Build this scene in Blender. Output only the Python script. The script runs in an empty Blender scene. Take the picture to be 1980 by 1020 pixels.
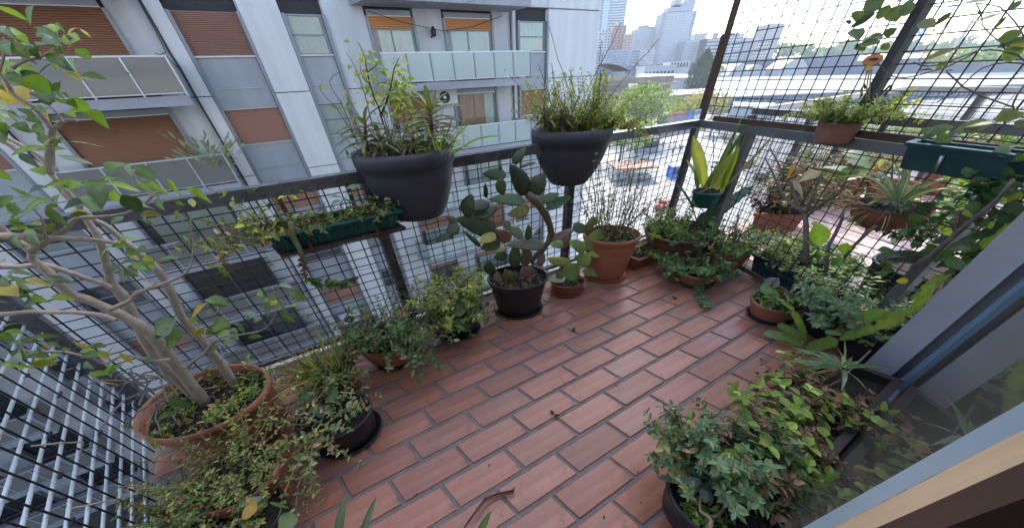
import bpy, math, random
from mathutils import Vector, Matrix
V = Vector
random.seed(11)
S = bpy.context.scene
COL = S.collection

# ---------------------------------------------------------------- camera, light, exposure
cam = bpy.data.cameras.new('camera')
cam.sensor_width = 36.0
cam.lens = 9.753
cam.clip_start = 0.02
cam.clip_end = 6000
co = bpy.data.objects.new('camera', cam)
COL.objects.link(co)
PITCH, ROLL = math.radians(33.634), math.radians(-2.998)
cp, sp, cr, sr = math.cos(PITCH), math.sin(PITCH), math.cos(ROLL), math.sin(ROLL)
right0, down0, fwd = V((1, 0, 0)), V((0, -sp, -cp)), V((0, cp, -sp))
right = right0 * cr - down0 * sr
down = right0 * sr + down0 * cr
m3 = Matrix((right, -down, -fwd)).transposed()
co.matrix_world = Matrix.Translation((0, 0, 1.45)) @ m3.to_4x4()
S.camera = co

EA = V((0.90582, 0.42366, 0))          # along the rail and the facade opposite
EB = V((-0.74078, 0.67175, 0))         # from the flat's wall out to the street (the plan is oblique)
def W(a, b, z=0.0):
    return EA * a + EB * b + V((0, 0, z))

SUN_EL = math.radians(44)
sd = (EA * 1.04 + EB * 1.0).normalized()
world = bpy.data.worlds.new('World')
S.world = world
world.use_nodes = True
wt = world.node_tree
for n in list(wt.nodes):
    wt.nodes.remove(n)
sky = wt.nodes.new('ShaderNodeTexSky')
sky.sky_type = 'NISHITA'
sky.sun_disc = False
sky.sun_elevation = SUN_EL
sky.sun_rotation = math.atan2(sd.x, sd.y)
sky.dust_density = 1.5
sky.air_density = 1.0
sky.ozone_density = 1.0
bg = wt.nodes.new('ShaderNodeBackground')
bg.inputs['Strength'].default_value = 0.15
wo = wt.nodes.new('ShaderNodeOutputWorld')
wt.links.new(sky.outputs[0], bg.inputs[0])
wt.links.new(bg.outputs[0], wo.inputs[0])
sun = bpy.data.lights.new('sun', 'SUN')
sun.energy = 2.0
sun.angle = math.radians(0.6)
sun.color = (1.0, 0.95, 0.87)
so = bpy.data.objects.new('sun', sun)
COL.objects.link(so)
to_sun = V((sd.x * math.cos(SUN_EL), sd.y * math.cos(SUN_EL), math.sin(SUN_EL)))
so.rotation_euler = to_sun.to_track_quat('Z', 'Y').to_euler()
so.location = (0, 0, 60)
vs = S.view_settings
vs.view_transform = 'Standard'
vs.look = 'None'
vs.gamma = 1.0
vs.exposure = 2.12
vs.use_curve_mapping = False
S.render.engine = 'CYCLES'
S.cycles.use_denoising = True
S.cycles.max_bounces = 8
S.cycles.transparent_max_bounces = 16
S.cycles.volume_bounces = 1
S.cycles.sample_clamp_indirect = 6

# ---------------------------------------------------------------- materials
MATS = {}
def mat(name, col=(0.5, 0.5, 0.5), rough=0.6, metal=0.0, var=0.15, scale=6.0, bump=0.0, bscale=40.0,
        tint=False, trans=0.0, objvar=0.0, streak=None, stain=None, spec=0.5, alpha=None):
    if name in MATS:
        return MATS[name]
    m = bpy.data.materials.new(name)
    m.use_nodes = True
    t = m.node_tree
    N, L = t.nodes, t.links
    for n in list(N):
        N.remove(n)
    out = N.new('ShaderNodeOutputMaterial')
    b = N.new('ShaderNodeBsdfPrincipled')
    b.inputs['Roughness'].default_value = rough
    b.inputs['Metallic'].default_value = metal
    b.inputs['Specular IOR Level'].default_value = spec
    tc = N.new('ShaderNodeTexCoord')
    if tint:
        src = N.new('ShaderNodeAttribute')
        src.attribute_name = 'tint'
        csock = src.outputs['Color']
    else:
        rgb = N.new('ShaderNodeRGB')
        rgb.outputs[0].default_value = (*col, 1)
        csock = rgb.outputs[0]
    def mul(sock, fac_sock, lo, hi):
        mr = N.new('ShaderNodeMapRange')
        mr.inputs['To Min'].default_value = lo
        mr.inputs['To Max'].default_value = hi
        L.new(fac_sock, mr.inputs['Value'])
        mx = N.new('ShaderNodeVectorMath')
        mx.operation = 'SCALE'
        L.new(sock, mx.inputs[0])
        L.new(mr.outputs[0], mx.inputs['Scale'])
        return mx.outputs[0]
    if var:
        nz = N.new('ShaderNodeTexNoise')
        nz.inputs['Scale'].default_value = scale
        nz.inputs['Detail'].default_value = 6
        nz.inputs['Roughness'].default_value = 0.65
        L.new(tc.outputs['Object'], nz.inputs['Vector'])
        mr = N.new('ShaderNodeMapRange')
        mr.inputs['From Min'].default_value = 0.3
        mr.inputs['From Max'].default_value = 0.7
        L.new(nz.outputs['Fac'], mr.inputs['Value'])
        csock = mul(csock, mr.outputs[0], 1 - var, 1 + var)
        rr = N.new('ShaderNodeMapRange')
        rr.inputs['To Min'].default_value = max(0.02, rough - 0.1)
        rr.inputs['To Max'].default_value = min(1, rough + 0.12)
        L.new(mr.outputs[0], rr.inputs['Value'])
        L.new(rr.outputs[0], b.inputs['Roughness'])
    if objvar:
        oi = N.new('ShaderNodeObjectInfo')
        csock = mul(csock, oi.outputs['Random'], 1 - objvar, 1 + objvar)
    if streak:
        # long brushed streaks along one local axis: (scale vector, amount)
        mp = N.new('ShaderNodeMapping')
        mp.inputs['Scale'].default_value = streak[0]
        L.new(tc.outputs['Object'], mp.inputs['Vector'])
        n2 = N.new('ShaderNodeTexNoise')
        n2.inputs['Scale'].default_value = 1.0
        n2.inputs['Detail'].default_value = 5
        L.new(mp.outputs[0], n2.inputs['Vector'])
        m2 = N.new('ShaderNodeMapRange')
        m2.inputs['From Min'].default_value = 0.32
        m2.inputs['From Max'].default_value = 0.68
        L.new(n2.outputs['Fac'], m2.inputs['Value'])
        csock = mul(csock, m2.outputs[0], 1 - streak[1], 1 + streak[1])
    if stain:
        # (colour, scale, threshold, strength)
        n3 = N.new('ShaderNodeTexNoise')
        n3.inputs['Scale'].default_value = stain[1]
        n3.inputs['Detail'].default_value = 8
        n3.inputs['Roughness'].default_value = 0.7
        L.new(tc.outputs['Object'], n3.inputs['Vector'])
        r3 = N.new('ShaderNodeMapRange')
        r3.inputs['From Min'].default_value = stain[2]
        r3.inputs['From Max'].default_value = stain[2] + 0.14
        r3.inputs['To Max'].default_value = stain[3]
        L.new(n3.outputs['Fac'], r3.inputs['Value'])
        mx = N.new('ShaderNodeMix')
        mx.data_type = 'RGBA'
        L.new(r3.outputs[0], mx.inputs['Factor'])
        L.new(csock, mx.inputs['A'])
        mx.inputs['B'].default_value = (*stain[0], 1)
        csock = mx.outputs['Result']
    L.new(csock, b.inputs['Base Color'])
    if bump:
        nb = N.new('ShaderNodeTexNoise')
        nb.inputs['Scale'].default_value = bscale
        nb.inputs['Detail'].default_value = 5
        L.new(tc.outputs['Object'], nb.inputs['Vector'])
        bp = N.new('ShaderNodeBump')
        bp.inputs['Strength'].default_value = bump
        bp.inputs['Distance'].default_value = 0.01
        L.new(nb.outputs['Fac'], bp.inputs['Height'])
        L.new(bp.outputs[0], b.inputs['Normal'])
    sh = b.outputs[0]
    if trans:
        tr = N.new('ShaderNodeBsdfTranslucent')
        sc = N.new('ShaderNodeVectorMath')
        sc.operation = 'MULTIPLY'
        sc.inputs[1].default_value = (1.5, 1.6, 0.6)
        L.new(csock, sc.inputs[0])
        L.new(sc.outputs[0], tr.inputs['Color'])
        ms = N.new('ShaderNodeMixShader')
        ms.inputs[0].default_value = trans
        L.new(sh, ms.inputs[1])
        L.new(tr.outputs[0], ms.inputs[2])
        sh = ms.outputs[0]
    L.new(sh, out.inputs['Surface'])
    MATS[name] = m
    return m

def glass_mat(name, col=(0.8, 0.85, 0.85), rough=0.03, see=0.5, tint=(0.9, 0.95, 0.95)):
    """Thin pane: fresnel reflection over see-through or frosted body."""
    m = bpy.data.materials.new(name)
    m.use_nodes = True
    t = m.node_tree
    N, L = t.nodes, t.links
    for n in list(N):
        N.remove(n)
    out = N.new('ShaderNodeOutputMaterial')
    tr = N.new('ShaderNodeBsdfTransparent')
    tr.inputs[0].default_value = (*tint, 1)
    df = N.new('ShaderNodeBsdfDiffuse')
    df.inputs[0].default_value = (*col, 1)
    ms = N.new('ShaderNodeMixShader')
    ms.inputs[0].default_value = 1 - see
    L.new(tr.outputs[0], ms.inputs[1])
    L.new(df.outputs[0], ms.inputs[2])
    gl = N.new('ShaderNodeBsdfGlossy')
    gl.inputs['Roughness'].default_value = rough
    fr = N.new('ShaderNodeFresnel')
    fr.inputs['IOR'].default_value = 1.55
    m2 = N.new('ShaderNodeMixShader')
    L.new(fr.outputs[0], m2.inputs[0])
    L.new(ms.outputs[0], m2.inputs[1])
    L.new(gl.outputs[0], m2.inputs[2])
    L.new(m2.outputs[0], out.inputs['Surface'])
    MATS[name] = m
    return m

# ---------------------------------------------------------------- mesh building
BASE = {}
class MB:
    def __init__(s):
        s.v, s.f, s.c = [], [], []
    def add(s, vs, fs, col=(1, 1, 1)):
        o = len(s.v)
        s.v += [V(p) for p in vs]
        s.f += [tuple(i + o for i in f) for f in fs]
        if col and not isinstance(col[0], (tuple, list)):
            s.c += [col] * len(vs)
        else:
            s.c += list(col)
        return s
    def hexa(s, p, col=(1, 1, 1)):
        return s.add(p, [(0, 3, 2, 1), (4, 5, 6, 7), (0, 1, 5, 4), (1, 2, 6, 5), (2, 3, 7, 6), (3, 0, 4, 7)], col)
    def sbox(s, a0, a1, b0, b1, z0, z1, col=(1, 1, 1)):
        q = [(a0, b0), (a1, b0), (a1, b1), (a0, b1)]
        return s.hexa([W(a, b, z0) for a, b in q] + [W(a, b, z1) for a, b in q], col)
    def box(s, x0, x1, y0, y1, z0, z1, col=(1, 1, 1)):
        q = [(x0, y0), (x1, y0), (x1, y1), (x0, y1)]
        return s.hexa([V((x, y, z0)) for x, y in q] + [V((x, y, z1)) for x, y in q], col)
    def bar(s, p, q, w, h, col=(1, 1, 1), up=V((0, 0, 1))):
        """Square bar from p to q, w across, h along 'up'."""
        p, q = V(p), V(q)
        d = (q - p).normalized()
        sd_ = d.cross(up)
        if sd_.length < 1e-4:
            sd_ = d.cross(V((0, 1, 0)))
        sd_.normalize()
        u = sd_.cross(d).normalized()
        o = [(-w / 2, -h / 2), (w / 2, -h / 2), (w / 2, h / 2), (-w / 2, h / 2)]
        return s.hexa([p + sd_ * i + u * j for i, j in o] + [q + sd_ * i + u * j for i, j in o], col)
    def tube(s, pts, rad, n=6, col=(1, 1, 1), cap=True):
        pts = [V(p) for p in pts]
        if not isinstance(rad, (list, tuple)):
            rad = [rad] * len(pts)
        o = len(s.v)
        prev = None
        for i, p in enumerate(pts):
            d = (pts[min(i + 1, len(pts) - 1)] - pts[max(i - 1, 0)])
            d = d.normalized() if d.length > 1e-9 else V((0, 0, 1))
            if prev is None:
                prev = d.cross(V((0.31, 0.95, 0.11)))
                if prev.length < 1e-3:
                    prev = d.cross(V((1, 0, 0)))
            prev = (prev - d * prev.dot(d)).normalized()
            w = d.cross(prev)
            for k in range(n):
                t = 2 * math.pi * k / n
                s.v.append(p + (prev * math.cos(t) + w * math.sin(t)) * rad[i])
                s.c.append(col)
        for i in range(len(pts) - 1):
            for k in range(n):
                a, b = o + i * n + k, o + i * n + (k + 1) % n
                s.f.append((a, b, b + n, a + n))
        if cap:
            s.f.append(tuple(o + k for k in range(n))[::-1])
            e = o + (len(pts) - 1) * n
            s.f.append(tuple(e + k for k in range(n)))
        return s
    def blade(s, pts, wid, nrm, ec, mc=None, fold=0.2):
        """Leaf strip along pts, widths wid, folded along the midrib."""
        pts = [V(p) for p in pts]
        mc = mc or ec
        o = len(s.v)
        nrm = V(nrm)
        for i, p in enumerate(pts):
            d = (pts[min(i + 1, len(pts) - 1)] - pts[max(i - 1, 0)]).normalized()
            sd_ = d.cross(nrm)
            if sd_.length < 1e-3:
                sd_ = d.cross(V((1, 0.3, 0)))
            sd_.normalize()
            u = sd_.cross(d)
            w = wid[i] / 2
            s.v += [p - sd_ * w + u * (fold * w), p, p + sd_ * w + u * (fold * w)]
            s.c += [ec, mc, ec]
        for i in range(len(pts) - 1):
            a = o + i * 3
            s.f += [(a, a + 1, a + 4, a + 3), (a + 1, a + 2, a + 5, a + 4)]
        return s
    def small(s, p, d, L, w, nrm, col, fold=0.25):
        """Small folded leaf of four triangles."""
        d = d.normalized()
        sd_ = d.cross(nrm)
        if sd_.length < 1e-3:
            sd_ = d.cross(V((1, 0.2, 0.1)))
        sd_.normalize()
        u = sd_.cross(d)
        m = p + d * (L * 0.48) - u * (0.03 * L)
        a, b_ = sd_ * (w * 0.46) + u * (fold * w / 2), sd_ * (w * 0.36) + u * (fold * w / 2.4)
        k1, k2 = p + d * (L * 0.30), p + d * (L * 0.68) - u * (0.05 * L)
        a2, b2 = u * (fold * w / 2) - sd_ * (w * 0.46), u * (fold * w / 2.4) - sd_ * (w * 0.36)
        s.add([p, k1 + a2, k2 + b2, p + d * L - u * L * 0.13, k2 + b_, k1 + a, m],
              [(0, 6, 1), (1, 6, 2), (2, 6, 3), (3, 6, 4), (4, 6, 5), (5, 6, 0)], col)
        return s
    def lathe(s, prof, sx=1.0, sy=1.0, n=40, c=(0, 0, 0), col=(1, 1, 1), a0=0.0, a1=2 * math.pi):
        o = len(s.v)
        full = abs(a1 - a0 - 2 * math.pi) < 1e-6
        m = n if full else n + 1
        for r, z in prof:
            for k in range(m):
                t = a0 + (a1 - a0) * k / n
                s.v.append(V((c[0] + r * sx * math.cos(t), c[1] + r * sy * math.sin(t), c[2] + z)))
                s.c.append(col)
        for i in range(len(prof) - 1):
            for k in range(n):
                a, b = o + i * m + k, o + i * m + (k + 1) % m
                s.f.append((a, b, b + m, a + m))
        return s
    def mesh(s, name, m, off=V((0, 0, 0)), smooth=False):
        me = bpy.data.meshes.new(name)
        me.from_pydata([tuple(p - off) for p in s.v], [], s.f)
        me.update()
        at = me.color_attributes.new('tint', 'FLOAT_COLOR', 'POINT')
        buf = []
        for c in s.c:
            buf += [c[0], c[1], c[2], 1.0]
        at.data.foreach_set('color', buf)
        if smooth:
            me.polygons.foreach_set('use_smooth', [True] * len(me.polygons))
        me.materials.append(m)
        return me
    def obj(s, name, m, parent=None, smooth=False, **props):
        off = BASE.get(parent, V((0, 0, 0)))
        if parent is None and s.v:
            lo = V([min(p[i] for p in s.v) for i in range(3)])
            hi = V([max(p[i] for p in s.v) for i in range(3)])
            off = V(((lo.x + hi.x) / 2, (lo.y + hi.y) / 2, lo.z))
        o = bpy.data.objects.new(name, s.mesh(name, m, off, smooth))
        COL.objects.link(o)
        if parent is not None:
            o.parent = parent
            BASE[o] = off
        else:
            o.location = off
            BASE[o] = off
        for k, val in props.items():
            o[k] = val
        return o

def put(name, me, parent, loc=V((0, 0, 0)), **props):
    """A further object on shared mesh data, loc in the parent's space."""
    o = bpy.data.objects.new(name, me)
    COL.objects.link(o)
    o.parent = parent
    o.location = loc
    BASE[o] = BASE.get(parent, V((0, 0, 0))) + V(loc)
    for k, val in props.items():
        o[k] = val
    return o

def thing(name, label, cat, loc, group=None):
    o = bpy.data.objects.new(name, None)
    COL.objects.link(o)
    o.location = loc
    o.empty_display_size = 0.1
    o['label'] = label
    o['category'] = cat
    if group:
        o['group'] = group
    BASE[o] = V(loc)
    return o

def tag(o, label, cat, group=None):
    o['label'] = label
    o['category'] = cat
    if group:
        o['group'] = group
    return o

def rnd(a, b):
    return random.uniform(a, b)
def jit(c, k=0.15):
    f = 1.4 * rnd(1 - k, 1 + k)
    return (c[0] * f * rnd(0.93, 1.07), c[1] * f, c[2] * f * rnd(0.9, 1.1))
def lerp(p, q, t):
    return V(p) * (1 - t) + V(q) * t

M_white = mat('painted_white', (0.51, 0.50, 0.495), 0.55, var=0.05, scale=0.8, streak=((2.5, 2.5, 0.12), 0.07), stain=((0.36, 0.36, 0.35), 1.1, 0.6, 0.35))
M_bwall = mat('facade_render', (0.45, 0.45, 0.455), 0.7, var=0.06, scale=1.2, bump=0.1, streak=((3, 3, 0.12), 0.08), stain=((0.4, 0.4, 0.4), 0.9, 0.6, 0.4))
M_grey = mat('grey_panel', (0.26, 0.27, 0.29), 0.42, var=0.08, scale=0.9, streak=((1.5, 1.5, 0.2), 0.08))
M_frame = mat('grey_frame', (0.19, 0.20, 0.225), 0.4, metal=0.3, var=0.06)
M_alu = mat('aluminium', (0.42, 0.44, 0.47), 0.35, metal=0.6, var=0.05)
M_slab = mat('slab_grey', (0.25, 0.25, 0.27), 0.75, var=0.12, scale=1.4, streak=((0.5, 0.5, 6), 0.12))
M_shut = mat('shutter_brown', (0.26, 0.115, 0.062), 0.5, var=0.1, scale=1.0, objvar=0.2)
M_shut2 = mat('shutter_red', (0.31, 0.155, 0.105), 0.5, var=0.08, scale=1.0, objvar=0.15)
M_orange = mat('shutter_orange', (0.55, 0.25, 0.09), 0.5, var=0.1, scale=1.0)
M_curtain = mat('curtain_cloth', (0.72, 0.71, 0.66), 0.9, var=0.08, scale=2.0)
M_curto = mat('curtain_orange', (0.55, 0.2, 0.05), 0.9, var=0.12, scale=2.0)
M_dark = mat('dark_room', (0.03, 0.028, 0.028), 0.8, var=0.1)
M_room = mat('room_brown', (0.17, 0.075, 0.04), 0.7, var=0.5, scale=1.5)
M_cable = mat('black_rubber', (0.02, 0.02, 0.022), 0.6, var=0.1)
M_rail = mat('rail_paint', (0.055, 0.058, 0.066), 0.25, metal=0.0, var=0.15, scale=8, spec=1.0, stain=((0.08, 0.06, 0.05), 7.0, 0.66, 0.5))
M_railg = mat('rail_grey_paint', (0.12, 0.12, 0.12), 0.45, var=0.2, scale=7, stain=((0.06, 0.05, 0.04), 6.0, 0.6, 0.6))
M_wire = mat('mesh_wire', (0.018, 0.018, 0.02), 0.5, metal=0.2, var=0.1)
M_galv = mat('galvanised', (0.55, 0.60, 0.63), 0.4, metal=0.35, var=0.12, scale=9)
M_rust = mat('rusty_iron', (0.07, 0.04, 0.028), 0.8, var=0.4, scale=18, bump=0.4, bscale=60, stain=((0.2, 0.19, 0.18), 14.0, 0.6, 0.6))
M_tile = None
G_frost = glass_mat('frosted_glass', (0.46, 0.52, 0.50), 0.2, 0.42, (0.82, 0.90, 0.88))
G_smoke = glass_mat('smoked_glass', (0.20, 0.19, 0.175), 0.12, 0.25, (0.5, 0.5, 0.48))
G_clear = glass_mat('window_glass', (0.4, 0.45, 0.45), 0.03, 0.92, (0.92, 0.96, 0.96))
M_leaf = mat('leaf', (0.05, 0.1, 0.02), 0.30, var=0.12, scale=30, tint=True, trans=0.33, spec=0.45)
M_leafm = mat('leaf_matt', (0.05, 0.1, 0.02), 0.6, var=0.16, scale=40, tint=True, trans=0.28, spec=0.3)
M_pad = mat('cactus_skin', (0.05, 0.08, 0.02), 0.5, var=0.28, scale=22, tint=True, bump=0.25, bscale=60, stain=((0.16, 0.12, 0.07), 16.0, 0.6, 0.7))
M_stem = mat('green_stem', (0.1, 0.08, 0.04), 0.7, var=0.2, scale=40, tint=True)
M_bark = mat('grey_bark', (0.42, 0.345, 0.28), 0.8, var=0.2, scale=22, bump=0.6, bscale=90, stain=((0.20, 0.14, 0.105), 26.0, 0.60, 0.45))
M_bark2 = mat('brown_bark', (0.17, 0.13, 0.105), 0.85, var=0.3, scale=20, bump=0.8, bscale=80)
M_soil = mat('potting_soil', (0.028, 0.02, 0.015), 0.95, var=0.5, scale=60, bump=1.0, bscale=120)
M_terra = mat('terracotta', (0.36, 0.135, 0.075), 0.72, var=0.16, scale=9, bump=0.12, bscale=80, stain=((0.30, 0.20, 0.15), 6.0, 0.6, 0.45))
M_terrad = mat('old_terracotta', (0.24, 0.085, 0.05), 0.75, var=0.25, scale=9, bump=0.2, bscale=80, stain=((0.10, 0.06, 0.04), 5.0, 0.55, 0.6))
M_pblack = mat('black_plastic', (0.016, 0.016, 0.019), 0.42, var=0.2, scale=12)
M_pgrey = mat('anthracite_plastic', (0.046, 0.049, 0.064), 0.5, var=0.12, scale=6, bump=0.05, bscale=200, stain=((0.12, 0.115, 0.11), 7.0, 0.58, 0.4))
M_pgreen = mat('green_plastic', (0.008, 0.075, 0.068), 0.36, var=0.14, scale=9)
M_pteal = mat('dark_green_plastic', (0.012, 0.05, 0.055), 0.4, var=0.15, scale=9)
M_pbrown = mat('brown_plastic', (0.045, 0.034, 0.03), 0.5, var=0.25, scale=9, stain=((0.2, 0.16, 0.13), 9.0, 0.58, 0.5))
M_steel = mat('steel', (0.5, 0.5, 0.5), 0.35, metal=0.9, var=0.1)
# ================================================================ opposite apartment building
FH = 2.69
FB = 15.9
bld = thing('apartment_building', 'long white and grey apartment block across the street with brown roller shutters and glass balconies', 'building', W(8, 16, -20))
MIR = -1.62
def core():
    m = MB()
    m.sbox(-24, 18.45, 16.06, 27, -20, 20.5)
    m.obj('dark_core', M_dark, bld)  # near-black core: shade of the rooms behind the windows put into its colour
    m = MB()
    m.sbox(-24, 18.63, 15.86, 27.2, 4.12, 20.6)  # unseen upper storeys, height set to cast shade over our balcony
    m.sbox(18.455, 18.63, 16.05, 27.1, -20, 4.1)
    m.obj('upper_wall', M_bwall, bld)
core()

def bx(name, m_, *a):
    return MB().sbox(*a).mesh(name, m_, BASE[bld])

def ridged(a0, a1, b, z0, z1, n, m_, d=0.034):
    m = MB()
    vs, fs = [], []
    for i in range(n):
        za, zb = z0 + (z1 - z0) * i / n, z0 + (z1 - z0) * (i + 1) / n
        o = len(vs)
        vs += [W(a0, b, za), W(a1, b, za), W(a1, b - d, za + 0.012), W(a0, b - d, za + 0.012), W(a1, b - d * 0.8, zb - 0.02), W(a0, b - d * 0.8, zb - 0.02), W(a1, b, zb), W(a0, b, zb)]
        fs += [(o, o + 1, o + 2, o + 3), (o + 3, o + 2, o + 4, o + 5), (o + 5, o + 4, o + 6, o + 7)]
    m.add(vs, fs)
    return m.mesh('shutter', m_, BASE[bld])

def wavy(a0, a1, b, z0, z1, n, m_, amp=0.03):
    m = MB()
    vs, fs = [], []
    for i in range(n + 1):
        a = a0 + (a1 - a0) * i / n
        o = amp * math.sin(i * 2.1) + 0.4 * amp * math.sin(i * 0.9)
        vs += [W(a, b + o, z0), W(a, b + o, z1)]
    for i in range(n):
        fs.append((2 * i, 2 * i + 2, 2 * i + 3, 2 * i + 1))
    m.add(vs, fs)
    return m.mesh('curtain', m_, BASE[bld], True)

def frame_mesh(a0, a1, b, z0, z1, w, m_, mid=None, hmid=None, dep=0.06):
    m = MB()
    m.sbox(a0, a0 + w, b, b + dep, z0, z1)
    m.sbox(a1 - w, a1, b, b + dep, z0, z1)
    m.sbox(a0 + w, a1 - w, b + 0.002, b + dep, z0, z0 + w)
    m.sbox(a0 + w, a1 - w, b + 0.002, b + dep, z1 - w, z1)
    for x in (mid or []):
        m.sbox(x - w * 0.45, x + w * 0.45, b + 0.004, b + dep - 0.01, z0 + w, z1 - w)
    for z in (hmid or []):
        m.sbox(a0 + w, a1 - w, b + 0.006, b + dep - 0.012, z - w * 0.5, z + w * 0.5)
    return m.mesh('window_frame', m_, BASE[bld])

def pane(a0, a1, b, z0, z1, m_):
    return MB().sbox(a0, a1, b, b + 0.008, z0, z1).mesh('glass_pane', m_, BASE[bld])

KS = list(range(-6, 1))
J0 = 1.40
def up(k):
    return V((0, 0, FH * k))

def solid(a0, a1, b0, m_, kind='wall_panel'):
    me = bx(kind, m_, a0, a1, b0, 16.05, J0 + 0.014, J0 + FH - 0.014)
    for k in KS:
        put(kind, me, bld, up(k))

def window_col(a0, a1, modes, door=False, side=0.1):
    """One column of openings; modes: per floor k."""
    z0, z1 = (J0 + 0.10, J0 + 2.25) if door else (J0 + 1.11, J0 + 2.24)
    w0, w1 = a0 + side, a1 - side
    frm = [bx('side_frame', M_frame, x0, x1, 15.80 if not door else 15.88, 16.04, J0 - 0.44, J0 + FH - 0.45) for x0, x1 in ((a0 + 0.003, w0), (w1, a1 - 0.003))]
    sill2 = []
    if not door:
        sp1 = bx('spandrel_panel', M_grey, w0, w1, 15.93, 16.04, J0 + 0.20, z0 - 0.05)
        sp2 = bx('spandrel_panel', M_grey, w0, w1, 15.93, 16.04, J0 - 0.42, J0 + 0.18)
        sill = bx('sill', M_alu, w0, w1, 15.86, 16.04, z0 - 0.045, z0)
        sill2 = [bx('trim', M_alu, w0, w1, 15.89, 16.04, J0 - 0.45, J0 - 0.424), bx('trim', M_alu, w0, w1, 15.90, 16.04, J0 + 0.182, J0 + 0.198)]
    else:
        sp1 = bx('lintel_panel', M_grey, w0, w1, 15.95, 16.04, z1 + 0.03, J0 + FH - 0.25)
        sill = bx('lintel_trim', M_alu, w0, w1, 15.93, 16.04, z1, z1 + 0.028)
        sp2 = None
    n = 24 if not door else 40
    meshes = {}
    def get(key, fn):
        if key not in meshes:
            meshes[key] = fn()
        return meshes[key]
    for k in KS:
        o = up(k)
        for f_ in frm:
            put('side_frame', f_, bld, o)
        for f_ in sill2:
            put('trim', f_, bld, o)
        put('spandrel_panel', sp1, bld, o)
        if sp2:
            put('spandrel_panel', sp2, bld, o)
        put('sill', sill, bld, o)
        md = modes.get(k, modes.get('*', 'shut'))
        if md in ('shut', 'shutr'):
            put('shutter', get(md, lambda: ridged(w0, w1, 15.98, z0, z1, n, M_shut if md == 'shut' else M_shut2)), bld, o)
            continue
        frac = {'half': 0.17, 'third': 0.42, 'open': 0.0, 'dark': 0.0, 'orange': 0.0, 'thirdd': 0.35}.get(md, 0.0)
        zt = z1 - (z1 - z0) * frac
        if frac:
            put('shutter', get('s' + md, lambda: ridged(w0, w1, 15.95, zt, z1, max(4, int(n * frac)), M_orange if md == 'half' else M_shut2)), bld, o)
        mid = [(w0 * 0.52 + w1 * 0.48)]
        put('window_frame', get('f' + md, lambda: frame_mesh(w0, w1, 15.97, z0, zt, 0.045, M_frame, mid if door else None, None if door else [z0 + 0.5 * (zt - z0)])), bld, o)
        put('glass_pane', get('g' + md, lambda: pane(w0 + 0.045, w1 - 0.045, 16.0, z0 + 0.045, zt - 0.045, G_clear)), bld, o)
        if md in ('dark', 'thirdd'):
            put('curtain', get('cd', lambda: wavy(w0 + 0.06, w1 - 0.1, 16.03, z0 + 0.04, zt, 14, M_room, 0.01)), bld, o)  # brown sheet standing in for the dim room interior, not cloth
        elif md == 'orange':
            put('curtain', get('co', lambda: wavy(w0 + 0.3, w1 - 0.55, 16.032, z0 + 0.04, zt, 40, M_curto, 0.012)), bld, o)
            put('curtain', get('co2', lambda: wavy(w1 - 0.53, w1 - 0.06, 16.034, z0 + 0.04, zt, 14, M_curtain, 0.01)), bld, o)
        else:
            put('curtain', get('cc' + md, lambda: wavy(w0 + (0.28 if door else 0.06), w1 - 0.06, 16.032, z0 + 0.04 + (0 if door or md != 'open' else 0.0), zt, 44, M_curtain, 0.012)), bld, o)

def both(fn, a0, a1, *r, **kw):
    fn(a0, a1, *r, **kw)
    fn(MIR - a1, MIR - a0, *r, **kw)

window_col(-2.26, 0.64, {-2: 'open', -3: 'dark', -4: 'open', -5: 'shut', -6: 'dark', '*': 'shut'}, door=True)
both(solid, 0.645, 1.46, 15.98, M_bwall)
both(solid, 1.50, 1.885, 15.82, M_white, kind='pillar_panel')
window_col(1.89, 3.715, {-3: 'thirdd', -5: 'dark', '*': 'shutr'})
window_col(MIR - 3.715, MIR - 1.89, {0: 'open', -2: 'open', -3: 'dark', -5: 'dark', '*': 'shutr'})
both(solid, 3.72, 4.825, 15.82, M_white, kind='pillar_panel')
window_col(4.83, 6.145, {0: 'open', -1: 'open', -2: 'shutr', -3: 'open', -4: 'dark', '*': 'shutr'})
window_col(MIR - 6.145, MIR - 4.83, {'*': 'open', -1: 'shutr', -4: 'dark'})
both(solid, 6.15, 7.485, 15.9, M_bwall)
window_col(7.49, 9.30, {0: 'half', -1: 'third', -2: 'open', -3: 'third', -4: 'thirdd', '*': 'open'}, door=True)
window_col(MIR - 9.30, MIR - 7.49, {'*': 'dark', 0: 'half', -2: 'shut'}, door=True)
both(solid, 9.305, 10.425, 15.93, M_bwall)
window_col(10.43, 12.70, {0: 'half', -1: 'orange', -2: 'open', -3: 'shut', -4: 'third', '*': 'open'}, door=True)
window_col(MIR - 12.70, MIR - 10.43, {'*': 'dark', -1: 'shut', -3: 'half'}, door=True)
both(solid, 12.705, 13.84, 15.93, M_bwall)
window_col(13.85, 15.53, {0: 'open', -1: 'shutr', -2: 'half', -3: 'shutr', '*': 'open'})
# the windowless end bay
for z0 in [J0 - 2.69 * i for i in range(7, -2, -1)]:
    MB().sbox(15.535, 18.63, 15.84, 16.05, z0 + 0.03, z0 + 2.66).obj('end_panel', M_grey if False else M_white, bld)
MB().sbox(15.56, 18.45, 15.90, 16.05, -20, 6).obj('end_joint', M_grey, bld)

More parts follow.
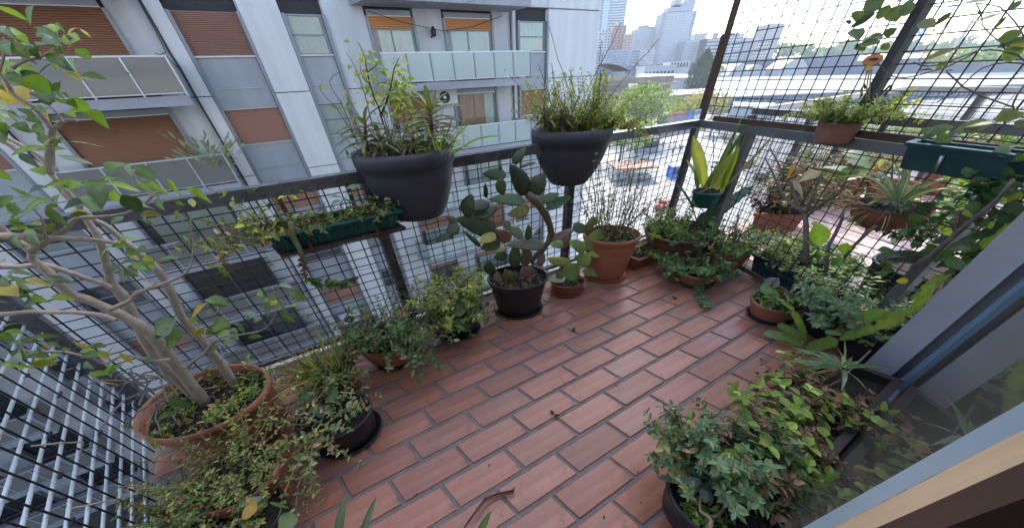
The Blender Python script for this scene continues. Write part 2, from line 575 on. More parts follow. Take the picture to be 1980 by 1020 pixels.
# balconies
def balcony(a0, a1, n, glass, gap):
    B0 = 14.5
    slab = bx('balcony_slab', M_slab, a0, a1, B0, 15.78, J0 - 0.2, J0 + 0.07)
    w = (a1 - a0) / n
    rails = [bx('handrail', M_alu, a0, a1, B0 + 0.02, B0 + 0.075, 2.415, 2.46), bx('handrail', M_alu, a0, a0 + 0.05, B0 + 0.08, 15.8, 2.415, 2.46), bx('handrail', M_alu, a1 - 0.05, a1, B0 + 0.08, 15.8, 2.415, 2.46), bx('handrail', M_alu, a0 + 0.02, a1 - 0.02, B0 + 0.03, B0 + 0.06, 1.52, 1.55)]
    post = bx('balcony_post', M_alu if glass is G_smoke else M_frame, a0, a0 + 0.045, B0 + 0.02, B0 + 0.07, J0 + 0.072, 2.413)
    gl = bx('balcony_glass', glass, a0 + 0.05, a0 + w - 0.006, B0 + 0.04, B0 + 0.05, 1.556, 2.41)
    sg = bx('balcony_glass', glass, a0 + 0.02, a0 + 0.03, B0 + 0.08, 15.75, 1.556, 2.41)
    sp_ = bx('side_post', M_frame, a1 - 0.06, a1 - 0.002, B0 + 0.1, B0 + 0.3, J0 + 0.072, 2.413)
    for k in KS + [1]:
        o = up(k)
        put('balcony_slab', slab, bld, o)
        if k == 1:
            continue
        for r_ in rails:
            put('handrail', r_, bld, o)
        for i in range(n + 1):
            put('balcony_post', post, bld, o + EA * (i * w - (0.045 if i == n else 0)))
        for i in range(n):
            put('balcony_glass', gl, bld, o + EA * (i * w))
        put('balcony_glass', sg, bld, o)
        put('side_post', sp_, bld, o)
        put('balcony_glass', sg, bld, o + EA * (a1 - a0 - 0.055))
balcony(-2.83, 1.21, 4, G_smoke, 0)
balcony(7.02, 13.35, 7, G_frost, 0)
balcony(MIR - 13.35, MIR - 7.02, 7, G_smoke, 0)

# cables and drain pipe on the front
m = MB()
m.tube([W(1.46, 15.80, 4.05), W(1.47, 15.80, 3.2), W(1.45, 15.8, 2.6), W(1.49, 15.79, 2.2), W(1.47, 15.8, 1.2), W(1.48, 15.8, -1), W(1.47, 15.8, -6), W(1.48, 15.8, -14)], 0.03, 6)
m.tube([W(1.44, 15.8, 4.05), W(1.42, 15.85, 3.1), W(1.38, 15.9, 2.62), W(1.20, 15.92, 2.56), W(1.1, 15.9, 2.60), W(1.34, 15.9, 2.5), W(1.44, 15.8, 2.2)], 0.012, 5)
m.tube([W(7.55, 15.7, 3.75), W(8.6, 15.6, 3.45), W(10.2, 15.6, 3.2), W(11.5, 15.6, 3.35), W(13.0, 15.7, 3.75)], 0.012, 5)
m.obj('cable', M_cable, bld, kind='stuff')
MB().tube([W(13.62, 15.84, 4.1), W(13.62, 15.84, -18)], 0.05, 10).obj('drain_pipe', M_white, bld)
MB().tube([W(13.50, 15.84, 4.1), W(13.48, 15.84, 2.2), W(13.52, 15.84, 1.4), W(13.5, 15.84, -4)], 0.022, 6).obj('cable', M_cable, bld)

def ac_unit(a, b, z, label, w=0.95):
    t = thing('air_conditioner', label, 'air conditioner', W(a, b, z), 'air conditioners on the block opposite')
    MB().sbox(a, a + w, b, b + 0.3, z, z + 0.55).obj('casing', M_white, t)
    c = W(a + w * 0.38, b - 0.012, z + 0.275)
    m = MB()
    ex = EA * (0.24 * w / 0.95)
    vs = [c + ex * math.cos(2 * math.pi * i / 24) + V((0, 0, 0.235)) * math.sin(2 * math.pi * i / 24) for i in range(24)]
    m.add(vs, [tuple(range(24))[::-1]])
    m.obj('fan_grille', M_dark, t)
    vs = [c - EB * 0.01 + ex * 0.28 * math.cos(2 * math.pi * i / 14) + V((0, 0, 0.065)) * math.sin(2 * math.pi * i / 14) for i in range(14)]
    MB().add(vs, [tuple(range(14))[::-1]]).obj('fan_hub', M_alu, t)
    for x in (0.05, w - 0.12):
        MB().sbox(a + x, a + x + 0.07, b + 0.02, b + 0.45, z - 0.06, z - 0.002).obj('bracket', M_rail, t)
ac_unit(9.42, 15.5, 0.62, 'white air conditioner with round black fan under the long frosted balcony opposite')
ac_unit(2.1, 15.46, -9.55, 'white air conditioner with barred grille on the lower facade seen through the wire')

t = thing('wall_lantern', 'small dark wall lamp between the two curtained balcony doors opposite', 'lamp', W(9.85, 15.88, 3.0))
MB().tube([W(9.85, 15.9, 3.02), W(9.85, 15.74, 3.1), W(9.9, 15.7, 3.22)], 0.03, 6).obj('arm', M_cable, t)
MB().lathe([(0.02, 0), (0.1, 0.06), (0.12, 0.2), (0.03, 0.34)], n=10, c=W(9.87, 15.72, 3.02)).obj('lamp_shade', M_cable, t)

def shop_plant(x, label, r, h, cols, pot=True):
    p = V(x)
    t = thing('balcony_plant', label, 'plant', p, 'plants on the balconies opposite')
    if pot:
        MB().lathe([(0.001, 0), (r * 0.5, 0), (r * 0.65, r), (r * 0.6, r), (r * 0.5, r * 0.9), (0.001, r * 0.9)], n=14, c=p).obj('pot', M_terra, t, True)
    m = MB()
    for i in range(160):
        a, q = rnd(0, 6.28), rnd(0, 1) ** 0.5
        d = V((math.cos(a) * q, math.sin(a) * q, rnd(0.3, 1.1)))
        b0 = p + V((0, 0, r * 0.8)) + d * h * rnd(0.2, 0.9)
        m.small(b0, d + V((rnd(-.4, .4), rnd(-.4, .4), 0)), h * 0.24, h * 0.07, V((rnd(-1, 1), rnd(-1, 1), 1)), jit(random.choice(cols)))
    m.obj('foliage', M_leafm, t, kind='stuff')
shop_plant(W(0.85, 14.85, -1.22), 'pale spiky shrub rising over the smoked glass rail of the balcony opposite', 0.45, 1.25, [(0.20, 0.22, 0.12), (0.15, 0.17, 0.09)])
shop_plant(W(0.45, 15.0, 1.47), 'red pot with a green plant behind the smoked glass of the topmost balcony opposite', 0.28, 0.55, [(0.05, 0.12, 0.03)])
shop_plant(W(12.9, 15.0, 1.47), 'small potted plant behind the last frosted pane of the balcony opposite', 0.25, 0.3, [(0.2, 0.12, 0.07)])
t = thing('drying_rack', 'white folded clothes rack on the frosted balcony under the orange curtains', 'clothes rack', W(12.0, 15.0, -1.2))
m = MB()
for s in (0, 0.5):
    m.tube([W(11.6, 14.9 + s, -1.2), W(12.3, 14.9 + s, -0.45)], 0.02, 5).tube([W(12.3, 14.9 + s, -1.2), W(11.6, 14.9 + s, -0.45)], 0.02, 5)
m.obj('legs', M_white, t)
m = MB()
for i in range(6):
    m.tube([W(11.6 + i * 0.14, 14.9, -0.44), W(11.6 + i * 0.14, 15.4, -0.44)], 0.01, 4)
m.obj('rods', M_white, t)
# ================================================================ our balcony: floor, rails, walls
M_grout = mat('grout', (0.16, 0.14, 0.13), 0.85, var=0.3, scale=14, bump=0.3, bscale=90)
M_tile = mat('clay_tile', (0.30, 0.122, 0.075), 0.37, var=0.14, scale=7, objvar=0.2, streak=((2.2, 38, 1), 0.16), bump=0.06, bscale=90,
             stain=((0.12, 0.065, 0.05), 9.0, 0.56, 0.6), spec=0.5)
M_tile2 = mat('clay_tile_worn', (0.32, 0.138, 0.088), 0.36, var=0.16, scale=9, objvar=0.16, streak=((2.0, 26, 1), 0.2), bump=0.08, bscale=120,
              stain=((0.14, 0.075, 0.055), 12.0, 0.58, 0.6), spec=0.5)
M_tile3 = mat('clay_tile_pink', (0.31, 0.130, 0.094), 0.32, var=0.12, scale=6, objvar=0.14, streak=((1.5, 30, 1), 0.18), bump=0.06, bscale=100,
              stain=((0.12, 0.07, 0.065), 8.0, 0.62, 0.45), spec=0.55)
floor = MB().sbox(-0.80, 3.46, -0.22, 1.90, -0.2, -0.005).obj('floor', M_grout, None, kind='structure')
PITCH_A, PITCH_B, TW, TH = 0.3023, 0.1358, 0.2885, 0.1195
ang = math.radians(25.066)
eb_l = V((math.cos(math.radians(112.73)), math.sin(math.radians(112.73)), 0))
tile_meshes = []
for tm in (M_tile, M_tile2, M_tile3):
    for w_ in (TW, TW / 2 - 0.006):
        m = MB()
        def ring(ins, z, w_=w_):
            return [V(((i) * (w_ / 2 - ins), 0, z)) + eb_l * (j * (TH / 2 - ins)) for i, j in ((-1, -1), (1, -1), (1, 1), (-1, 1))]
        m.add(ring(0, -0.02) + ring(0, -0.003) + ring(0.004, 0), [(0, 1, 5, 4), (1, 2, 6, 5), (2, 3, 7, 6), (3, 0, 4, 7), (4, 5, 9, 8), (5, 6, 10, 9), (6, 7, 11, 10), (7, 4, 8, 11), (8, 9, 10, 11)])
        tile_meshes.append(m.mesh('tile', tm))
def rail_a(b):            # where the oblique side rail runs
    return 3.32 - (1.77 - b) * 0.5305
for r in range(-10, 5):
    bc = 1.177 - 0.0588 + r * PITCH_B
    if bc > 1.80 or bc < -0.2:
        continue
    off = 1.040 + (0 if r % 2 == 0 else PITCH_A / 2)
    for c in range(-8, 10):
        ac = off + c * PITCH_A + TW / 2
        if ac < -0.66 or ac > rail_a(bc) - 0.1:
            continue
        o = put('tile', tile_meshes[random.choice((0, 0, 2, 4)) if random.random() > 0.02 else 2], floor, W(ac, bc, rnd(-0.0012, 0.0012)) - floor.location)
        o.rotation_euler = (rnd(-0.003, 0.003), rnd(-0.002, 0.002), ang + rnd(-0.004, 0.004))
MB().sbox(-0.78, 3.36, 1.815, 1.905, -0.2, 0.012).obj('kerb_strip', mat('pale_stone', (0.5, 0.46, 0.43), 0.6, var=0.2, scale=6), None, kind='structure')

GZ0 = -20.0
# ---- main railing
RT = 1.09
rail = thing('balcony_railing', 'dark painted balcony railing with wire mesh running along the street side', 'railing', W(1.3, 1.82, 0))
MB().sbox(-0.80, 3.36, 1.785, 1.845, RT - 0.058, RT).obj('top_rail', M_rail, rail)
for a in (-0.755, 0.648, 2.0, 3.325):
    w = 0.05 if a > -0.7 else 0.06
    MB().sbox(a - w / 2, a + w / 2, 1.796, 1.836, 0.0, RT - 0.06).obj('post', M_rail, rail)
MB().sbox(-0.72, 3.3, 1.80, 1.83, 0.05, 0.075).obj('bottom_rail', M_rail, rail)
m = MB()
a = -0.70
while a < 3.28:
    j = rnd(-0.011, 0.011)
    m.tube([W(a + j, 1.824, 0.02), W(a + j * 0.3, 1.822, 0.5), W(a, 1.824, 1.032)], 0.0033, 5)
    a += 0.0765
z = 0.085
while z < 1.02:
    m.tube([W(-0.74 + i * 0.58, 1.818, z + rnd(-0.005, 0.005)) for i in range(8)], 0.0028, 5)
    z += 0.0567
m.obj('wire_mesh', M_wire, rail, kind='stuff')

deb = MB()
for i in range(260):
    a_, b_ = rnd(-0.7, 2.6), rnd(0.1, 1.72)
    if rnd(0, 1) > 0.25 and 0.25 < b_ < 1.3:
        b_ = rnd(1.25, 1.72)
    deb.small(W(a_, b_, 0.0025), V((rnd(-1, 1), rnd(-1, 1), rnd(0, .15))), rnd(0.004, 0.016), rnd(0.003, 0.008), V((0, 0, 1)), random.choice([(0.05, 0.03, 0.02), (0.10, 0.06, 0.035), (0.16, 0.12, 0.07), (0.03, 0.022, 0.018)]))
deb.obj('debris', M_stem, None, kind='stuff')
# ---- left return grille
g = thing('side_grille', 'galvanised bar grille closing the near end of the balcony behind the tree pot', 'grille', W(-0.77, 0.9, 0))
z = 0.065
while z < 1.0:
    m = MB().tube([W(-0.775, 1.79, z), W(-0.775, 1.0, z + rnd(-0.004, 0.004)), W(-0.775, -0.15, z)], 0.0048, 8)
    m.obj('bar', M_galv, g, True)
    z += 0.0625
m = MB()
b = -0.1
while b < 1.76:
    m.tube([W(-0.762, b, 0.02), W(-0.762, b + rnd(-0.006, 0.006), 0.5), W(-0.762, b, 1.02)], 0.0028, 6)
    b += 0.075
for _ in range(60):
    i, j = random.randrange(24), random.randrange(15)
    c = W(-0.765, -0.1 + i * 0.075, 0.065 + j * 0.0625)
    m.tube([c + EB * rnd(-.02, -.008), c + V((0.004, 0.004, 0.006)), c + EB * rnd(.008, .025)], 0.0045, 5)
m.obj('wire_mesh', M_wire, g, kind='stuff')
MB().sbox(-0.80, -0.745, -0.15, 1.78, RT - 0.058, RT).obj('top_rail', M_rail, g)
for lab, b_, z_ in (('thin dry tendril caught high in the galvanised grille', 1.15, 0.56), ('pale dry tendril hanging from a middle bar of the galvanised grille', 0.98, 0.4), ('lowest dry tendril curling off the galvanised grille by the bottom of the view', 0.95, 0.25)):
    c = W(-0.755, b_, z_)
    m = MB().tube([c, c + V((.03, .02, -.03)), c + V((.02, .05, -.09)), c + V((-.01, .03, -.14))], 0.0025, 5)
    tag(m.obj('dry_tendril', mat('dry_stalk', (0.42, 0.34, 0.24), 0.8, var=0.2), None), lab, 'tendril', 'dry tendrils caught in the grille')

# ---- side railing towards the neighbour, with the tall safety mesh on it
C0, C1 = W(3.325, 1.79, 0), W(rail_a(-0.25), -0.25, 0)
dr = (C1 - C0)
Ls = dr.length
dr.normalize()
nr = dr.cross(V((0, 0, 1)))
sr_ = thing('side_railing', 'grey railing at the far end of the balcony below the tall safety mesh', 'railing', C0)
MB().bar(C0 + V((0, 0, RT - 0.027)), C1 + V((0, 0, RT - 0.027)), 0.055, 0.054).obj('top_rail', M_railg, sr_)
MB().bar(C0 + dr * 0.45 + V((0, 0, 0)), C0 + dr * 0.45 + V((0, 0, RT - 0.055)), 0.045, 0.045).obj('post', M_railg, sr_)
MB().bar(C0 + dr * 1.55 + V((0, 0, 0)), C0 + dr * 1.55 + V((0, 0, RT - 0.055)), 0.045, 0.045).obj('post', M_railg, sr_)
MB().bar(C0 + V((0, 0, .06)), C1 + V((0, 0, .06)), 0.03, 0.025).obj('bottom_rail', M_rust, sr_)
m = MB()
x = 0.06
while x < Ls:
    m.tube([C0 + dr * x + V((0, 0, 0.03)), C0 + dr * x + V((0, 0, 1.04))], 0.003, 5)
    x += 0.068
z = 0.1
while z < 1.03:
    m.tube([C0 + V((0, 0, z)), C0 + dr * Ls * 0.5 + V((0, 0, z + rnd(-.004, .004))), C1 + V((0, 0, z))], 0.0026, 5)
    z += 0.0567
m.obj('wire_mesh', M_wire, sr_, kind='stuff')
sm = thing('safety_mesh', 'tall wire safety mesh on rusty posts above the far railing', 'mesh screen', C0 + V((0, 0, RT)))
MB().bar(C0 + V((0, 0, RT + 0.002)), C0 + V((0, 0, 2.9)), 0.032, 0.032).obj('corner_post', M_rust, sm)
MB().bar(C0 - dr * .028 + V((0, 0, 1.17)), C0 - dr * .02 + V((0, 0, 1.66)), 0.03, 0.03).obj('splint', M_rust, sm)
MB().bar(C0 + dr * 0.98 + V((0, 0, RT + 0.002)), C0 + dr * 0.98 + V((0, 0, 2.9)), 0.042, 0.042).obj('post', mat('mesh_post_grey', (0.06, 0.058, 0.06), 0.55, var=0.2, scale=8), sm)
MB().bar(C0 + dr * 0.12 + nr * 0.01 + V((0, 0, RT + 0.022)), C1 + nr * 0.01 + V((0, 0, RT + 0.022)), 0.03, 0.036).obj('bottom_bar', M_rust, sm)
m = MB()
x = 0.085
while x < Ls:
    j = rnd(-.012, .012)
    m.tube([C0 + dr * x + V((0, 0, 1.1)), C0 + dr * (x + j) + V((0, 0, 1.9)), C0 + dr * x + V((0, 0, 2.75))], 0.0033, 5)
    x += 0.0675
z = 1.14
while z < 2.75:
    m.tube([C0 + V((0, 0, z)), C0 + dr * Ls * 0.3 + V((0, 0, z + rnd(-.005, .005))), C0 + dr * Ls * 0.7 + V((0, 0, z + rnd(-.005, .005))), C1 + V((0, 0, z))], 0.0029, 5)
    z += 0.0567
m.obj('wire_mesh', M_wire, sm, kind='stuff')

# ---- neighbour's balcony beyond
nb_floor = MB()
q = [W(rail_a(-0.3) + 0.03, -0.3), W(6.6, -0.3), W(7.0, 1.55), W(rail_a(1.55) + 0.03, 1.55)]
nb_floor.hexa([p + V((0, 0, -0.2)) for p in q] + [p + V((0, 0, -0.006)) for p in q])
nbf = nb_floor.obj('neighbour_floor', M_grout, None, kind='structure')
M_ntile = mat('pink_floor_tile', (0.50, 0.36, 0.33), 0.5, var=0.12, scale=5, objvar=0.08)
tme = MB()
tme.add([W(0.004, 0.004, -0.005), W(0.236, 0.004, -0.005), W(0.236, 0.236, -0.005), W(0.004, 0.236, -0.005), W(0.006, 0.006, 0), W(0.234, 0.006, 0), W(0.234, 0.234, 0), W(0.006, 0.234, 0)], [(0, 1, 5, 4), (1, 2, 6, 5), (2, 3, 7, 6), (3, 0, 4, 7), (4, 5, 6, 7)])
tme = tme.mesh('tile', M_ntile)
for i in range(26):
    for j in range(8):
        a, b = 2.0 + i * 0.24, -0.29 + j * 0.228
        if a > rail_a(b) + 0.04 and a > rail_a(b + .24) + 0.04 and a < 6.4:
            put('tile', tme, nbf, W(a, b, 0) - nbf.location)
NZ = 1.16
nr_ = thing('neighbour_railing', "grey railing with wire mesh round the neighbour's sunlit balcony", 'railing', W(4.5, 1.46, 0))
n0, n1, n2, n3 = W(3.36, 1.47, NZ), W(6.42, 1.46, NZ), W(5.1, -0.3, NZ), W(2.45, -0.3, NZ)
M_nrail = mat('weathered_rail', (0.50, 0.47, 0.42), 0.6, var=0.2, scale=6)
for p, q, w_ in ((n0, n1, .045), (n1, n2, .045), (n0, n3, .045)):
    MB().bar(p, q, w_, 0.042).obj('top_rail', M_nrail if q is not n3 else M_railg, nr_)
m = MB()
for t in (0.0, 0.33, 0.66, 1.0):
    p = lerp(n0, n1, t)
    MB().bar(V((p.x, p.y, 0)), V((p.x, p.y, NZ - .03)), 0.045, 0.045).obj('post', M_rust if t == 1 else M_railg, nr_)
for t in (0.35, 0.75):
    p = lerp(n1, n2, t)
    MB().bar(V((p.x, p.y, 0)), V((p.x, p.y, NZ - .03)), 0.045, 0.045).obj('post', M_railg, nr_)
for p, q in ((n0, n1), (n1, n2)):
    L_ = (q - p).length
    k = int(L_ / 0.07)
    for i in range(1, k):
        c = lerp(p, q, i / k)
        m.tube([V((c.x, c.y, 0.03)), V((c.x, c.y, NZ - .03))], 0.0028, 4)
    for i in range(1, 20):
        m.tube([V((p.x, p.y, i * 0.057)), V((q.x, q.y, i * 0.057))], 0.0026, 4)
m.obj('wire_mesh', M_wire, nr_, kind='stuff')

# ---- our wall, sliding door and the room behind
M_pill = mat('grey_wall_paint', (0.56, 0.52, 0.53), 0.75, var=0.08, scale=4, bump=0.12, bscale=60, stain=((0.42, 0.40, 0.41), 5, 0.62, 0.5))
M_dframe = mat('blue_grey_aluminium', (0.36, 0.50, 0.66), 0.38, metal=0.25, var=0.1, scale=4, streak=((3, 3, 0.6), 0.1))
M_jamb = mat('varnished_wood', (0.62, 0.43, 0.27), 0.5, var=0.12, scale=4, streak=((30, 30, 1.2), 0.16), bump=0.1)
wl = thing('house_wall', 'grey painted wall pier beside the sliding door', 'wall', W(2.3, -0.1, 0))
MB().sbox(2.062, 2.175, -0.082, 0.018, 0, 2.74).obj('wall_pier', M_pill, wl)
MB().sbox(2.176, 2.36, -0.40, -0.06, 0, 2.74).obj('wall_section', M_pill, wl)
MB().sbox(-3.2, -0.62, -0.40, -0.16, 0, 2.74).obj('wall_section', M_pill, wl)
MB().sbox(-0.62, 2.06, -0.40, -0.16, 2.35, 2.74).obj('door_lintel', M_pill, wl)
sdoor = thing('sliding_door', 'blue grey aluminium sliding door with a dusty glass panel beside the camera', 'door', W(1.3, -0.13, 0))
MB().sbox(2.0, 2.058, -0.17, -0.112, 0.0, 2.33).obj('frame', M_dframe, sdoor)
MB().sbox(0.468, 0.572, -0.150, -0.112, 0.005, 2.32).obj('stile', mat('pale_blue_aluminium', (0.38, 0.48, 0.58), 0.35, metal=0.2, var=0.08, scale=3, streak=((3, 3, 0.5), 0.12)), sdoor)
MB().sbox(0.573, 1.999, -0.150, -0.114, 0.005, 0.07).obj('bottom_rail', M_dframe, sdoor)
G_door = glass_mat('door_glass', (0.40, 0.385, 0.34), 0.02, 0.72, (0.75, 0.78, 0.76))
MB().sbox(0.574, 1.998, -0.134, -0.128, 0.072, 2.3).obj('glass_pane', G_door, sdoor)
MB().sbox(0.452, 0.467, -0.158, -0.108, 0.005, 2.32).obj('worn_seal', mat('cracked_sealant', (0.3, 0.28, 0.26), 0.9, var=0.5, scale=40, bump=0.6), sdoor)
MB().sbox(0.374, 0.450, -0.175, -0.105, 0.0, 2.33).obj('wooden_jamb', M_jamb, sdoor)
MB().sbox(0.31, 0.371, -0.19, -0.103, 0.0, 2.33).obj('inner_frame', mat('dark_wood', (0.05, 0.022, 0.016), 0.5, var=0.3, scale=12), sdoor)
MB().sbox(0.15, 2.06, -0.22, -0.176, 0.0, 0.02).obj('track', M_dframe, sdoor)
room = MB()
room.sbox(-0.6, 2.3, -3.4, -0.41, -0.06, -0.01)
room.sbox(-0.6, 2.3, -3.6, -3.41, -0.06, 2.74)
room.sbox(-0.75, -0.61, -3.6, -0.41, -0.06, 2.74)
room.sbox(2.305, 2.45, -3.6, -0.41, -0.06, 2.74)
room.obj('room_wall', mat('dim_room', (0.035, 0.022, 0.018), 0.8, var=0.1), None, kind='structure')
m = MB()
vs, fs = [], []
for i in range(41):
    a = 1.0 + 0.95 * i / 40
    vs += [W(a, -0.27 + 0.02 * math.sin(i * 1.3), 0.05), W(a, -0.27 + 0.02 * math.sin(i * 1.3), 2.3)]
for i in range(40):
    fs.append((2 * i, 2 * i + 2, 2 * i + 3, 2 * i + 1))
m.add(vs, fs)
tag(m.obj('curtain', M_curtain, None, True), 'pale curtain hanging inside behind the sliding door glass', 'curtain')
ceil = MB().sbox(-3.2, 2.4, -0.4, 0.12, 2.76, 2.95)
ceil.sbox(-0.75, 2.45, -3.6, -0.41, 2.76, 2.95)
ceil.obj('ceiling', mat('white_ceiling', (0.75, 0.74, 0.72), 0.8, var=0.05), None, kind='structure')

M_own = mat('white_fill_paint', (0.74, 0.73, 0.71), 0.75, var=0.06, scale=1.0)  # kept pale so the unseen wall bounces fill light
own = thing('apartment_building', "unseen building that the balcony belongs to, added above and below the floor tiles to block sky light", 'building', W(-8, -6, GZ0))  # unseen mass, added to keep sky light off the facade opposite
MB().sbox(-0.85, 2.6, -0.45, 1.86, GZ0, -0.36).obj('lower_wall', M_slab, own)
MB().sbox(-24, 2.6, -13, -0.46, GZ0, -0.36).obj('lower_wall', M_slab, own)
MB().sbox(-24, 2.6, -13, -0.45, 2.97, 9.0).obj('upper_wall', M_own, own)
# ================================================================ plant and pot builders
CAMDIR = V((0.0, -0.75, 0.66))
GREEN = [(0.07, 0.13, 0.035), (0.055, 0.105, 0.03), (0.10, 0.17, 0.045)]
MINT = [(0.10, 0.16, 0.075), (0.085, 0.14, 0.06), (0.13, 0.19, 0.09), (0.07, 0.115, 0.05)]
LIME = [(0.20, 0.26, 0.05), (0.26, 0.30, 0.06), (0.13, 0.20, 0.05), (0.30, 0.30, 0.09)]
OLIVE = [(0.12, 0.14, 0.05), (0.16, 0.17, 0.06), (0.09, 0.11, 0.04), (0.20, 0.19, 0.08)]
DKG = [(0.03, 0.06, 0.025), (0.04, 0.075, 0.03), (0.05, 0.09, 0.035)]
STRAW = [(0.34, 0.23, 0.12), (0.26, 0.16, 0.08), (0.40, 0.30, 0.17)]
DRY = [(0.14, 0.09, 0.06), (0.10, 0.065, 0.045), (0.2, 0.13, 0.08)]

def pot(t, p, rx, m_, taper=0.72, ratio=1.45, lip=0.03, soil=0.03, saucer=None, bulge=0.0, z0=0.0, shift=(0, 0), n=44, rimr=None):
    """Planter: p = (x, y, rim height), rx = half width of the rim; oval in plan like the rest of the oblique balcony."""
    x, y, h = p
    ry = rx / ratio
    zb = z0 + (0.012 if saucer else 0)
    prof = [(0.001, zb), (taper * 0.97, zb), (taper, zb + 0.008)]
    for i in range(1, 6):
        f = i / 6
        prof.append((taper + (0.965 - taper) * f + bulge * math.sin(f * math.pi), zb + (h - zb - lip) * f))
    prof += [(0.965, h - lip), (1.0, h - lip + 0.004), (1.01, h - lip * 0.4), (0.995, h), (0.955, h + 0.001), (0.94, h - 0.008), (0.92, h - soil - 0.012), (0.5, h - soil - 0.012)]
    m = MB().lathe([(r * rx, z) for r, z in prof], 1.0, 1 / ratio, n, (x, y, 0))
    if shift != (0, 0):
        for v in m.v:
            f = (h - v.z) / max(h - zb, 1e-3)
            v.x += shift[0] * f
            v.y += shift[1] * f
    m.obj('pot', m_, t, True)
    s = MB()
    vs, fs = [V((x, y, h - soil + 0.006))], []
    N = 30
    for ri, rr in enumerate((0.35, 0.68, 0.93)):
        for k in range(N):
            a = 2 * math.pi * k / N
            vs.append(V((x + rr * rx * math.cos(a), y + rr * ry * math.sin(a), h - soil + rnd(-0.006, 0.01))))
    for k in range(N):
        fs.append((0, 1 + k, 1 + (k + 1) % N))
        for ri in range(2):
            o = 1 + ri * N
            fs.append((o + k, o + N + k, o + N + (k + 1) % N, o + (k + 1) % N))
    s.add(vs, fs)
    s.obj('soil', M_soil, t, True)
    if saucer is not None:
        sr = taper * rx * 1.22
        MB().lathe([(0.001, 0.001), (sr * 0.9, 0.001), (sr, 0.022), (sr * 0.96, 0.024), (sr * 0.88, 0.008), (0.001, 0.007)], 1, 1 / ratio, n, (x, y, 0)).obj('saucer', saucer, t, True)

def stem_path(p, d, L, n, droop, wob):
    pts = [V(p)]
    d = V(d).normalized()
    st = L / n
    for i in range(n):
        d = (d + V((rnd(-wob, wob), rnd(-wob, wob), rnd(-wob, wob) - droop * (i + 1) / n))).normalized()
        pts.append(pts[-1] + d * st)
    return pts

def bush(t, c, rx, ry, n, L, lean, droop, lf, cols, step=0.022, whorl=2, stem_r=0.0016, stem_col=(0.12, 0.07, 0.04),
         wob=0.16, bare=0.15, bias=None, aspect=0.5, names=('stems', 'foliage'), m_=None, upw=0.5, zmin=0.006, prob=1.0, cols2=None, spread=(0, 6.2832)):
    """Stems from an oval of soil, with whorls of folded leaves; returns stem tips."""
    S_, F_ = MB(), MB()
    tips = []
    for i in range(n):
        a = rnd(*spread)
        q = rnd(0, 1) ** 0.5
        p = V(c) + V((math.cos(a) * q * rx, math.sin(a) * q * ry, 0))
        a2 = a + rnd(-0.5, 0.5)
        ln = rnd(*lean)
        d = V((math.cos(a2) * math.sin(ln), math.sin(a2) * math.sin(ln), math.cos(ln)))
        if bias:
            d += V(bias)
        l = rnd(*L)
        k = max(3, int(l / step))
        pts = stem_path(p, d, l, k, droop, wob)
        for pp in pts:
            if pp.z < zmin:
                pp.z = zmin + rnd(0, 0.004)
        S_.tube(pts[::2] if len(pts) > 6 else pts, [stem_r * (1.3 - 0.8 * j / len(pts)) for j in range(len(pts[::2] if len(pts) > 6 else pts))], 4, jit(stem_col, 0.25), False)
        tips.append(pts[-1])
        th = rnd(0, 6.28)
        pal = cols2 if (cols2 and rnd(0, 1) < 0.3) else cols
        for j in range(int(len(pts) * bare), len(pts)):
            if rnd(0, 1) > prob:
                continue
            dd = (pts[min(j + 1, len(pts) - 1)] - pts[max(j - 1, 0)]).normalized()
            e1 = dd.cross(V((0.3, 0.2, 0.93)))
            if e1.length < 0.05:
                e1 = dd.cross(V((1, 0, 0)))
            e1.normalize()
            e2 = dd.cross(e1)
            th += 1.57 if whorl == 2 else 2.3
            f = j / len(pts)
            wn = whorl + (2 if j == len(pts) - 1 else 0)
            for w in range(wn):
                tt = th + 2 * math.pi * w / wn + rnd(-0.35, 0.35)
                ld = e1 * math.cos(tt) + e2 * math.sin(tt) + dd * rnd(0.1, 0.7)
                ld.z -= 0.1
                size = 1.2 * rnd(*lf) * (1.0 - 0.35 * f) * (0.75 + 0.35 * min(1, f * 3))
                nn = (V((0, 0, 1)) * upw + dd * 0.5 + V((rnd(-.5, .5), rnd(-.5, .5), rnd(-.2, .4)))).normalized()
                col = jit(random.choice(pal if rnd(0, 1) > 0.05 else STRAW), 0.28)
                size *= rnd(0.75, 1.2)
                F_.small(pts[j], ld, size, size * aspect * rnd(0.85, 1.15), nn, col)
    if S_.v:
        S_.obj(names[0], M_stem, t, kind='stuff')
    if F_.v:
        F_.obj(names[1], m_ or M_leafm, t, kind='stuff')
    return tips

OV = [0.06, 0.55, 0.92, 1.0, 0.82, 0.5, 0.05]
def big_leaf(t, b0, b1, w, ec, mc=None, droop=0.12, fold=0.22, nrm=None, name='leaf', prof=OV, m_=None, curl=0.0, n=6, lab=None):
    b0, b1 = V(b0), V(b1)
    ax = b1 - b0
    L = ax.length
    nn = V(nrm) if nrm else (CAMDIR * 0.6 + V((rnd(-.55, .55), rnd(-.4, .4), rnd(0.1, .7))))
    nn = nn.normalized()
    pts, wd = [], []
    for i in range(n + 1):
        f = i / n
        p = b0 + ax * f
        p += V((0, 0, 1)) * (droop * L * math.sin(f * math.pi)) + nn * (curl * L * math.sin(f * math.pi * 1.0))
        pts.append(p)
        x = f * (len(prof) - 1)
        k = min(int(x), len(prof) - 2)
        wd.append(w * (prof[k] * (1 - x + k) + prof[k + 1] * (x - k)))
    o = MB().blade(pts, wd, nn, ec, mc or tuple(c * 1.25 for c in ec), fold).obj(name, m_ or M_leaf, t, True)
    if lab:
        o['label'] = lab
    return o

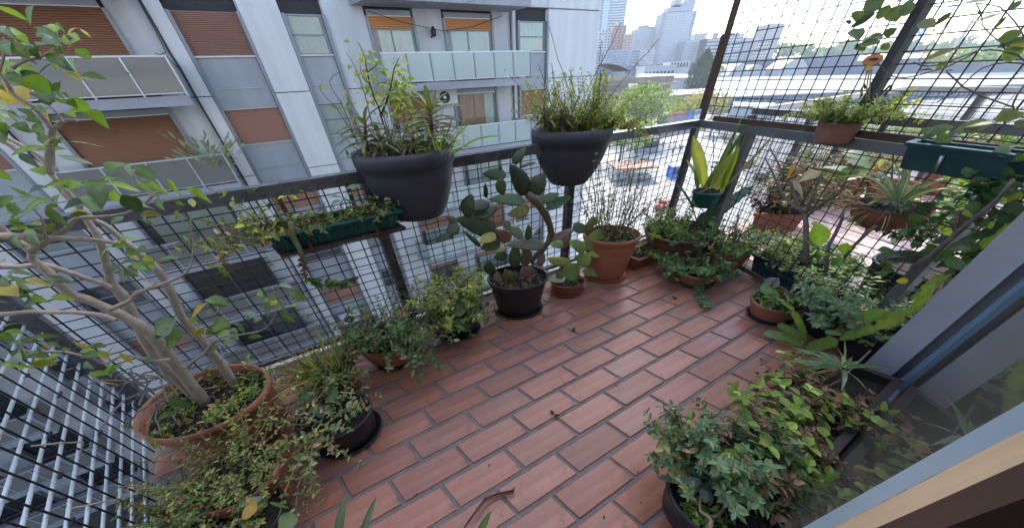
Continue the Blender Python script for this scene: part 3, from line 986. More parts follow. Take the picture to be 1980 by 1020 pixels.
def pad(t, b0, b1, w, col, th=0.11, name='pad', m_=None, nrm=None):
    b0, b1 = V(b0), V(b1)
    ax = (b1 - b0)
    L = ax.length
    d = ax / L
    nn = (V(nrm) if nrm else (CAMDIR + V((rnd(-.55, .55), rnd(-.3, .3), rnd(-.4, .4))))).normalized()
    sd_ = d.cross(nn).normalized()
    u = sd_.cross(d)
    m = MB()
    N, K = 9, 10
    for i in range(N + 1):
        f = i / N
        wd = w / 2 * (math.sin(math.pi * min(1, f ** 0.72) * 0.985 + 0.03) ** 0.6 if 0 < f < 1 else 0.10)
        wd = max(wd, w * 0.07) * rnd(0.95, 1.05)
        c = b0 + ax * f + u * (0.05 * L * math.sin(f * math.pi))
        for k in range(K):
            a = 2 * math.pi * k / K
            m.v.append(c + sd_ * (wd * math.cos(a)) + u * (max(w * th / 2 * math.sin(math.pi * (0.1 + 0.8 * f)), 0.003) * math.sin(a)))
            m.c.append(col if i < N else tuple(x * 1.1 for x in col))
    for i in range(N):
        for k in range(K):
            a, b = i * K + k, i * K + (k + 1) % K
            m.f.append((a, b, b + K, a + K))
    m.f.append(tuple(range(K))[::-1])
    m.f.append(tuple(N * K + k for k in range(K)))
    return m.obj(name, m_ or M_pad, t, True)

def bristles(t, c, rx, ry, n, L, lean, droop, w, cols, name='grass_blades', bias=None, spread=(0, 6.2832), m_=None, n_seg=6, zmin=0.004):
    m = MB()
    for i in range(n):
        a = rnd(*spread)
        q = rnd(0, 1) ** 0.5
        p = V(c) + V((math.cos(a) * q * rx, math.sin(a) * q * ry, 0))
        ln = rnd(*lean)
        d = V((math.cos(a) * math.sin(ln), math.sin(a) * math.sin(ln), math.cos(ln)))
        if bias:
            d += V(bias)
        pts = stem_path(p, d, rnd(*L), n_seg, droop, 0.1)
        for pp in pts:
            pp.z = max(pp.z, zmin)
        ww = w * rnd(0.6, 1.3)
        m.blade(pts, [ww * x for x in (0.7, 1, 1, 0.9, 0.7, 0.4, 0.05)][:n_seg + 1], V((rnd(-.6, .6), -0.8, rnd(0.2, .9))), jit(random.choice(cols), 0.2), None, 0.25)
    m.obj(name, m_ or M_leafm, t, kind='stuff')

def litter(t, c, rx, ry, n, cols, s=(0.01, 0.03), name='dry_leaves'):
    m = MB()
    for i in range(n):
        a, q = rnd(0, 6.28), rnd(0, 1) ** 0.5
        p = V(c) + V((math.cos(a) * q * rx, math.sin(a) * q * ry, rnd(0.002, 0.02)))
        d = V((rnd(-1, 1), rnd(-1, 1), rnd(-.3, .5)))
        m.small(p, d, rnd(*s), rnd(*s) * 0.5, V((rnd(-.7, .7), rnd(-.7, .7), 1)), jit(random.choice(cols), 0.3), 0.5)
    m.obj(name, M_leafm, t, kind='stuff')
def dz(p, z):
    return (p[0], p[1], p[2] + z)

# ================================================================ the fig tree in its big pot
P1 = (-1.426,0.755,0.308)
ft = thing('fig_tree', 'branching grey-barked fig tree in a wide terracotta pot at the left end of the railing', 'potted tree', (P1[0], P1[1], 0))
pot(ft, P1, 0.262, M_terra, taper=0.80, lip=0.04, soil=0.055, bulge=0.01)
BK = (0.36, 0.31, 0.27)
def limb(pts, r0, r1, name='branch', n=9):
    pts = [V(p) for p in pts]
    # smooth with a Catmull-Rom pass and knobbly radius
    out = []
    for i in range(len(pts) - 1):
        p0, p1, p2, p3 = pts[max(i - 1, 0)], pts[i], pts[i + 1], pts[min(i + 2, len(pts) - 1)]
        for s in range(4):
            f = s / 4
            out.append(0.5 * ((2 * p1) + (p2 - p0) * f + (2 * p0 - 5 * p1 + 4 * p2 - p3) * f * f + (3 * p1 - p0 - 3 * p2 + p3) * f ** 3))
    out.append(pts[-1])
    m = len(out) - 1
    MB().tube(out, [(r0 + (r1 - r0) * min(1, 1.35 * i / m)) * 0.56 * rnd(0.93, 1.09) for i in range(m + 1)], n, BK).obj(name, M_bark, ft, True)
limb([(-1.465,0.761,0.250),(-1.421,0.761,0.446),(-1.406,0.768,0.567),(-1.391,0.775,0.715),(-1.403,0.769,0.787),(-1.417,0.763,0.840),(-1.435,0.755,0.891),(-1.451,0.747,0.928),(-1.449,0.748,0.982),(-1.446,0.749,1.033),(-1.448,0.749,1.060),(-1.436,0.754,1.085),(-1.437,0.753,1.112),(-1.441,0.752,1.144),(-1.438,0.753,1.195)], 0.036, 0.014, 'trunk')
limb([(-1.509,0.781,0.263),(-1.502,0.784,0.427),(-1.492,0.789,0.567),(-1.453,0.807,0.742),(-1.426,0.820,0.851),(-1.421,0.822,0.906),(-1.404,0.830,0.954),(-1.375,0.844,1.032),(-1.359,0.851,1.080),(-1.350,0.855,1.130),(-1.338,0.861,1.203),(-1.337,0.861,1.244),(-1.336,0.862,1.279),(-1.345,0.857,1.320),(-1.361,0.850,1.378),(-1.374,0.844,1.407)], 0.033, 0.010, 'trunk')
limb([(-1.413,0.846,0.190),(-1.390,0.857,0.335),(-1.372,0.865,0.510),(-1.370,0.866,0.615),(-1.365,0.868,0.703),(-1.339,0.881,0.812),(-1.323,0.888,0.898),(-1.326,0.887,0.964),(-1.332,0.884,1.022),(-1.337,0.882,1.058),(-1.344,0.878,1.107),(-1.354,0.874,1.129),(-1.355,0.873,1.168),(-1.365,0.868,1.221),(-1.344,0.879,1.311),(-1.358,0.872,1.356),(-1.378,0.862,1.392)], 0.032, 0.009, 'trunk')
limb([(-1.395,0.732,1.096),(-1.360,0.749,1.112),(-1.304,0.775,1.141),(-1.275,0.789,1.163),(-1.229,0.810,1.159),(-1.182,0.832,1.158),(-1.138,0.853,1.175),(-1.107,0.867,1.195)], 0.016, 0.006)
limb([(-1.405,0.707,1.160),(-1.344,0.736,1.137),(-1.312,0.751,1.123),(-1.274,0.768,1.108),(-1.245,0.782,1.092),(-1.224,0.792,1.078)], 0.017, 0.012)
limb([(-1.564,0.735,1.052),(-1.520,0.755,1.034),(-1.480,0.774,1.024),(-1.457,0.785,0.989),(-1.437,0.794,0.955),(-1.416,0.804,0.920),(-1.412,0.806,0.902)], 0.015, 0.013)
limb([(-1.497,0.624,0.957),(-1.470,0.636,0.945),(-1.438,0.651,0.937),(-1.410,0.664,0.920),(-1.380,0.678,0.905),(-1.344,0.695,0.875),(-1.327,0.703,0.843)], 0.012, 0.012)
limb([(-1.377,0.741,0.857),(-1.321,0.767,0.873),(-1.299,0.777,0.893),(-1.241,0.805,0.903),(-1.190,0.828,0.914),(-1.158,0.843,0.931),(-1.136,0.853,0.958),(-1.100,0.870,1.020),(-1.081,0.879,1.076),(-1.057,0.891,1.123)], 0.014, 0.004)
limb([(-1.373,0.763,0.511),(-1.348,0.775,0.533),(-1.302,0.796,0.556),(-1.242,0.824,0.604),(-1.183,0.852,0.594),(-1.123,0.880,0.581),(-1.077,0.901,0.601),(-1.033,0.922,0.658),(-1.015,0.930,0.694)], 0.014, 0.004)
limb([(-1.368,0.745,0.588),(-1.406,0.727,0.605),(-1.425,0.718,0.639),(-1.454,0.705,0.665),(-1.497,0.685,0.653),(-1.511,0.678,0.692),(-1.534,0.667,0.741),(-1.563,0.654,0.765),(-1.591,0.640,0.789),(-1.584,0.644,0.831),(-1.609,0.632,0.852)], 0.010, 0.005)
limb([(-1.228,0.790,1.294),(-1.209,0.799,1.324),(-1.192,0.807,1.351),(-1.166,0.819,1.389),(-1.155,0.824,1.398),(-1.139,0.832,1.408),(-1.125,0.838,1.411),(-1.114,0.843,1.409)], 0.016, 0.007)
limb([(-1.164,0.820,1.394),(-1.161,0.821,1.427),(-1.165,0.819,1.452),(-1.174,0.815,1.471),(-1.169,0.818,1.500),(-1.170,0.817,1.515)], 0.009, 0.007)
limb([(-1.153,0.805,1.512),(-1.131,0.815,1.537),(-1.115,0.823,1.560),(-1.106,0.827,1.577)], 0.005, 0.003)
limb([(-1.128,0.816,1.521),(-1.104,0.828,1.534),(-1.076,0.841,1.541),(-1.049,0.854,1.556),(-1.033,0.861,1.575),(-1.027,0.864,1.588)], 0.006, 0.003)
limb([(-1.119,0.841,1.537),(-1.119,0.841,1.552),(-1.116,0.842,1.571)], 0.004, 0.003)
limb([(-1.130,0.826,1.408),(-1.127,0.827,1.427),(-1.128,0.826,1.441),(-1.132,0.825,1.450),(-1.139,0.821,1.474)], 0.005, 0.003)
limb([(-1.083,0.848,1.200),(-1.087,0.846,1.225),(-1.087,0.846,1.256),(-1.078,0.850,1.280)], 0.005, 0.003)
limb([(-1.086,0.846,1.199),(-1.054,0.861,1.207),(-1.028,0.873,1.211),(-1.027,0.874,1.191)], 0.004, 0.002)
limb([(-1.321,0.736,1.132),(-1.300,0.746,1.174),(-1.294,0.749,1.201),(-1.294,0.749,1.216)], 0.005, 0.003)
limb([(-1.245,0.803,0.912),(-1.257,0.797,0.935),(-1.264,0.794,0.970),(-1.271,0.790,0.994)], 0.005, 0.003)
limb([(-1.406,0.727,0.595),(-1.431,0.716,0.462),(-1.441,0.711,0.396),(-1.318,0.768,0.717),(-1.291,0.781,0.796)][:3], 0.006, 0.005)
LC = {'a': ((0.075, 0.125, 0.03), (0.11, 0.16, 0.045)), 'b': ((0.15, 0.24, 0.03), (0.20, 0.28, 0.05)), 'g': ((0.10, 0.15, 0.09), (0.15, 0.20, 0.12)),
      'y': ((0.42, 0.28, 0.02), (0.36, 0.28, 0.03)), 'd': ((0.03, 0.06, 0.018), (0.045, 0.08, 0.03)), 'w': ((0.36, 0.36, 0.20), (0.38, 0.36, 0.22)), 'o': ((0.30, 0.24, 0.03), (0.16, 0.16, 0.03))}
for p, q, w, c in [((-1.050,0.881,1.588),(-1.065,0.901,1.607),0.014,'b'),((-1.061,0.900,1.606),(-1.093,0.936,1.594),0.010,'g'),((-1.068,0.889,1.593),(-1.123,0.912,1.600),0.019,'g'),((-0.996,0.821,1.568),(-1.004,0.813,1.578),0.015,'g'),((-1.089,0.908,1.583),(-1.112,0.915,1.587),0.012,'b'),((-1.077,0.908,1.582),(-1.054,0.874,1.568),0.014,'a'),((-1.017,0.874,1.582),(-0.970,0.867,1.592),0.006,'w'),((-1.002,0.892,1.595),(-1.000,0.901,1.579),0.008,'w'),((-0.967,0.833,1.578),(-0.933,0.816,1.562),0.012,'b'),((-0.984,0.863,1.571),(-1.047,0.880,1.558),0.013,'b'),((-1.058,0.897,1.584),(-1.026,0.874,1.561),0.016,'b'),((-1.057,0.902,1.560),(-1.012,0.882,1.536),0.020,'b'),((-1.052,0.879,1.550),(-1.037,0.843,1.530),0.016,'a'),((-0.996,0.817,1.550),(-1.022,0.847,1.542),0.011,'a'),((-1.021,0.835,1.558),(-1.018,0.804,1.556),0.023,'a'),((-1.135,0.892,1.548),(-1.189,0.909,1.576),0.010,'g'),((-1.076,0.821,1.571),(-1.137,0.845,1.585),0.015,'g'),((-1.092,0.849,1.566),(-1.114,0.859,1.598),0.013,'b'),((-1.060,0.816,1.577),(-1.093,0.851,1.567),0.012,'b'),((-1.132,0.852,1.542),(-1.166,0.889,1.583),0.013,'a'),((-1.135,0.879,1.549),(-1.130,0.859,1.560),0.022,'g'),((-1.098,0.821,1.572),(-1.080,0.791,1.541),0.020,'a'),((-1.073,0.802,1.562),(-1.041,0.767,1.536),0.014,'a'),((-1.079,0.821,1.590),(-1.097,0.824,1.593),0.013,'b'),((-1.070,0.783,1.502),(-1.072,0.802,1.466),0.034,'b'),((-1.136,0.800,1.509),(-1.094,0.798,1.475),0.020,'a'),((-1.198,0.839,1.503),(-1.159,0.855,1.535),0.019,'b'),((-1.081,0.822,1.487),(-1.074,0.823,1.474),0.029,'a'),((-1.150,0.846,1.476),(-1.107,0.815,1.451),0.029,'a'),((-1.218,0.853,1.487),(-1.175,0.818,1.445),0.042,'y'),((-1.202,0.828,1.476),(-1.247,0.846,1.449),0.029,'y'),((-1.110,0.767,1.489),(-1.140,0.785,1.475),0.018,'o'),((-1.121,0.811,1.440),(-1.142,0.810,1.405),0.025,'y'),((-1.094,0.772,1.439),(-1.041,0.746,1.431),0.015,'a'),((-1.135,0.778,1.443),(-1.172,0.812,1.414),0.014,'g'),((-1.163,0.767,1.443),(-1.175,0.790,1.422),0.016,'g'),((-1.267,0.823,1.405),(-1.288,0.863,1.397),0.017,'a'),((-1.177,0.782,1.414),(-1.157,0.774,1.391),0.019,'a'),((-1.121,0.834,1.463),(-1.138,0.857,1.447),0.020,'b'),((-1.055,0.805,1.471),(-1.070,0.826,1.454),0.013,'g'),((-1.129,0.869,1.454),(-1.144,0.902,1.422),0.032,'b'),((-1.048,0.798,1.449),(-1.078,0.835,1.436),0.019,'a'),((-1.062,0.799,1.431),(-1.041,0.791,1.418),0.016,'b'),((-1.084,0.863,1.432),(-1.116,0.896,1.382),0.022,'b'),((-1.076,0.828,1.425),(-1.108,0.862,1.410),0.006,'g'),((-1.130,0.832,1.462),(-1.116,0.817,1.445),0.020,'g'),((-1.172,0.780,1.458),(-1.138,0.759,1.440),0.018,'w'),((-1.172,0.746,1.396),(-1.131,0.725,1.419),0.018,'a'),((-1.202,0.819,1.420),(-1.232,0.861,1.405),0.014,'a')]:
    e, mcol = LC[c]
    big_leaf(ft, p, q, w * 1.25, jit(e, 0.15), jit(mcol, 0.1), droop=rnd(-0.02, 0.16), curl=rnd(-0.05, 0.1))
for p, q, w, c in [((-1.039,0.820,1.302),(-1.040,0.768,1.291),0.043,'a'),((-1.133,0.894,1.287),(-1.148,0.890,1.252),0.030,'g'),((-1.115,0.819,1.271),(-1.120,0.787,1.268),0.015,'b'),((-1.085,0.860,1.286),(-1.088,0.896,1.240),0.029,'g'),((-1.082,0.842,1.254),(-1.058,0.844,1.202),0.033,'g'),((-1.029,0.809,1.262),(-1.039,0.852,1.198),0.018,'b'),((-1.088,0.779,1.263),(-1.042,0.800,1.228),0.018,'b'),((-1.210,0.836,1.246),(-1.248,0.777,1.264),0.017,'b'),((-1.272,0.793,1.263),(-1.321,0.821,1.248),0.010,'a'),((-1.188,0.817,1.251),(-1.220,0.835,1.199),0.018,'g'),((-1.143,0.764,1.190),(-1.151,0.752,1.237),0.040,'g'),((-1.147,0.768,1.195),(-1.140,0.811,1.251),0.031,'g'),((-1.110,0.806,1.222),(-1.094,0.808,1.168),0.032,'d'),((-1.212,0.859,1.217),(-1.232,0.889,1.175),0.027,'b'),((-1.155,0.882,1.255),(-1.186,0.862,1.248),0.018,'g'),((-1.207,0.788,1.209),(-1.278,0.781,1.190),0.038,'d'),((-1.247,0.768,1.233),(-1.280,0.729,1.236),0.014,'b'),((-1.234,0.763,1.237),(-1.264,0.709,1.213),0.014,'b'),((-1.246,0.754,1.224),(-1.326,0.772,1.207),0.015,'g'),((-1.286,0.818,1.231),(-1.322,0.816,1.208),0.021,'g'),((-1.272,0.759,1.213),(-1.250,0.751,1.153),0.020,'a'),((-1.198,0.735,1.222),(-1.203,0.707,1.210),0.026,'a'),((-1.276,0.798,1.179),(-1.285,0.835,1.155),0.026,'o'),((-1.053,0.842,1.203),(-1.089,0.858,1.151),0.026,'g'),((-1.066,0.895,1.180),(-1.125,0.889,1.161),0.032,'g'),((-1.024,0.899,1.205),(-1.012,0.934,1.141),0.018,'b'),((-1.013,0.861,1.197),(-1.034,0.875,1.243),0.022,'b'),((-0.985,0.862,1.184),(-0.994,0.857,1.158),0.017,'w'),((-1.077,0.889,1.167),(-1.080,0.909,1.150),0.012,'b'),((-1.292,0.720,1.181),(-1.372,0.734,1.165),0.030,'g'),((-1.349,0.745,1.143),(-1.407,0.726,1.117),0.049,'b'),((-1.262,0.694,1.178),(-1.293,0.685,1.184),0.019,'b'),((-1.276,0.722,1.212),(-1.323,0.719,1.194),0.019,'a'),((-1.306,0.738,1.162),(-1.328,0.764,1.136),0.031,'a'),((-1.320,0.758,1.161),(-1.378,0.765,1.161),0.014,'b'),((-1.319,0.716,1.121),(-1.333,0.726,1.152),0.027,'g'),((-1.252,0.802,1.072),(-1.224,0.853,1.061),0.012,'b'),((-1.202,0.771,1.079),(-1.225,0.799,1.059),0.023,'b')]:
    e, mcol = LC[c]
    big_leaf(ft, p, q, w * 1.25, jit(e, 0.15), jit(mcol, 0.1), droop=rnd(0.0, 0.18), curl=rnd(-0.05, 0.12))
for p, q, w, c in [((-1.285,0.826,1.061),(-1.368,0.809,1.004),0.010,'b'),((-1.307,0.831,1.036),(-1.333,0.871,1.026),0.021,'b'),((-1.242,0.796,1.033),(-1.214,0.813,1.033),0.024,'a'),((-1.168,0.781,1.038),(-1.178,0.815,0.967),0.021,'o'),((-1.308,0.825,0.990),(-1.345,0.805,0.967),0.032,'a'),((-1.277,0.804,0.989),(-1.304,0.817,0.934),0.032,'g'),((-1.273,0.812,0.992),(-1.221,0.799,0.972),0.018,'b'),((-1.274,0.819,1.017),(-1.266,0.831,0.992),0.021,'o'),((-1.239,0.819,0.977),(-1.236,0.811,0.956),0.014,'a'),((-1.444,0.717,1.105),(-1.463,0.740,1.085),0.010,'b'),((-1.482,0.701,1.038),(-1.480,0.727,0.979),0.019,'g'),((-1.385,0.660,1.069),(-1.311,0.655,1.057),0.011,'a'),((-1.447,0.689,1.026),(-1.460,0.700,0.958),0.022,'g'),((-1.377,0.691,1.031),(-1.393,0.704,0.995),0.009,'a'),((-1.515,0.685,1.011),(-1.446,0.665,0.987),0.034,'y'),((-1.474,0.681,1.041),(-1.438,0.667,1.020),0.024,'a'),((-1.377,0.667,1.098),(-1.326,0.649,1.110),0.011,'b'),((-1.428,0.681,1.050),(-1.387,0.663,1.056),0.009,'a')]:
    e, mcol = LC[c]
    big_leaf(ft, p, q, w * 1.25, jit(e, 0.15), jit(mcol, 0.1), droop=rnd(0.0, 0.15))
for p, q, w, c in [((-1.501,0.608,0.863),(-1.451,0.579,0.915),0.018,'a'),((-1.546,0.626,0.841),(-1.505,0.632,0.841),0.019,'g'),((-1.538,0.651,0.836),(-1.503,0.677,0.804),0.012,'a'),((-1.475,0.627,0.825),(-1.511,0.656,0.773),0.020,'g'),((-1.393,0.632,0.825),(-1.366,0.633,0.784),0.010,'y'),((-1.484,0.629,0.819),(-1.465,0.627,0.819),0.014,'y'),((-1.485,0.605,0.861),(-1.557,0.609,0.834),0.019,'g'),((-1.543,0.614,0.796),(-1.452,0.604,0.817),0.012,'a'),((-1.591,0.626,0.795),(-1.555,0.597,0.769),0.040,'g'),((-1.603,0.611,0.769),(-1.607,0.591,0.776),0.016,'b'),((-1.629,0.604,0.760),(-1.658,0.643,0.698),0.012,'b'),((-1.604,0.649,0.718),(-1.558,0.662,0.732),0.021,'b'),((-1.599,0.651,0.727),(-1.634,0.651,0.730),0.025,'y'),((-1.489,0.639,0.766),(-1.423,0.629,0.793),0.014,'a'),((-1.507,0.663,0.715),(-1.460,0.692,0.696),0.022,'a'),((-1.509,0.714,0.668),(-1.532,0.756,0.671),0.028,'b'),((-1.434,0.699,0.692),(-1.416,0.691,0.636),0.011,'y'),((-1.458,0.728,0.621),(-1.367,0.714,0.626),0.016,'a'),((-1.394,0.646,0.671),(-1.433,0.636,0.636),0.026,'g'),((-1.515,0.662,0.629),(-1.501,0.628,0.623),0.022,'g'),((-1.538,0.653,0.600),(-1.558,0.689,0.517),0.028,'y'),((-1.538,0.617,0.865),(-1.527,0.615,0.894),0.022,'a')]:
    e, mcol = LC[c]
    big_leaf(ft, p, q, w * 1.25, jit(e, 0.15), jit(mcol, 0.1), droop=rnd(0.0, 0.15))
for p, q, w, c in [((-0.961,0.922,0.789),(-0.910,0.926,0.773),0.019,'g'),((-1.003,0.994,0.707),(-0.964,1.000,0.638),0.039,'a'),((-1.060,0.966,0.675),(-1.127,0.975,0.667),0.018,'b'),((-1.023,0.938,0.723),(-1.051,0.902,0.722),0.013,'g'),((-1.038,0.978,0.726),(-1.045,0.975,0.675),0.031,'a'),((-1.004,0.925,0.711),(-1.016,0.902,0.702),0.027,'y'),((-1.039,0.979,0.671),(-1.054,0.970,0.594),0.043,'g'),((-0.904,0.956,0.713),(-0.914,0.949,0.688),0.015,'a'),((-1.058,0.864,0.700),(-1.102,0.855,0.712),0.019,'g'),((-1.080,0.893,0.651),(-1.093,0.867,0.646),0.037,'g'),((-1.135,0.909,0.658),(-1.181,0.919,0.609),0.015,'g'),((-0.971,0.892,0.659),(-0.958,0.901,0.606),0.041,'a'),((-1.011,0.905,0.630),(-1.018,0.944,0.557),0.032,'d'),((-0.986,0.979,0.571),(-0.966,0.963,0.554),0.015,'g'),((-1.189,0.821,0.709),(-1.136,0.812,0.666),0.031,'a'),((-1.282,0.865,0.638),(-1.255,0.858,0.602),0.023,'d'),((-1.183,0.865,0.650),(-1.156,0.875,0.623),0.011,'g'),((-1.205,0.859,0.778),(-1.175,0.883,0.734),0.019,'a'),((-1.232,0.859,0.731),(-1.199,0.837,0.724),0.025,'g'),((-1.222,0.865,0.711),(-1.185,0.863,0.723),0.019,'o'),((-1.189,0.853,0.635),(-1.168,0.847,0.611),0.015,'g')]:
    e, mcol = LC[c]
    big_leaf(ft, p, q, w * 1.25, jit(e, 0.15), jit(mcol, 0.1), droop=rnd(0.0, 0.15))
for p, q, w, c in [((-1.234,0.803,0.744),(-1.173,0.835,0.790),0.034,'y'),((-1.250,0.816,0.739),(-1.234,0.810,0.695),0.061,'b'),((-1.217,0.866,0.779),(-1.174,0.895,0.723),0.042,'a'),((-1.177,0.798,0.703),(-1.116,0.803,0.694),0.050,'a'),((-1.273,0.804,0.674),(-1.292,0.836,0.626),0.031,'o'),((-1.385,0.805,0.704),(-1.425,0.791,0.672),0.045,'b'),((-1.237,0.767,0.773),(-1.332,0.750,0.724),0.057,'g'),((-1.297,0.790,0.678),(-1.367,0.764,0.638),0.071,'a'),((-1.372,0.789,0.713),(-1.379,0.798,0.674),0.050,'a'),((-1.241,0.822,0.668),(-1.251,0.858,0.599),0.043,'a')]:
    e, mcol = LC[c]
    big_leaf(ft, p, q, w * 1.25, jit(e, 0.15), jit(mcol, 0.1), droop=rnd(0.0, 0.15))
for c_, n_, r_ in (((-1.143,0.819,1.504), 12, 0.10), ((-1.191,0.797,1.438), 12, 0.10), ((-1.219,0.794,1.376), 9, 0.08), ((-1.279,0.766,1.310), 6, 0.08), ((-1.070,0.854,1.546), 8, 0.06), ((-1.070,0.854,1.589), 8, 0.07), ((-1.141,0.821,1.205), 12, 0.08), ((-1.314,0.740,1.186), 10, 0.08), ((-1.456,0.673,1.003), 10, 0.08), ((-1.547,0.631,0.800), 14, 0.09), ((-1.474,0.675,0.699), 8, 0.06), ((-1.030,0.923,0.687), 10, 0.06), ((-1.201,0.844,0.627), 6, 0.06), ((-1.230,0.810,1.009), 6, 0.05)):
    for k in range(n_):
        p = V(c_) + V((rnd(-1, 1), rnd(-.6, .6), rnd(-.8, .8))) * r_
        d = V((rnd(-1, 1), rnd(-.7, .5), rnd(-.9, .35))).normalized() * rnd(0.035, 0.06)
        c = random.choice('abbggaaod')
        big_leaf(ft, p, p + d, rnd(0.018, 0.027), jit(LC[c][0], 0.15), jit(LC[c][1], 0.1), droop=rnd(0.02, 0.16))
sp = (P1[0], P1[1], P1[2] - 0.05)
litter(ft, sp, 0.25, 0.16, 160, STRAW + DRY)
bush(ft, dz(sp, 0), 0.22, 0.14, 46, (0.04, 0.12), (0.2, 1.2), 0.1, (0.014, 0.03), LIME + GREEN, step=0.016, names=('undergrowth_stems', 'undergrowth'))
for p, q, w, c in [((-1.329,0.596,0.446),(-1.369,0.574,0.431),0.016,'a'),((-1.327,0.616,0.439),(-1.365,0.588,0.444),0.022,'a'),((-1.269,0.620,0.465),(-1.268,0.631,0.504),0.027,'d'),((-1.255,0.617,0.459),(-1.290,0.612,0.529),0.027,'d'),((-1.302,0.621,0.457),(-1.313,0.613,0.510),0.027,'a'),((-1.266,0.621,0.423),(-1.275,0.626,0.465),0.022,'d')]:
    big_leaf(ft, p, q, w, jit((0.05, 0.09, 0.03)), droop=0.1, name='ground_leaf')
m = MB()
for p in [(-1.452,0.726,0.447),(-1.496,0.706,0.447),(-1.529,0.690,0.438),(-1.509,0.699,0.362),(-1.486,0.710,0.493),(-1.453,0.725,0.502),(-1.502,0.703,0.315),(-1.450,0.727,0.389)]:
    for k in range(3):
        m.tube(stem_path(p, (rnd(-1, .6), rnd(-.6, .4), rnd(.1, .7)), rnd(.1, .25), 5, 0.5, 0.3), 0.003, 4, jit((0.13, 0.11, 0.1)), False)
m.obj('dry_stems', M_stem, ft, kind='stuff')
# ================================================================ pots along the street railing
def at(P):
    return (P[0], P[1], 0)
def soilp(P, d=0.03):
    return (P[0], P[1], P[2] - d)

P2 = (-1.041,0.967,0.174)
t = thing('potted_grass', 'low terracotta pot of bright grass blades spilling brown straw beside the fig tree', 'potted plant', at(P2))
pot(t, P2, 0.150, M_terrad, taper=0.75, lip=0.022)
bristles(t, soilp(P2), 0.10, 0.06, 34, (0.12, 0.34), (0.02, 0.5), 0.05, 0.011, [(0.16, 0.22, 0.05), (0.22, 0.26, 0.06), (0.10, 0.17, 0.05)])
bristles(t, soilp(P2, 0.01), 0.10, 0.06, 90, (0.14, 0.34), (0.7, 1.5), 0.28, 0.005, STRAW, name='straw', bias=(-0.9, 0.1, 0.1), zmin=0.03)
bristles(t, soilp(P2, 0.01), 0.12, 0.07, 40, (0.1, 0.22), (0.9, 1.5), 0.5, 0.004, DRY + STRAW, name='dead_stalks', zmin=0.03)
bush(t, soilp(P2), 0.12, 0.07, 38, (0.08, 0.2), (0.3, 1.1), 0.14, (0.014, 0.026), GREEN + LIME, step=0.016, aspect=0.42)

P3 = (-0.770,1.153,0.198)
t = thing('potted_shrub', 'rounded terracotta pot of thin trailing shrub with pointed leaves left of the yellow-green bush', 'potted plant', at(P3))
pot(t, P3, 0.172, M_terra, taper=0.62, lip=0.0, soil=0.02, bulge=0.12, saucer=M_pblack)
bush(t, soilp(P3, 0.01), 0.13, 0.09, 95, (0.10, 0.27), (0.2, 1.2), 0.10, (0.018, 0.032), MINT + GREEN, step=0.02, aspect=0.42)
bush(t, soilp(P3, 0.01), 0.12, 0.08, 22, (0.16, 0.30), (0.0, 0.7), 0.05, (0.018, 0.03), MINT, step=0.026, stem_col=(0.16, 0.06, 0.04), bias=(-0.2, 0.1, 0))
bush(t, (P3[0] + .1, P3[1] - .07, P3[2]), 0.04, 0.02, 7, (0.2, 0.3), (0.9, 1.4), 0.32, (0.03, 0.045), MINT, step=0.022, spread=(-1.4, -0.1), names=('trailing_stems', 'trailing_leaves'))

P4 = (-0.398,1.376,0.200)
t = thing('potted_shrub', 'black plastic pot of bright yellow-green bush left of the big prickly pear', 'potted plant', at(P4))
pot(t, P4, 0.186, M_pblack, taper=0.70, lip=0.02, saucer=M_pblack)
bush(t, soilp(P4, 0.01), 0.14, 0.10, 100, (0.15, 0.31), (0.2, 1.05), 0.08, (0.022, 0.038), LIME + [(0.16, 0.20, 0.05)], step=0.022, aspect=0.5, bias=(-0.15, 0.3, 0), cols2=OLIVE)
bush(t, soilp(P4, 0.01), 0.15, 0.09, 30, (0.08, 0.19), (0.8, 1.35), 0.14, (0.03, 0.05), MINT, step=0.024, aspect=0.46, spread=(-3.3, 0.5), names=('lower_stems', 'lower_foliage'))
big_leaf(t, (-0.390,1.243,0.290), (-0.283,1.293,0.309), 0.10, (0.06, 0.11, 0.045), droop=0.05, name='round_leaf')

P5 = (0.033,1.566,0.302)
t = thing('prickly_pear', 'tall prickly pear cactus with many dark pads in a black plastic pot', 'cactus', at(P5))
pot(t, P5, 0.212, M_pblack, taper=0.72, lip=0.02, soil=0.05, saucer=M_pblack)
CC = {'a': (0.034, 0.062, 0.016), 'd': (0.018, 0.034, 0.010), 'y': (0.17, 0.16, 0.03), 'g': (0.10, 0.115, 0.06), 'b': (0.13, 0.085, 0.05), 'l': (0.14, 0.20, 0.05), 'k': (0.24, 0.28, 0.06), 'w': (0.30, 0.29, 0.20), 's': (0.22, 0.21, 0.19)}
MB().tube([(0.140,1.674,0.335),(0.170,1.688,0.383),(0.222,1.713,0.416),(0.267,1.734,0.466),(0.289,1.744,0.528),(0.276,1.738,0.599),(0.246,1.724,0.678),(0.208,1.706,0.742),(0.163,1.685,0.805),(0.118,1.664,0.855)], [0.015, 0.018, 0.023, 0.020, 0.026, 0.022, 0.028, 0.024, 0.030, 0.022], 10, (0.11, 0.085, 0.045)).obj('woody_stem', M_bark if False else M_pad, t, True)
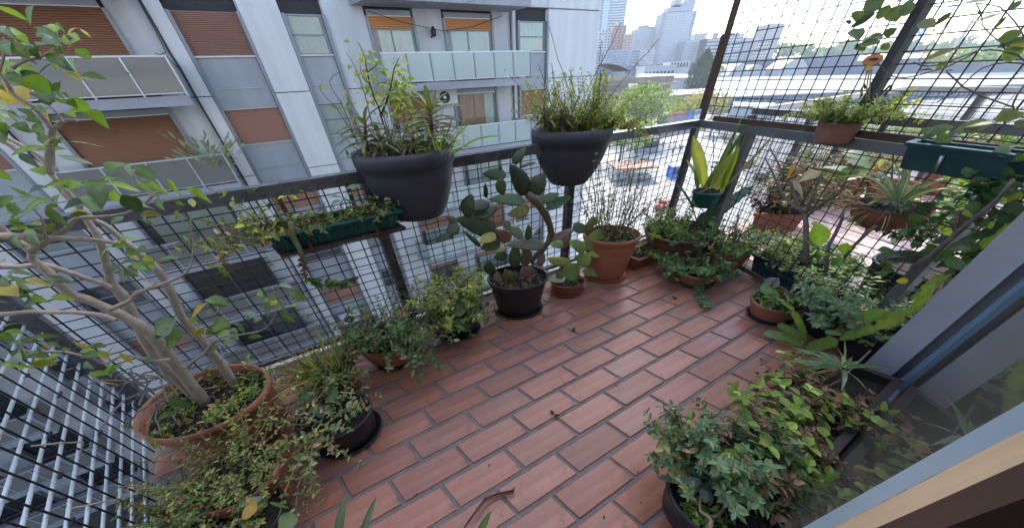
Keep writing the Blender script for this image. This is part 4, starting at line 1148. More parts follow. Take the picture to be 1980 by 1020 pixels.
for p, q, w, c in [((0.121,1.697,0.843),(0.018,1.620,1.044),0.095,'d'),((0.034,1.612,1.053),(0.111,1.652,1.125),0.045,'d'),((-0.008,1.595,1.000),(-0.131,1.523,1.030),0.059,'d'),((-0.052,1.539,0.990),(-0.027,1.558,0.895),0.059,'a'),((-0.131,1.569,0.881),(-0.128,1.535,0.973),0.026,'a'),((0.099,1.617,0.829),(-0.112,1.545,0.877),0.068,'a'),((0.148,1.698,0.841),(0.232,1.750,0.950),0.089,'d'),((0.208,1.648,0.804),(0.323,1.720,0.827),0.052,'a'),((0.253,1.766,0.707),(0.438,1.893,0.738),0.074,'a'),((0.129,1.680,0.751),(-0.011,1.577,0.762),0.063,'y'),((-0.114,1.580,0.844),(-0.254,1.492,0.840),0.064,'d'),((-0.206,1.517,0.788),(-0.067,1.619,0.799),0.073,'a'),((-0.259,1.499,0.805),(-0.199,1.497,0.926),0.082,'d'),((-0.080,1.540,0.671),(-0.301,1.471,0.799),0.094,'d'),((-0.285,1.430,0.774),(-0.360,1.404,0.748),0.054,'d'),((-0.354,1.424,0.726),(-0.412,1.370,0.713),0.041,'d'),((-0.301,1.471,0.772),(-0.344,1.413,0.848),0.033,'g'),((-0.184,1.473,0.608),(-0.266,1.424,0.743),0.026,'a'),((-0.093,1.511,0.671),(-0.180,1.435,0.659),0.064,'y'),((-0.068,1.575,0.583),(-0.191,1.537,0.556),0.069,'a'),((-0.040,1.618,0.515),(-0.140,1.542,0.514),0.052,'y'),((-0.001,1.591,0.578),(-0.096,1.531,0.688),0.070,'b'),((0.003,1.610,0.652),(-0.042,1.588,0.713),0.050,'g'),((0.090,1.685,0.548),(-0.013,1.627,0.644),0.071,'g'),((0.113,1.606,0.563),(0.120,1.625,0.668),0.043,'a'),((0.232,1.672,0.482),(-0.029,1.560,0.561),0.067,'g'),((0.013,1.605,0.352),(0.033,1.648,0.507),0.074,'a'),((0.101,1.651,0.327),(0.102,1.662,0.482),0.080,'b'),((0.147,1.643,0.161),(0.072,1.612,0.347),0.130,'b'),((0.200,1.667,0.310),(0.222,1.698,0.414),0.060,'b'),((-0.029,1.587,0.466),(-0.113,1.518,0.498),0.055,'d'),((-0.150,1.501,0.375),(-0.141,1.495,0.484),0.070,'d'),((0.176,1.705,0.207),(0.288,1.731,0.209),0.045,'s'),((0.283,1.752,0.459),(0.491,1.863,0.498),0.056,'b'),((0.442,1.763,0.557),(0.578,1.840,0.503),0.072,'a'),((0.368,1.729,0.412),(0.406,1.716,0.518),0.047,'b'),((-0.030,1.594,1.027),(-0.047,1.565,1.059),0.015,'a'),((0.080,1.675,1.015),(0.176,1.718,1.029),0.020,'d'),((-0.019,1.572,0.243),(-0.050,1.582,0.358),0.061,'b'),((-0.099,1.504,0.315),(-0.117,1.514,0.395),0.046,'b'),((0.030,1.567,0.259),(-0.015,1.518,0.372),0.059,'a')]:
    pad(t, p, q, w * 1.22, jit(CC[c], 0.18))
litter(t, soilp(P5, 0.04), 0.19, 0.12, 150, DRY, (0.015, 0.045))

P6 = (0.434,1.743,0.110)
t = thing('prickly_pear', 'small light green prickly pear in a shallow terracotta pot', 'cactus', at(P6))
pot(t, P6, 0.136, M_terrad, taper=0.86, lip=0.02, saucer=M_terrad)
for p, q, w, c in [((0.408,1.746,0.129),(0.528,1.811,0.209),0.125,'l'),((0.510,1.749,0.251),(0.588,1.767,0.332),0.110,'l'),((0.592,1.833,0.303),(0.684,1.884,0.472),0.143,'l'),((0.592,1.824,0.519),(0.585,1.803,0.618),0.094,'l'),((0.605,1.818,0.296),(0.809,1.906,0.275),0.085,'k'),((0.553,1.770,0.359),(0.409,1.694,0.489),0.080,'l'),((0.378,1.711,0.451),(0.264,1.650,0.500),0.051,'l'),((0.443,1.727,0.285),(0.246,1.618,0.407),0.057,'k'),((0.419,1.744,0.261),(0.266,1.679,0.339),0.044,'k'),((0.562,1.809,0.141),(0.786,1.910,0.030),0.069,'l'),((0.414,1.742,0.135),(0.267,1.675,0.175),0.066,'w'),((0.380,1.711,0.152),(0.333,1.693,0.225),0.053,'l')]:
    pad(t, p, q, w * 1.15, jit(CC[c], 0.12))
litter(t, soilp(P6, 0.02), 0.11, 0.07, 90, DRY + OLIVE, (0.012, 0.03))

P7 = (0.797,1.926,0.408)
t = thing('potted_shrub', 'tall terracotta pot of wiry twigs with tiny leaves right of the small cactus', 'potted plant', at(P7))
pot(t, P7, 0.222, M_terra, taper=0.66, lip=0.035, soil=0.05, saucer=M_terra)
bush(t, soilp(P7, 0.04), 0.12, 0.07, 64, (0.36, 0.72), (0.0, 0.6), -0.02, (0.016, 0.03), [(0.16, 0.19, 0.06), (0.12, 0.15, 0.05), (0.22, 0.23, 0.08)], step=0.036, whorl=2, prob=0.62, stem_col=(0.09, 0.06, 0.04), bias=(0.05, 0.0, 0.0), bare=0.2, wob=0.13)
bush(t, soilp(P7, 0.04), 0.18, 0.11, 60, (0.03, 0.08), (0.1, 1.0), 0.1, (0.012, 0.022), GREEN + OLIVE, step=0.015, names=('weed_stems', 'weeds'))
litter(t, soilp(P7, 0.05), 0.19, 0.12, 120, DRY)
MB().tube([(0.876,1.937,0.409),(0.927,1.961,0.440),(0.983,1.987,0.484),(1.039,2.013,0.528),(1.072,2.029,0.563)], 0.007, 6, (0.3, 0.24, 0.18)).obj('cane', M_bark2, t, True)

# rectangular trough
q0, q1, q2 = (1.083,1.978,0.000), (1.409,2.133,0.000), (1.010,2.067,0.000)
t = thing('planter_trough', 'small rectangular terracotta trough wedged between the tall pot and the wide bowl', 'planter', lerp(q1, q2, 0.5))
def trough(t, f, r, l, h, m_, flare=0.02, wall=0.012, soil=0.02, z0=0.0, ribs=0, feet=False):
    """Open box: f front corner, r and l its neighbours on the ground; flared, hollow."""
    f, r, l = V(f), V(r), V(l)
    e1, e2 = r - f, l - f
    n1, n2 = e1.normalized(), e2.normalized()
    def ring(z, o):
        return [f - n1 * o - n2 * o + V((0, 0, z)), r + n1 * o - n2 * o + V((0, 0, z)), r + n1 * o + e2 + n2 * o + V((0, 0, z)), l - n1 * o + n2 * o + V((0, 0, z))]
    m = MB()
    R_ = [ring(z0, 0), ring(z0 + h * 0.86, flare * 0.86), ring(z0 + h * 0.87, flare + 0.008), ring(z0 + h, flare + 0.010), ring(z0 + h + 0.001, flare - wall), ring(z0 + h - soil - 0.01, flare - wall)]
    vs = [p for q in R_ for p in q]
    fs = [(3, 2, 1, 0)]
    for i in range(len(R_) - 1):
        for k in range(4):
            a, b = i * 4 + k, i * 4 + (k + 1) % 4
            fs.append((a, b, b + 4, a + 4))
    fs.append((20, 21, 22, 23))
    m.add(vs, fs)
    for i in range(ribs):
        for (p0, p1, n_) in ((f, r, -n2), (f, l, -n1), (l, l + e1, n2), (r, r + e2, n1)):
            c = lerp(p0, p1, (i + 0.5) / ribs) + n_ * 0.003
            wv = (p1 - p0).normalized() * min(0.012, (p1 - p0).length / ribs * 0.28)
            a_, b_ = c + V((0, 0, z0 + h * 0.08)), c + n_ * flare * 0.74 + V((0, 0, z0 + h * 0.78))
            m.add([a_ - wv, a_ + wv, b_ + wv, b_ - wv, a_ - wv * .5 + n_ * .005, a_ + wv * .5 + n_ * .005, b_ + wv * .5 + n_ * .005, b_ - wv * .5 + n_ * .005], [(0, 1, 5, 4), (1, 2, 6, 5), (2, 3, 7, 6), (3, 0, 4, 7), (4, 5, 6, 7)])
    m.obj('trough', m_, t)
    s = MB()
    K = 12
    c0 = ring(z0 + h - soil, flare - wall - 0.002)
    vs, fs = [], []
    for i in range(K + 1):
        for j in range(5):
            p = lerp(lerp(c0[0], c0[1], i / K), lerp(c0[3], c0[2], i / K), j / 4)
            vs.append(p + V((0, 0, rnd(-0.006, 0.01))))
    for i in range(K):
        for j in range(4):
            fs.append((i * 5 + j, (i + 1) * 5 + j, (i + 1) * 5 + j + 1, i * 5 + j + 1))
    s.add(vs, fs)
    s.obj('soil', M_soil, t, True)
    return (f + r + l + (r + e2)) / 4 + V((0, 0, z0 + h - soil)), e1, e2
c, e1, e2 = trough(t, q0, q1, q2, 0.13, M_terrad, 0.028, 0.014, 0.02)
bush(t, c, 0.13, 0.06, 34, (0.04, 0.11), (0.2, 1.2), 0.1, (0.016, 0.028), GREEN + LIME, step=0.016)
litter(t, c, 0.11, 0.05, 60, DRY)

P9 = (1.514,2.159,0.280)
t = thing('potted_shrub', 'wide brown terracotta bowl of mixed greenery with dark strap leaves in the far corner', 'potted plant', at(P9))
pot(t, P9, 0.318, mat('brown_terracotta', (0.19, 0.085, 0.065), 0.6, var=0.12, scale=9), taper=0.62, lip=0.03, soil=0.04, bulge=0.03)
bush(t, (P9[0] - .14, P9[1] + .02, P9[2] - .03), 0.13, 0.10, 50, (0.12, 0.34), (0.0, 0.7), 0.02, (0.025, 0.045), [(0.17, 0.22, 0.06), (0.12, 0.18, 0.05)], step=0.026, aspect=0.3, bias=(-0.1, 0, 0))
bush(t, soilp(P9, 0.03), 0.26, 0.16, 60, (0.06, 0.2), (0.2, 1.2), 0.12, (0.025, 0.045), GREEN + DKG + MINT, step=0.024)
for p, q, w, c in [((1.759,2.298,0.208),(1.259,2.054,0.745),0.061,'d'),((1.664,2.175,0.313),(1.725,2.158,0.500),0.079,'d'),((1.731,2.219,0.262),(2.194,2.391,0.562),0.074,'d'),((1.867,2.367,0.195),(2.100,2.474,0.558),0.062,'a'),((1.782,2.311,0.200),(1.911,2.322,0.534),0.066,'d'),((1.694,2.235,0.256),(1.771,2.309,0.374),0.048,'d'),((1.821,2.312,0.197),(2.099,2.435,0.434),0.062,'a')]:
    big_leaf(t, p, q, w * 1.2, jit((0.03, 0.062, 0.04) if c == 'd' else (0.07, 0.12, 0.03)), droop=0.06, fold=0.3, name='strap_leaf', prof=[0.5, 0.8, 1, 1, 0.9, 0.7, 0.05])
bush(t, (P9[0] - .2, P9[1] - .05, P9[2] - .02), 0.08, 0.05, 14, (0.08, 0.16), (0.6, 1.3), 0.2, (0.03, 0.05), LIME, step=0.022, names=('lime_stems', 'lime_leaves'))

# sansevieria hanging from the corner
t = thing('hanging_snake_plant', 'yellow-edged snake plant in a small green pot hanging at the far corner', 'potted plant', (1.703,2.199,0.475))
hp = (1.691,2.241,0.597)
hb = (1.702,2.202,0.484)
pot(t, hp, 0.125, M_pgreen, taper=0.86, lip=0.03, z0=hb[2] - 0.02, soil=0.02)
for p, q, w, c in [((1.682,2.276,0.609),(1.720,2.214,1.152),0.060,'g'),((1.700,2.280,0.595),(1.749,2.170,1.087),0.054,'g'),((1.726,2.145,0.650),(1.786,1.958,1.085),0.071,'g'),((1.676,2.208,0.632),(1.709,2.154,0.920),0.065,'y'),((1.688,2.300,0.601),(1.623,2.563,0.975),0.091,'Y'),((1.689,2.317,0.595),(1.626,2.572,0.776),0.047,'y'),((1.672,2.359,0.582),(1.651,2.438,0.789),0.041,'g'),((1.678,2.384,0.574),(1.641,2.439,0.733),0.035,'d'),((1.710,2.203,0.621),(1.713,2.118,0.823),0.063,'y'),((1.667,2.282,0.596),(1.687,2.185,0.877),0.054,'g'),((1.717,2.156,0.636),(1.704,2.126,0.981),0.051,'y'),((1.738,2.158,0.612),(1.726,2.169,0.878),0.046,'y'),((1.701,2.250,0.605),(1.702,2.217,0.839),0.054,'g')]:
    ec, mc = {'g': ((0.16, 0.20, 0.05), (0.05, 0.085, 0.035)), 'y': ((0.36, 0.34, 0.05), (0.13, 0.17, 0.05)), 'Y': ((0.20, 0.24, 0.05), (0.42, 0.38, 0.05)), 'd': ((0.08, 0.10, 0.04), (0.03, 0.05, 0.025))}[c]
    big_leaf(t, p, q, w * 1.1, jit(ec, 0.1), jit(mc, 0.1), droop=rnd(-0.01, 0.03), fold=0.35, name='blade', prof=[0.45, 0.7, 0.95, 1, 0.92, 0.65, 0.06], n=9)
MB().tube([(1.562,2.401,0.457),(1.599,2.272,0.545),(1.626,2.180,0.633),(1.646,2.112,0.681)], [0.004, 0.006, 0.008, 0.005], 6, (0.3, 0.22, 0.15)).obj('dry_stalk', M_stem, t, True)
MB().tube([dz(hp, -0.02), (1.724,2.374,0.850), (1.727,2.471,1.012)], 0.003, 5).obj('hanger_wire', M_wire, t)

P10 = (1.489,1.770,0.120)
t = thing('trailing_plant', 'small terracotta bowl with a trailing plant creeping over the tiles', 'potted plant', at(P10))
pot(t, P10, 0.162, M_terra, taper=0.74, lip=0.02, saucer=M_pblack)
bush(t, soilp(P10, 0.01), 0.13, 0.08, 45, (0.06, 0.18), (0.3, 1.3), 0.16, (0.026, 0.042), MINT + GREEN, step=0.02, aspect=0.72)
bush(t, (1.408,1.828,0.120), 0.03, 0.03, 12, (0.12, 0.28), (0.9, 1.4), 0.2, (0.03, 0.045), GREEN + MINT, step=0.024, aspect=0.75, spread=(2.4, 3.9), names=('left_trail_stems', 'left_trail_leaves'))
for k in range(4):
    m, f = MB(), MB()
    pts = [(1.462,1.674,0.060),(1.438,1.636,0.030),(1.421,1.576,0.020),(1.409,1.512,0.020),(1.399,1.451,0.020)]
    pts = [V(p) + V((rnd(-.03, .03), rnd(-.02, .02), rnd(0, .02))) for p in pts]
    m.tube(pts, 0.0016, 4, (0.1, 0.08, 0.04))
    for i in range(10):
        pp = lerp(pts[i * 4 // 10], pts[i * 4 // 10 + 1], rnd(0, 1))
        for s in (-1, 1):
            f.small(pp, V((s, rnd(-.5, .5), 0.15)), rnd(0.026, 0.04), 0.026, V((0, 0, 1)), jit(random.choice(GREEN + MINT)))
    m.obj('creeping_stem', M_stem, t)
    f.obj('creeping_leaves', M_leafm, t, kind='stuff')

P11 = (1.836,1.941,0.178)
t = thing('potted_shrub', 'terracotta pot of small-leaved bush standing at the far end behind the trailing bowl', 'potted plant', at(P11))
pot(t, P11, 0.155, M_terra, taper=0.76, lip=0.03)
bush(t, soilp(P11, 0.02), 0.12, 0.08, 75, (0.12, 0.28), (0.1, 0.9), 0.04, (0.022, 0.036), GREEN + LIME + MINT, step=0.022, aspect=0.65)
MB().tube([(1.634,1.726,0.368),(1.625,1.757,0.461),(1.622,1.768,0.524),(1.617,1.785,0.589),(1.615,1.792,0.670)], [0.006, 0.005, 0.005, 0.004, 0.003], 5, (0.22, 0.17, 0.13)).tube([(1.635,1.722,0.402),(1.642,1.698,0.490),(1.656,1.650,0.556),(1.671,1.599,0.640)], 0.004, 5, (0.2, 0.16, 0.12)).obj('twigs', M_bark2, t, True)

# ---- the teal trough with ground cover and a bare-trunked plant
f0, r0, l0 = (2.153,1.552,0.000), (2.617,1.673,0.000), (2.026,1.869,0.000)
t = thing('planter_trough', 'dark teal trough of small-leaved ground cover with a bare forked stem', 'planter', lerp(r0, l0, 0.5))
c, e1, e2 = trough(t, f0, r0, l0, 0.17, M_pteal, 0.025, 0.015, 0.02, ribs=8)
for kk in range(9):
    cc = V(f0) + e1 * rnd(0.1, 0.9) + e2 * (kk + 0.5) / 9 + V((0, 0, 0.15))
    bush(t, cc, 0.07, 0.05, 26, (0.08, 0.20), (0.2, 1.25), 0.14, (0.022, 0.036), [(0.14, 0.19, 0.07), (0.10, 0.15, 0.05), (0.17, 0.22, 0.07)] if kk > 3 else MINT + GREEN, step=0.02, aspect=0.72, names=('ground_cover_stems', 'ground_cover'))
litter(t, c, 0.24, 0.1, 160, DRY, (0.015, 0.04))
fr_ = [([(1.698,1.293,0.490),(1.685,1.337,0.597),(1.673,1.380,0.691),(1.665,1.406,0.737),(1.663,1.415,0.748)], 0.019, 0.014), ([(1.664,1.412,0.744),(1.653,1.450,0.767),(1.640,1.494,0.821),(1.623,1.553,0.895),(1.619,1.564,0.901)], 0.012, 0.008), ([(1.653,1.413,0.754),(1.635,1.476,0.776),(1.616,1.540,0.811),(1.599,1.598,0.868),(1.585,1.648,0.925),(1.568,1.707,0.980)], 0.011, 0.005), ([(1.665,1.409,0.750),(1.662,1.417,0.817),(1.659,1.427,0.884),(1.657,1.434,0.937),(1.657,1.436,0.974)], 0.010, 0.007), ([(1.685,1.411,0.729),(1.691,1.389,0.794),(1.698,1.363,0.848),(1.705,1.339,0.911),(1.709,1.325,0.951)], 0.008, 0.005), ([(1.615,1.578,0.897),(1.603,1.620,0.945),(1.590,1.666,0.993),(1.580,1.699,1.022),(1.575,1.716,1.041)], 0.008, 0.004), ([(1.668,1.396,0.739),(1.675,1.373,0.811),(1.681,1.352,0.875),(1.680,1.355,0.960)], 0.007, 0.004)]
for pts, ra, rb in fr_:
    MB().tube(pts, [0.78 * (ra + (rb - ra) * i / (len(pts) - 1)) for i in range(len(pts))], 8, (0.26, 0.2, 0.17)).obj('branch', M_bark2, t, True)
for p, q, w, c in [((1.612,1.559,0.898),(1.642,1.491,1.007),0.066,'p'),((1.630,1.572,0.893),(1.641,1.586,0.991),0.054,'q'),((1.635,1.548,0.896),(1.670,1.477,0.821),0.067,'s'),((1.639,1.510,0.894),(1.646,1.434,0.979),0.056,'s'),((1.681,1.372,0.708),(1.695,1.343,0.712),0.039,'l')]:
    col = {'p': (0.16, 0.10, 0.06), 'q': (0.34, 0.18, 0.05), 's': (0.40, 0.31, 0.25), 'l': (0.2, 0.26, 0.05)}[c]
    big_leaf(t, p, q, w, jit(col, 0.1), droop=0.1, fold=-0.5, curl=0.12, name='dead_leaf' if c != 'l' else 'leaf')
for p, q, w, c in [((1.686,1.268,0.614),(1.673,1.338,0.726),0.088,'l'),((1.701,1.178,0.632),(1.695,1.177,0.689),0.053,'l'),((1.716,1.209,0.594),(1.709,1.263,0.564),0.026,'l'),((1.708,1.164,0.599),(1.692,1.168,0.557),0.054,'a'),((1.711,1.158,0.609),(1.725,1.117,0.639),0.019,'y'),((1.694,1.167,0.586),(1.706,1.183,0.551),0.030,'a'),((1.696,1.290,0.595),(1.671,1.346,0.619),0.032,'a'),((1.666,1.346,0.629),(1.671,1.380,0.620),0.016,'y')]:
    col = {'l': (0.26, 0.36, 0.04), 'a': (0.09, 0.15, 0.04), 'y': (0.38, 0.28, 0.05)}[c]
    big_leaf(t, p, q, w, jit(col, 0.1), droop=0.05, name='leaf')
MB().tube([(1.742,1.214,0.491),(1.732,1.247,0.570),(1.727,1.264,0.620),(1.726,1.268,0.693),(1.723,1.278,0.770),(1.719,1.294,0.816)], [0.010, 0.009, 0.008, 0.008, 0.007, 0.005], 7, (0.24, 0.2, 0.16)).obj('branch', M_bark2, t, True)
MB().tube([(1.732,1.175,0.602),(1.734,1.169,0.680),(1.737,1.159,0.759),(1.740,1.149,0.794)], 0.007, 6, (0.2, 0.16, 0.13)).obj('branch', M_bark2, t, True)

P13 = (1.772,1.360,0.142)
t = thing('potted_cactus', 'orange-rimmed terracotta bowl with a leaf cactus at the right edge of the tiles', 'potted plant', at(P13))
pot(t, P13, 0.165, M_terra, taper=0.76, lip=0.03, saucer=M_pblack)
LCC = {'a': (0.12, 0.175, 0.04), 'b': (0.155, 0.215, 0.045), 'd': (0.06, 0.10, 0.03)}
def flat_leaf(t, p, q, w, c, name='leaf_segment', droop=0.05, nrm=None):
    """Notched flat cactus segment."""
    n = 11
    p, q = V(p), V(q)
    nn = V(nrm) if nrm else (CAMDIR + V((rnd(-.4, .4), rnd(-.3, .3), rnd(-.2, .4)))).normalized()
    L = (q - p).length
    pts = [lerp(p, q, i / n) + V((0, 0, droop * L * math.sin(i / n * math.pi))) for i in range(n + 1)]
    wd = [w * (0.25 + 0.75 * min(1, i / n * 3.5) if i < n else 0.4) * (1.0 if i % 2 else 0.84) for i in range(n + 1)]
    wd[-1] = w * 0.25
    return MB().blade(pts, wd, nn, tuple(x * 0.9 for x in c), tuple(x * 1.15 for x in c), 0.12).obj(name, M_leaf, t, True)
for p, q, w, c in [((1.750,1.353,0.172),(1.698,1.448,0.188),0.064,'b'),((1.735,1.221,0.171),(1.741,1.361,0.166),0.067,'b')]:
    flat_leaf(t, p, q, w, jit(LCC[c], 0.1))
for p, q, w, c in [((1.897,1.545,0.184),(1.722,1.468,0.170),0.053,'g'),((1.855,1.505,0.216),(1.716,1.391,0.216),0.045,'s'),((1.981,1.492,0.217),(1.809,1.359,0.203),0.019,'s')]:
    big_leaf(t, p, q, w, (0.10, 0.11, 0.085) if c == 'g' else (0.10, 0.085, 0.075), droop=0.03, fold=0.2, name='dry_leaf')
bush(t, soilp(P13, 0.02), 0.1, 0.07, 22, (0.05, 0.13), (0.2, 1.2), 0.1, (0.02, 0.032), GREEN, step=0.018, aspect=0.7)
litter(t, soilp(P13, 0.02), 0.13, 0.08, 60, DRY)

P14 = (2.575,1.351,0.378)
t = thing('climbing_plant', 'leafy climber with thick oblique stems in a large black pot by the wall', 'potted plant', at(P14))
pot(t, P14, 0.27, M_pblack, taper=0.74, lip=0.02, soil=0.06)
for pts, ra, rb in (([(1.844,1.003,0.643),(1.849,0.987,0.723),(1.851,0.978,0.814),(1.853,0.973,0.888),(1.855,0.964,0.940),(1.856,0.961,1.000),(1.855,0.966,1.064)], 0.020, 0.010), ([(1.903,1.012,0.826),(1.897,1.032,0.873),(1.893,1.047,0.906)], 0.016, 0.014), ([(1.842,1.080,0.685),(1.842,1.079,0.760),(1.853,1.042,0.805),(1.866,0.997,0.844),(1.881,0.946,0.876)], 0.004, 0.003), ([(1.935,0.974,0.795),(1.933,0.980,0.840),(1.935,0.973,0.890),(1.937,0.967,0.937),(1.939,0.958,0.976)], 0.010, 0.006)):
    MB().tube(pts, [0.5 * (ra + (rb - ra) * i / (len(pts) - 1)) for i in range(len(pts))], 8, (0.24, 0.19, 0.16)).obj('branch', M_bark2, t, True)
CLN = {'o': (0.10, 0.13, 0.03), 'l': (0.12, 0.17, 0.03), 'a': (0.06, 0.1, 0.03)}
CL = {'d': (0.035, 0.065, 0.028), 'a': (0.06, 0.105, 0.035), 'l': (0.26, 0.36, 0.04), 'g': (0.08, 0.125, 0.07), 'y': (0.42, 0.33, 0.04), 'o': (0.2, 0.25, 0.05)}
for p, q, w, c in [((1.929,1.013,0.991),(1.946,1.081,0.988),0.077,'d'),((1.908,1.032,1.014),(1.940,1.048,0.942),0.098,'d'),((1.925,1.024,1.042),(1.921,1.065,1.038),0.055,'d'),((1.924,1.008,1.099),(1.947,1.055,1.082),0.039,'d'),((1.941,1.045,0.935),(1.896,1.068,0.959),0.058,'d'),((1.938,1.004,0.944),(1.929,1.033,0.933),0.049,'a'),((1.918,0.996,1.032),(1.915,0.995,0.984),0.053,'a'),((1.929,1.071,0.854),(1.930,1.119,0.823),0.047,'d'),((1.925,1.075,0.873),(1.908,1.122,0.857),0.038,'d'),((1.850,1.046,0.853),(1.835,1.068,0.856),0.038,'d'),((1.843,1.093,0.882),(1.853,1.140,0.865),0.054,'d'),((1.918,1.130,0.827),(1.904,1.167,0.793),0.065,'a'),((1.884,1.081,0.801),(1.865,1.128,0.787),0.056,'a'),((1.885,1.117,0.760),(1.869,1.139,0.750),0.041,'a'),((1.884,0.998,0.909),(1.848,1.004,0.911),0.042,'o'),((1.919,1.025,0.818),(1.919,1.041,0.793),0.038,'l'),((1.874,0.995,0.760),(1.884,1.039,0.748),0.046,'l'),((1.942,1.014,0.727),(1.939,1.077,0.681),0.032,'a'),((1.952,0.990,0.858),(1.924,1.010,0.882),0.043,'d'),((1.887,0.953,0.910),(1.898,0.970,0.871),0.034,'a'),((1.950,0.981,0.931),(1.975,1.016,0.899),0.049,'d'),((1.935,0.993,1.064),(1.958,1.031,1.046),0.033,'o'),((1.921,0.976,1.044),(1.913,0.982,1.023),0.039,'a'),((1.942,0.969,1.006),(1.971,0.994,0.960),0.027,'o'),((1.884,1.007,1.138),(1.912,1.037,1.105),0.032,'d'),((1.926,1.039,0.975),(1.931,1.085,0.995),0.064,'d'),((1.930,0.964,0.864),(1.958,0.981,0.789),0.065,'d'),((1.934,0.935,0.792),(1.931,0.996,0.748),0.051,'g'),((1.898,0.940,0.815),(1.884,0.971,0.799),0.043,'d'),((1.882,0.943,0.798),(1.862,0.969,0.760),0.036,'a'),((1.899,0.933,0.736),(1.889,0.949,0.691),0.081,'a'),((1.926,0.954,0.914),(1.907,0.930,0.852),0.048,'d'),((1.908,0.939,0.951),(1.876,0.922,0.910),0.053,'d'),((1.901,0.939,0.985),(1.887,0.928,0.942),0.046,'d'),((1.953,0.922,0.748),(1.919,0.950,0.741),0.044,'d'),((1.941,0.924,0.806),(1.966,0.943,0.743),0.043,'d'),((1.935,1.056,0.675),(1.944,1.119,0.645),0.067,'g'),((1.929,1.008,0.705),(1.919,0.990,0.752),0.038,'a'),((1.910,1.063,0.691),(1.932,1.113,0.639),0.067,'a'),((1.859,1.072,0.660),(1.838,1.127,0.637),0.068,'g'),((1.929,1.090,0.593),(1.944,1.167,0.562),0.053,'a'),((1.909,1.124,0.654),(1.902,1.186,0.628),0.044,'g'),((1.871,0.996,0.576),(1.830,1.007,0.565),0.028,'y'),((1.871,1.083,0.591),(1.883,1.119,0.533),0.070,'a'),((1.924,0.965,0.530),(1.924,1.005,0.497),0.058,'d'),((1.927,0.990,0.985),(1.952,1.041,0.980),0.055,'a'),((1.888,1.035,1.041),(1.856,1.053,1.030),0.048,'d'),((1.884,0.998,1.085),(1.907,1.033,1.061),0.039,'d'),((1.906,0.991,0.965),(1.917,1.045,0.995),0.055,'a'),((1.895,0.966,1.016),(1.889,1.002,1.031),0.046,'d'),((1.867,0.982,0.935),(1.835,1.008,0.948),0.041,'a')]:
    big_leaf(t, p, q, w * 1.15, jit(CL[c], 0.15), droop=rnd(0, 0.12), name='leaf')
for p, q, w, c in [((2.158,1.298,0.965),(2.173,1.298,0.896),0.094,'o'),((2.091,1.244,0.976),(2.105,1.210,0.962),0.096,'l'),((2.135,1.266,0.951),(2.144,1.251,0.905),0.091,'l'),((2.105,1.250,0.998),(2.072,1.238,0.971),0.048,'l'),((2.140,1.214,0.982),(2.121,1.145,1.003),0.046,'l'),((2.147,1.167,1.003),(2.166,1.214,0.989),0.039,'l'),((2.067,1.364,0.994),(2.063,1.401,0.967),0.070,'l'),((2.129,1.420,0.958),(2.108,1.358,0.976),0.097,'l'),((2.160,1.320,0.967),(2.147,1.343,0.978),0.051,'o'),((2.142,1.223,0.939),(2.118,1.198,0.965),0.048,'o'),((2.138,1.268,0.846),(2.170,1.240,0.837),0.051,'a'),((2.193,1.119,0.892),(2.221,1.109,0.903),0.046,'o')]:
    big_leaf(t, p, q, w * 1.1, jit(CLN[c], 0.12), droop=rnd(0, 0.1), name='leaf')
bush(t, (2.386,1.261,0.598), 0.2, 0.12, 40, (0.15, 0.4), (0.2, 1.3), 0.05, (0.04, 0.065), DKG + GREEN, step=0.045, aspect=0.66, names=('inner_stems', 'inner_foliage'))
for q_ in ((2.016,1.049,0.879), (2.022,1.028,0.956)):
    bush(t, q_, 0.05, 0.05, 9, (0.08, 0.18), (0.2, 1.5), 0.08, (0.026, 0.044), DKG + GREEN, step=0.045, aspect=0.7, names=('climbing_stems', 'climbing_foliage'))
# ================================================================ right-hand side, along the wall
t = thing('leaf_cactus', 'long notched leaf cactus arching beside the grey wall pier', 'cactus', (2.246,1.099,0.000))
P15 = (2.015,0.998,0.218)
pot(t, P15, 0.13, M_pblack, taper=0.8, lip=0.02)
for p, q, w, c in [((1.746,1.061,0.002),(1.798,1.005,0.158),0.068,'b'),((1.817,1.011,0.150),(1.860,0.956,0.306),0.054,'b'),((1.793,1.003,0.207),(1.738,1.037,0.190),0.035,'a'),((1.821,1.025,0.237),(1.866,1.004,0.277),0.051,'a'),((1.864,0.976,0.406),(1.836,1.008,0.306),0.062,'a'),((1.855,0.950,0.303),(1.859,0.925,0.426),0.064,'b'),((1.744,1.083,0.060),(1.651,1.167,0.231),0.042,'b'),((1.698,1.065,0.097),(1.584,1.149,0.148),0.051,'a'),((1.707,1.062,0.075),(1.582,1.188,0.031),0.058,'a'),((1.743,1.089,0.021),(1.570,1.228,-0.095),0.046,'b'),((1.746,1.079,0.000),(1.612,1.189,-0.012),0.036,'b'),((1.736,1.079,-0.013),(1.701,1.132,-0.103),0.040,'a'),((1.763,1.050,-0.031),(1.720,1.107,-0.108),0.039,'a'),((1.752,1.042,-0.074),(1.688,1.070,-0.107),0.035,'d')]:
    flat_leaf(t, p, q, w * 0.95, jit(LCC[c], 0.12), nrm=(-0.55 + rnd(-.15, .15), -0.35, 0.75))
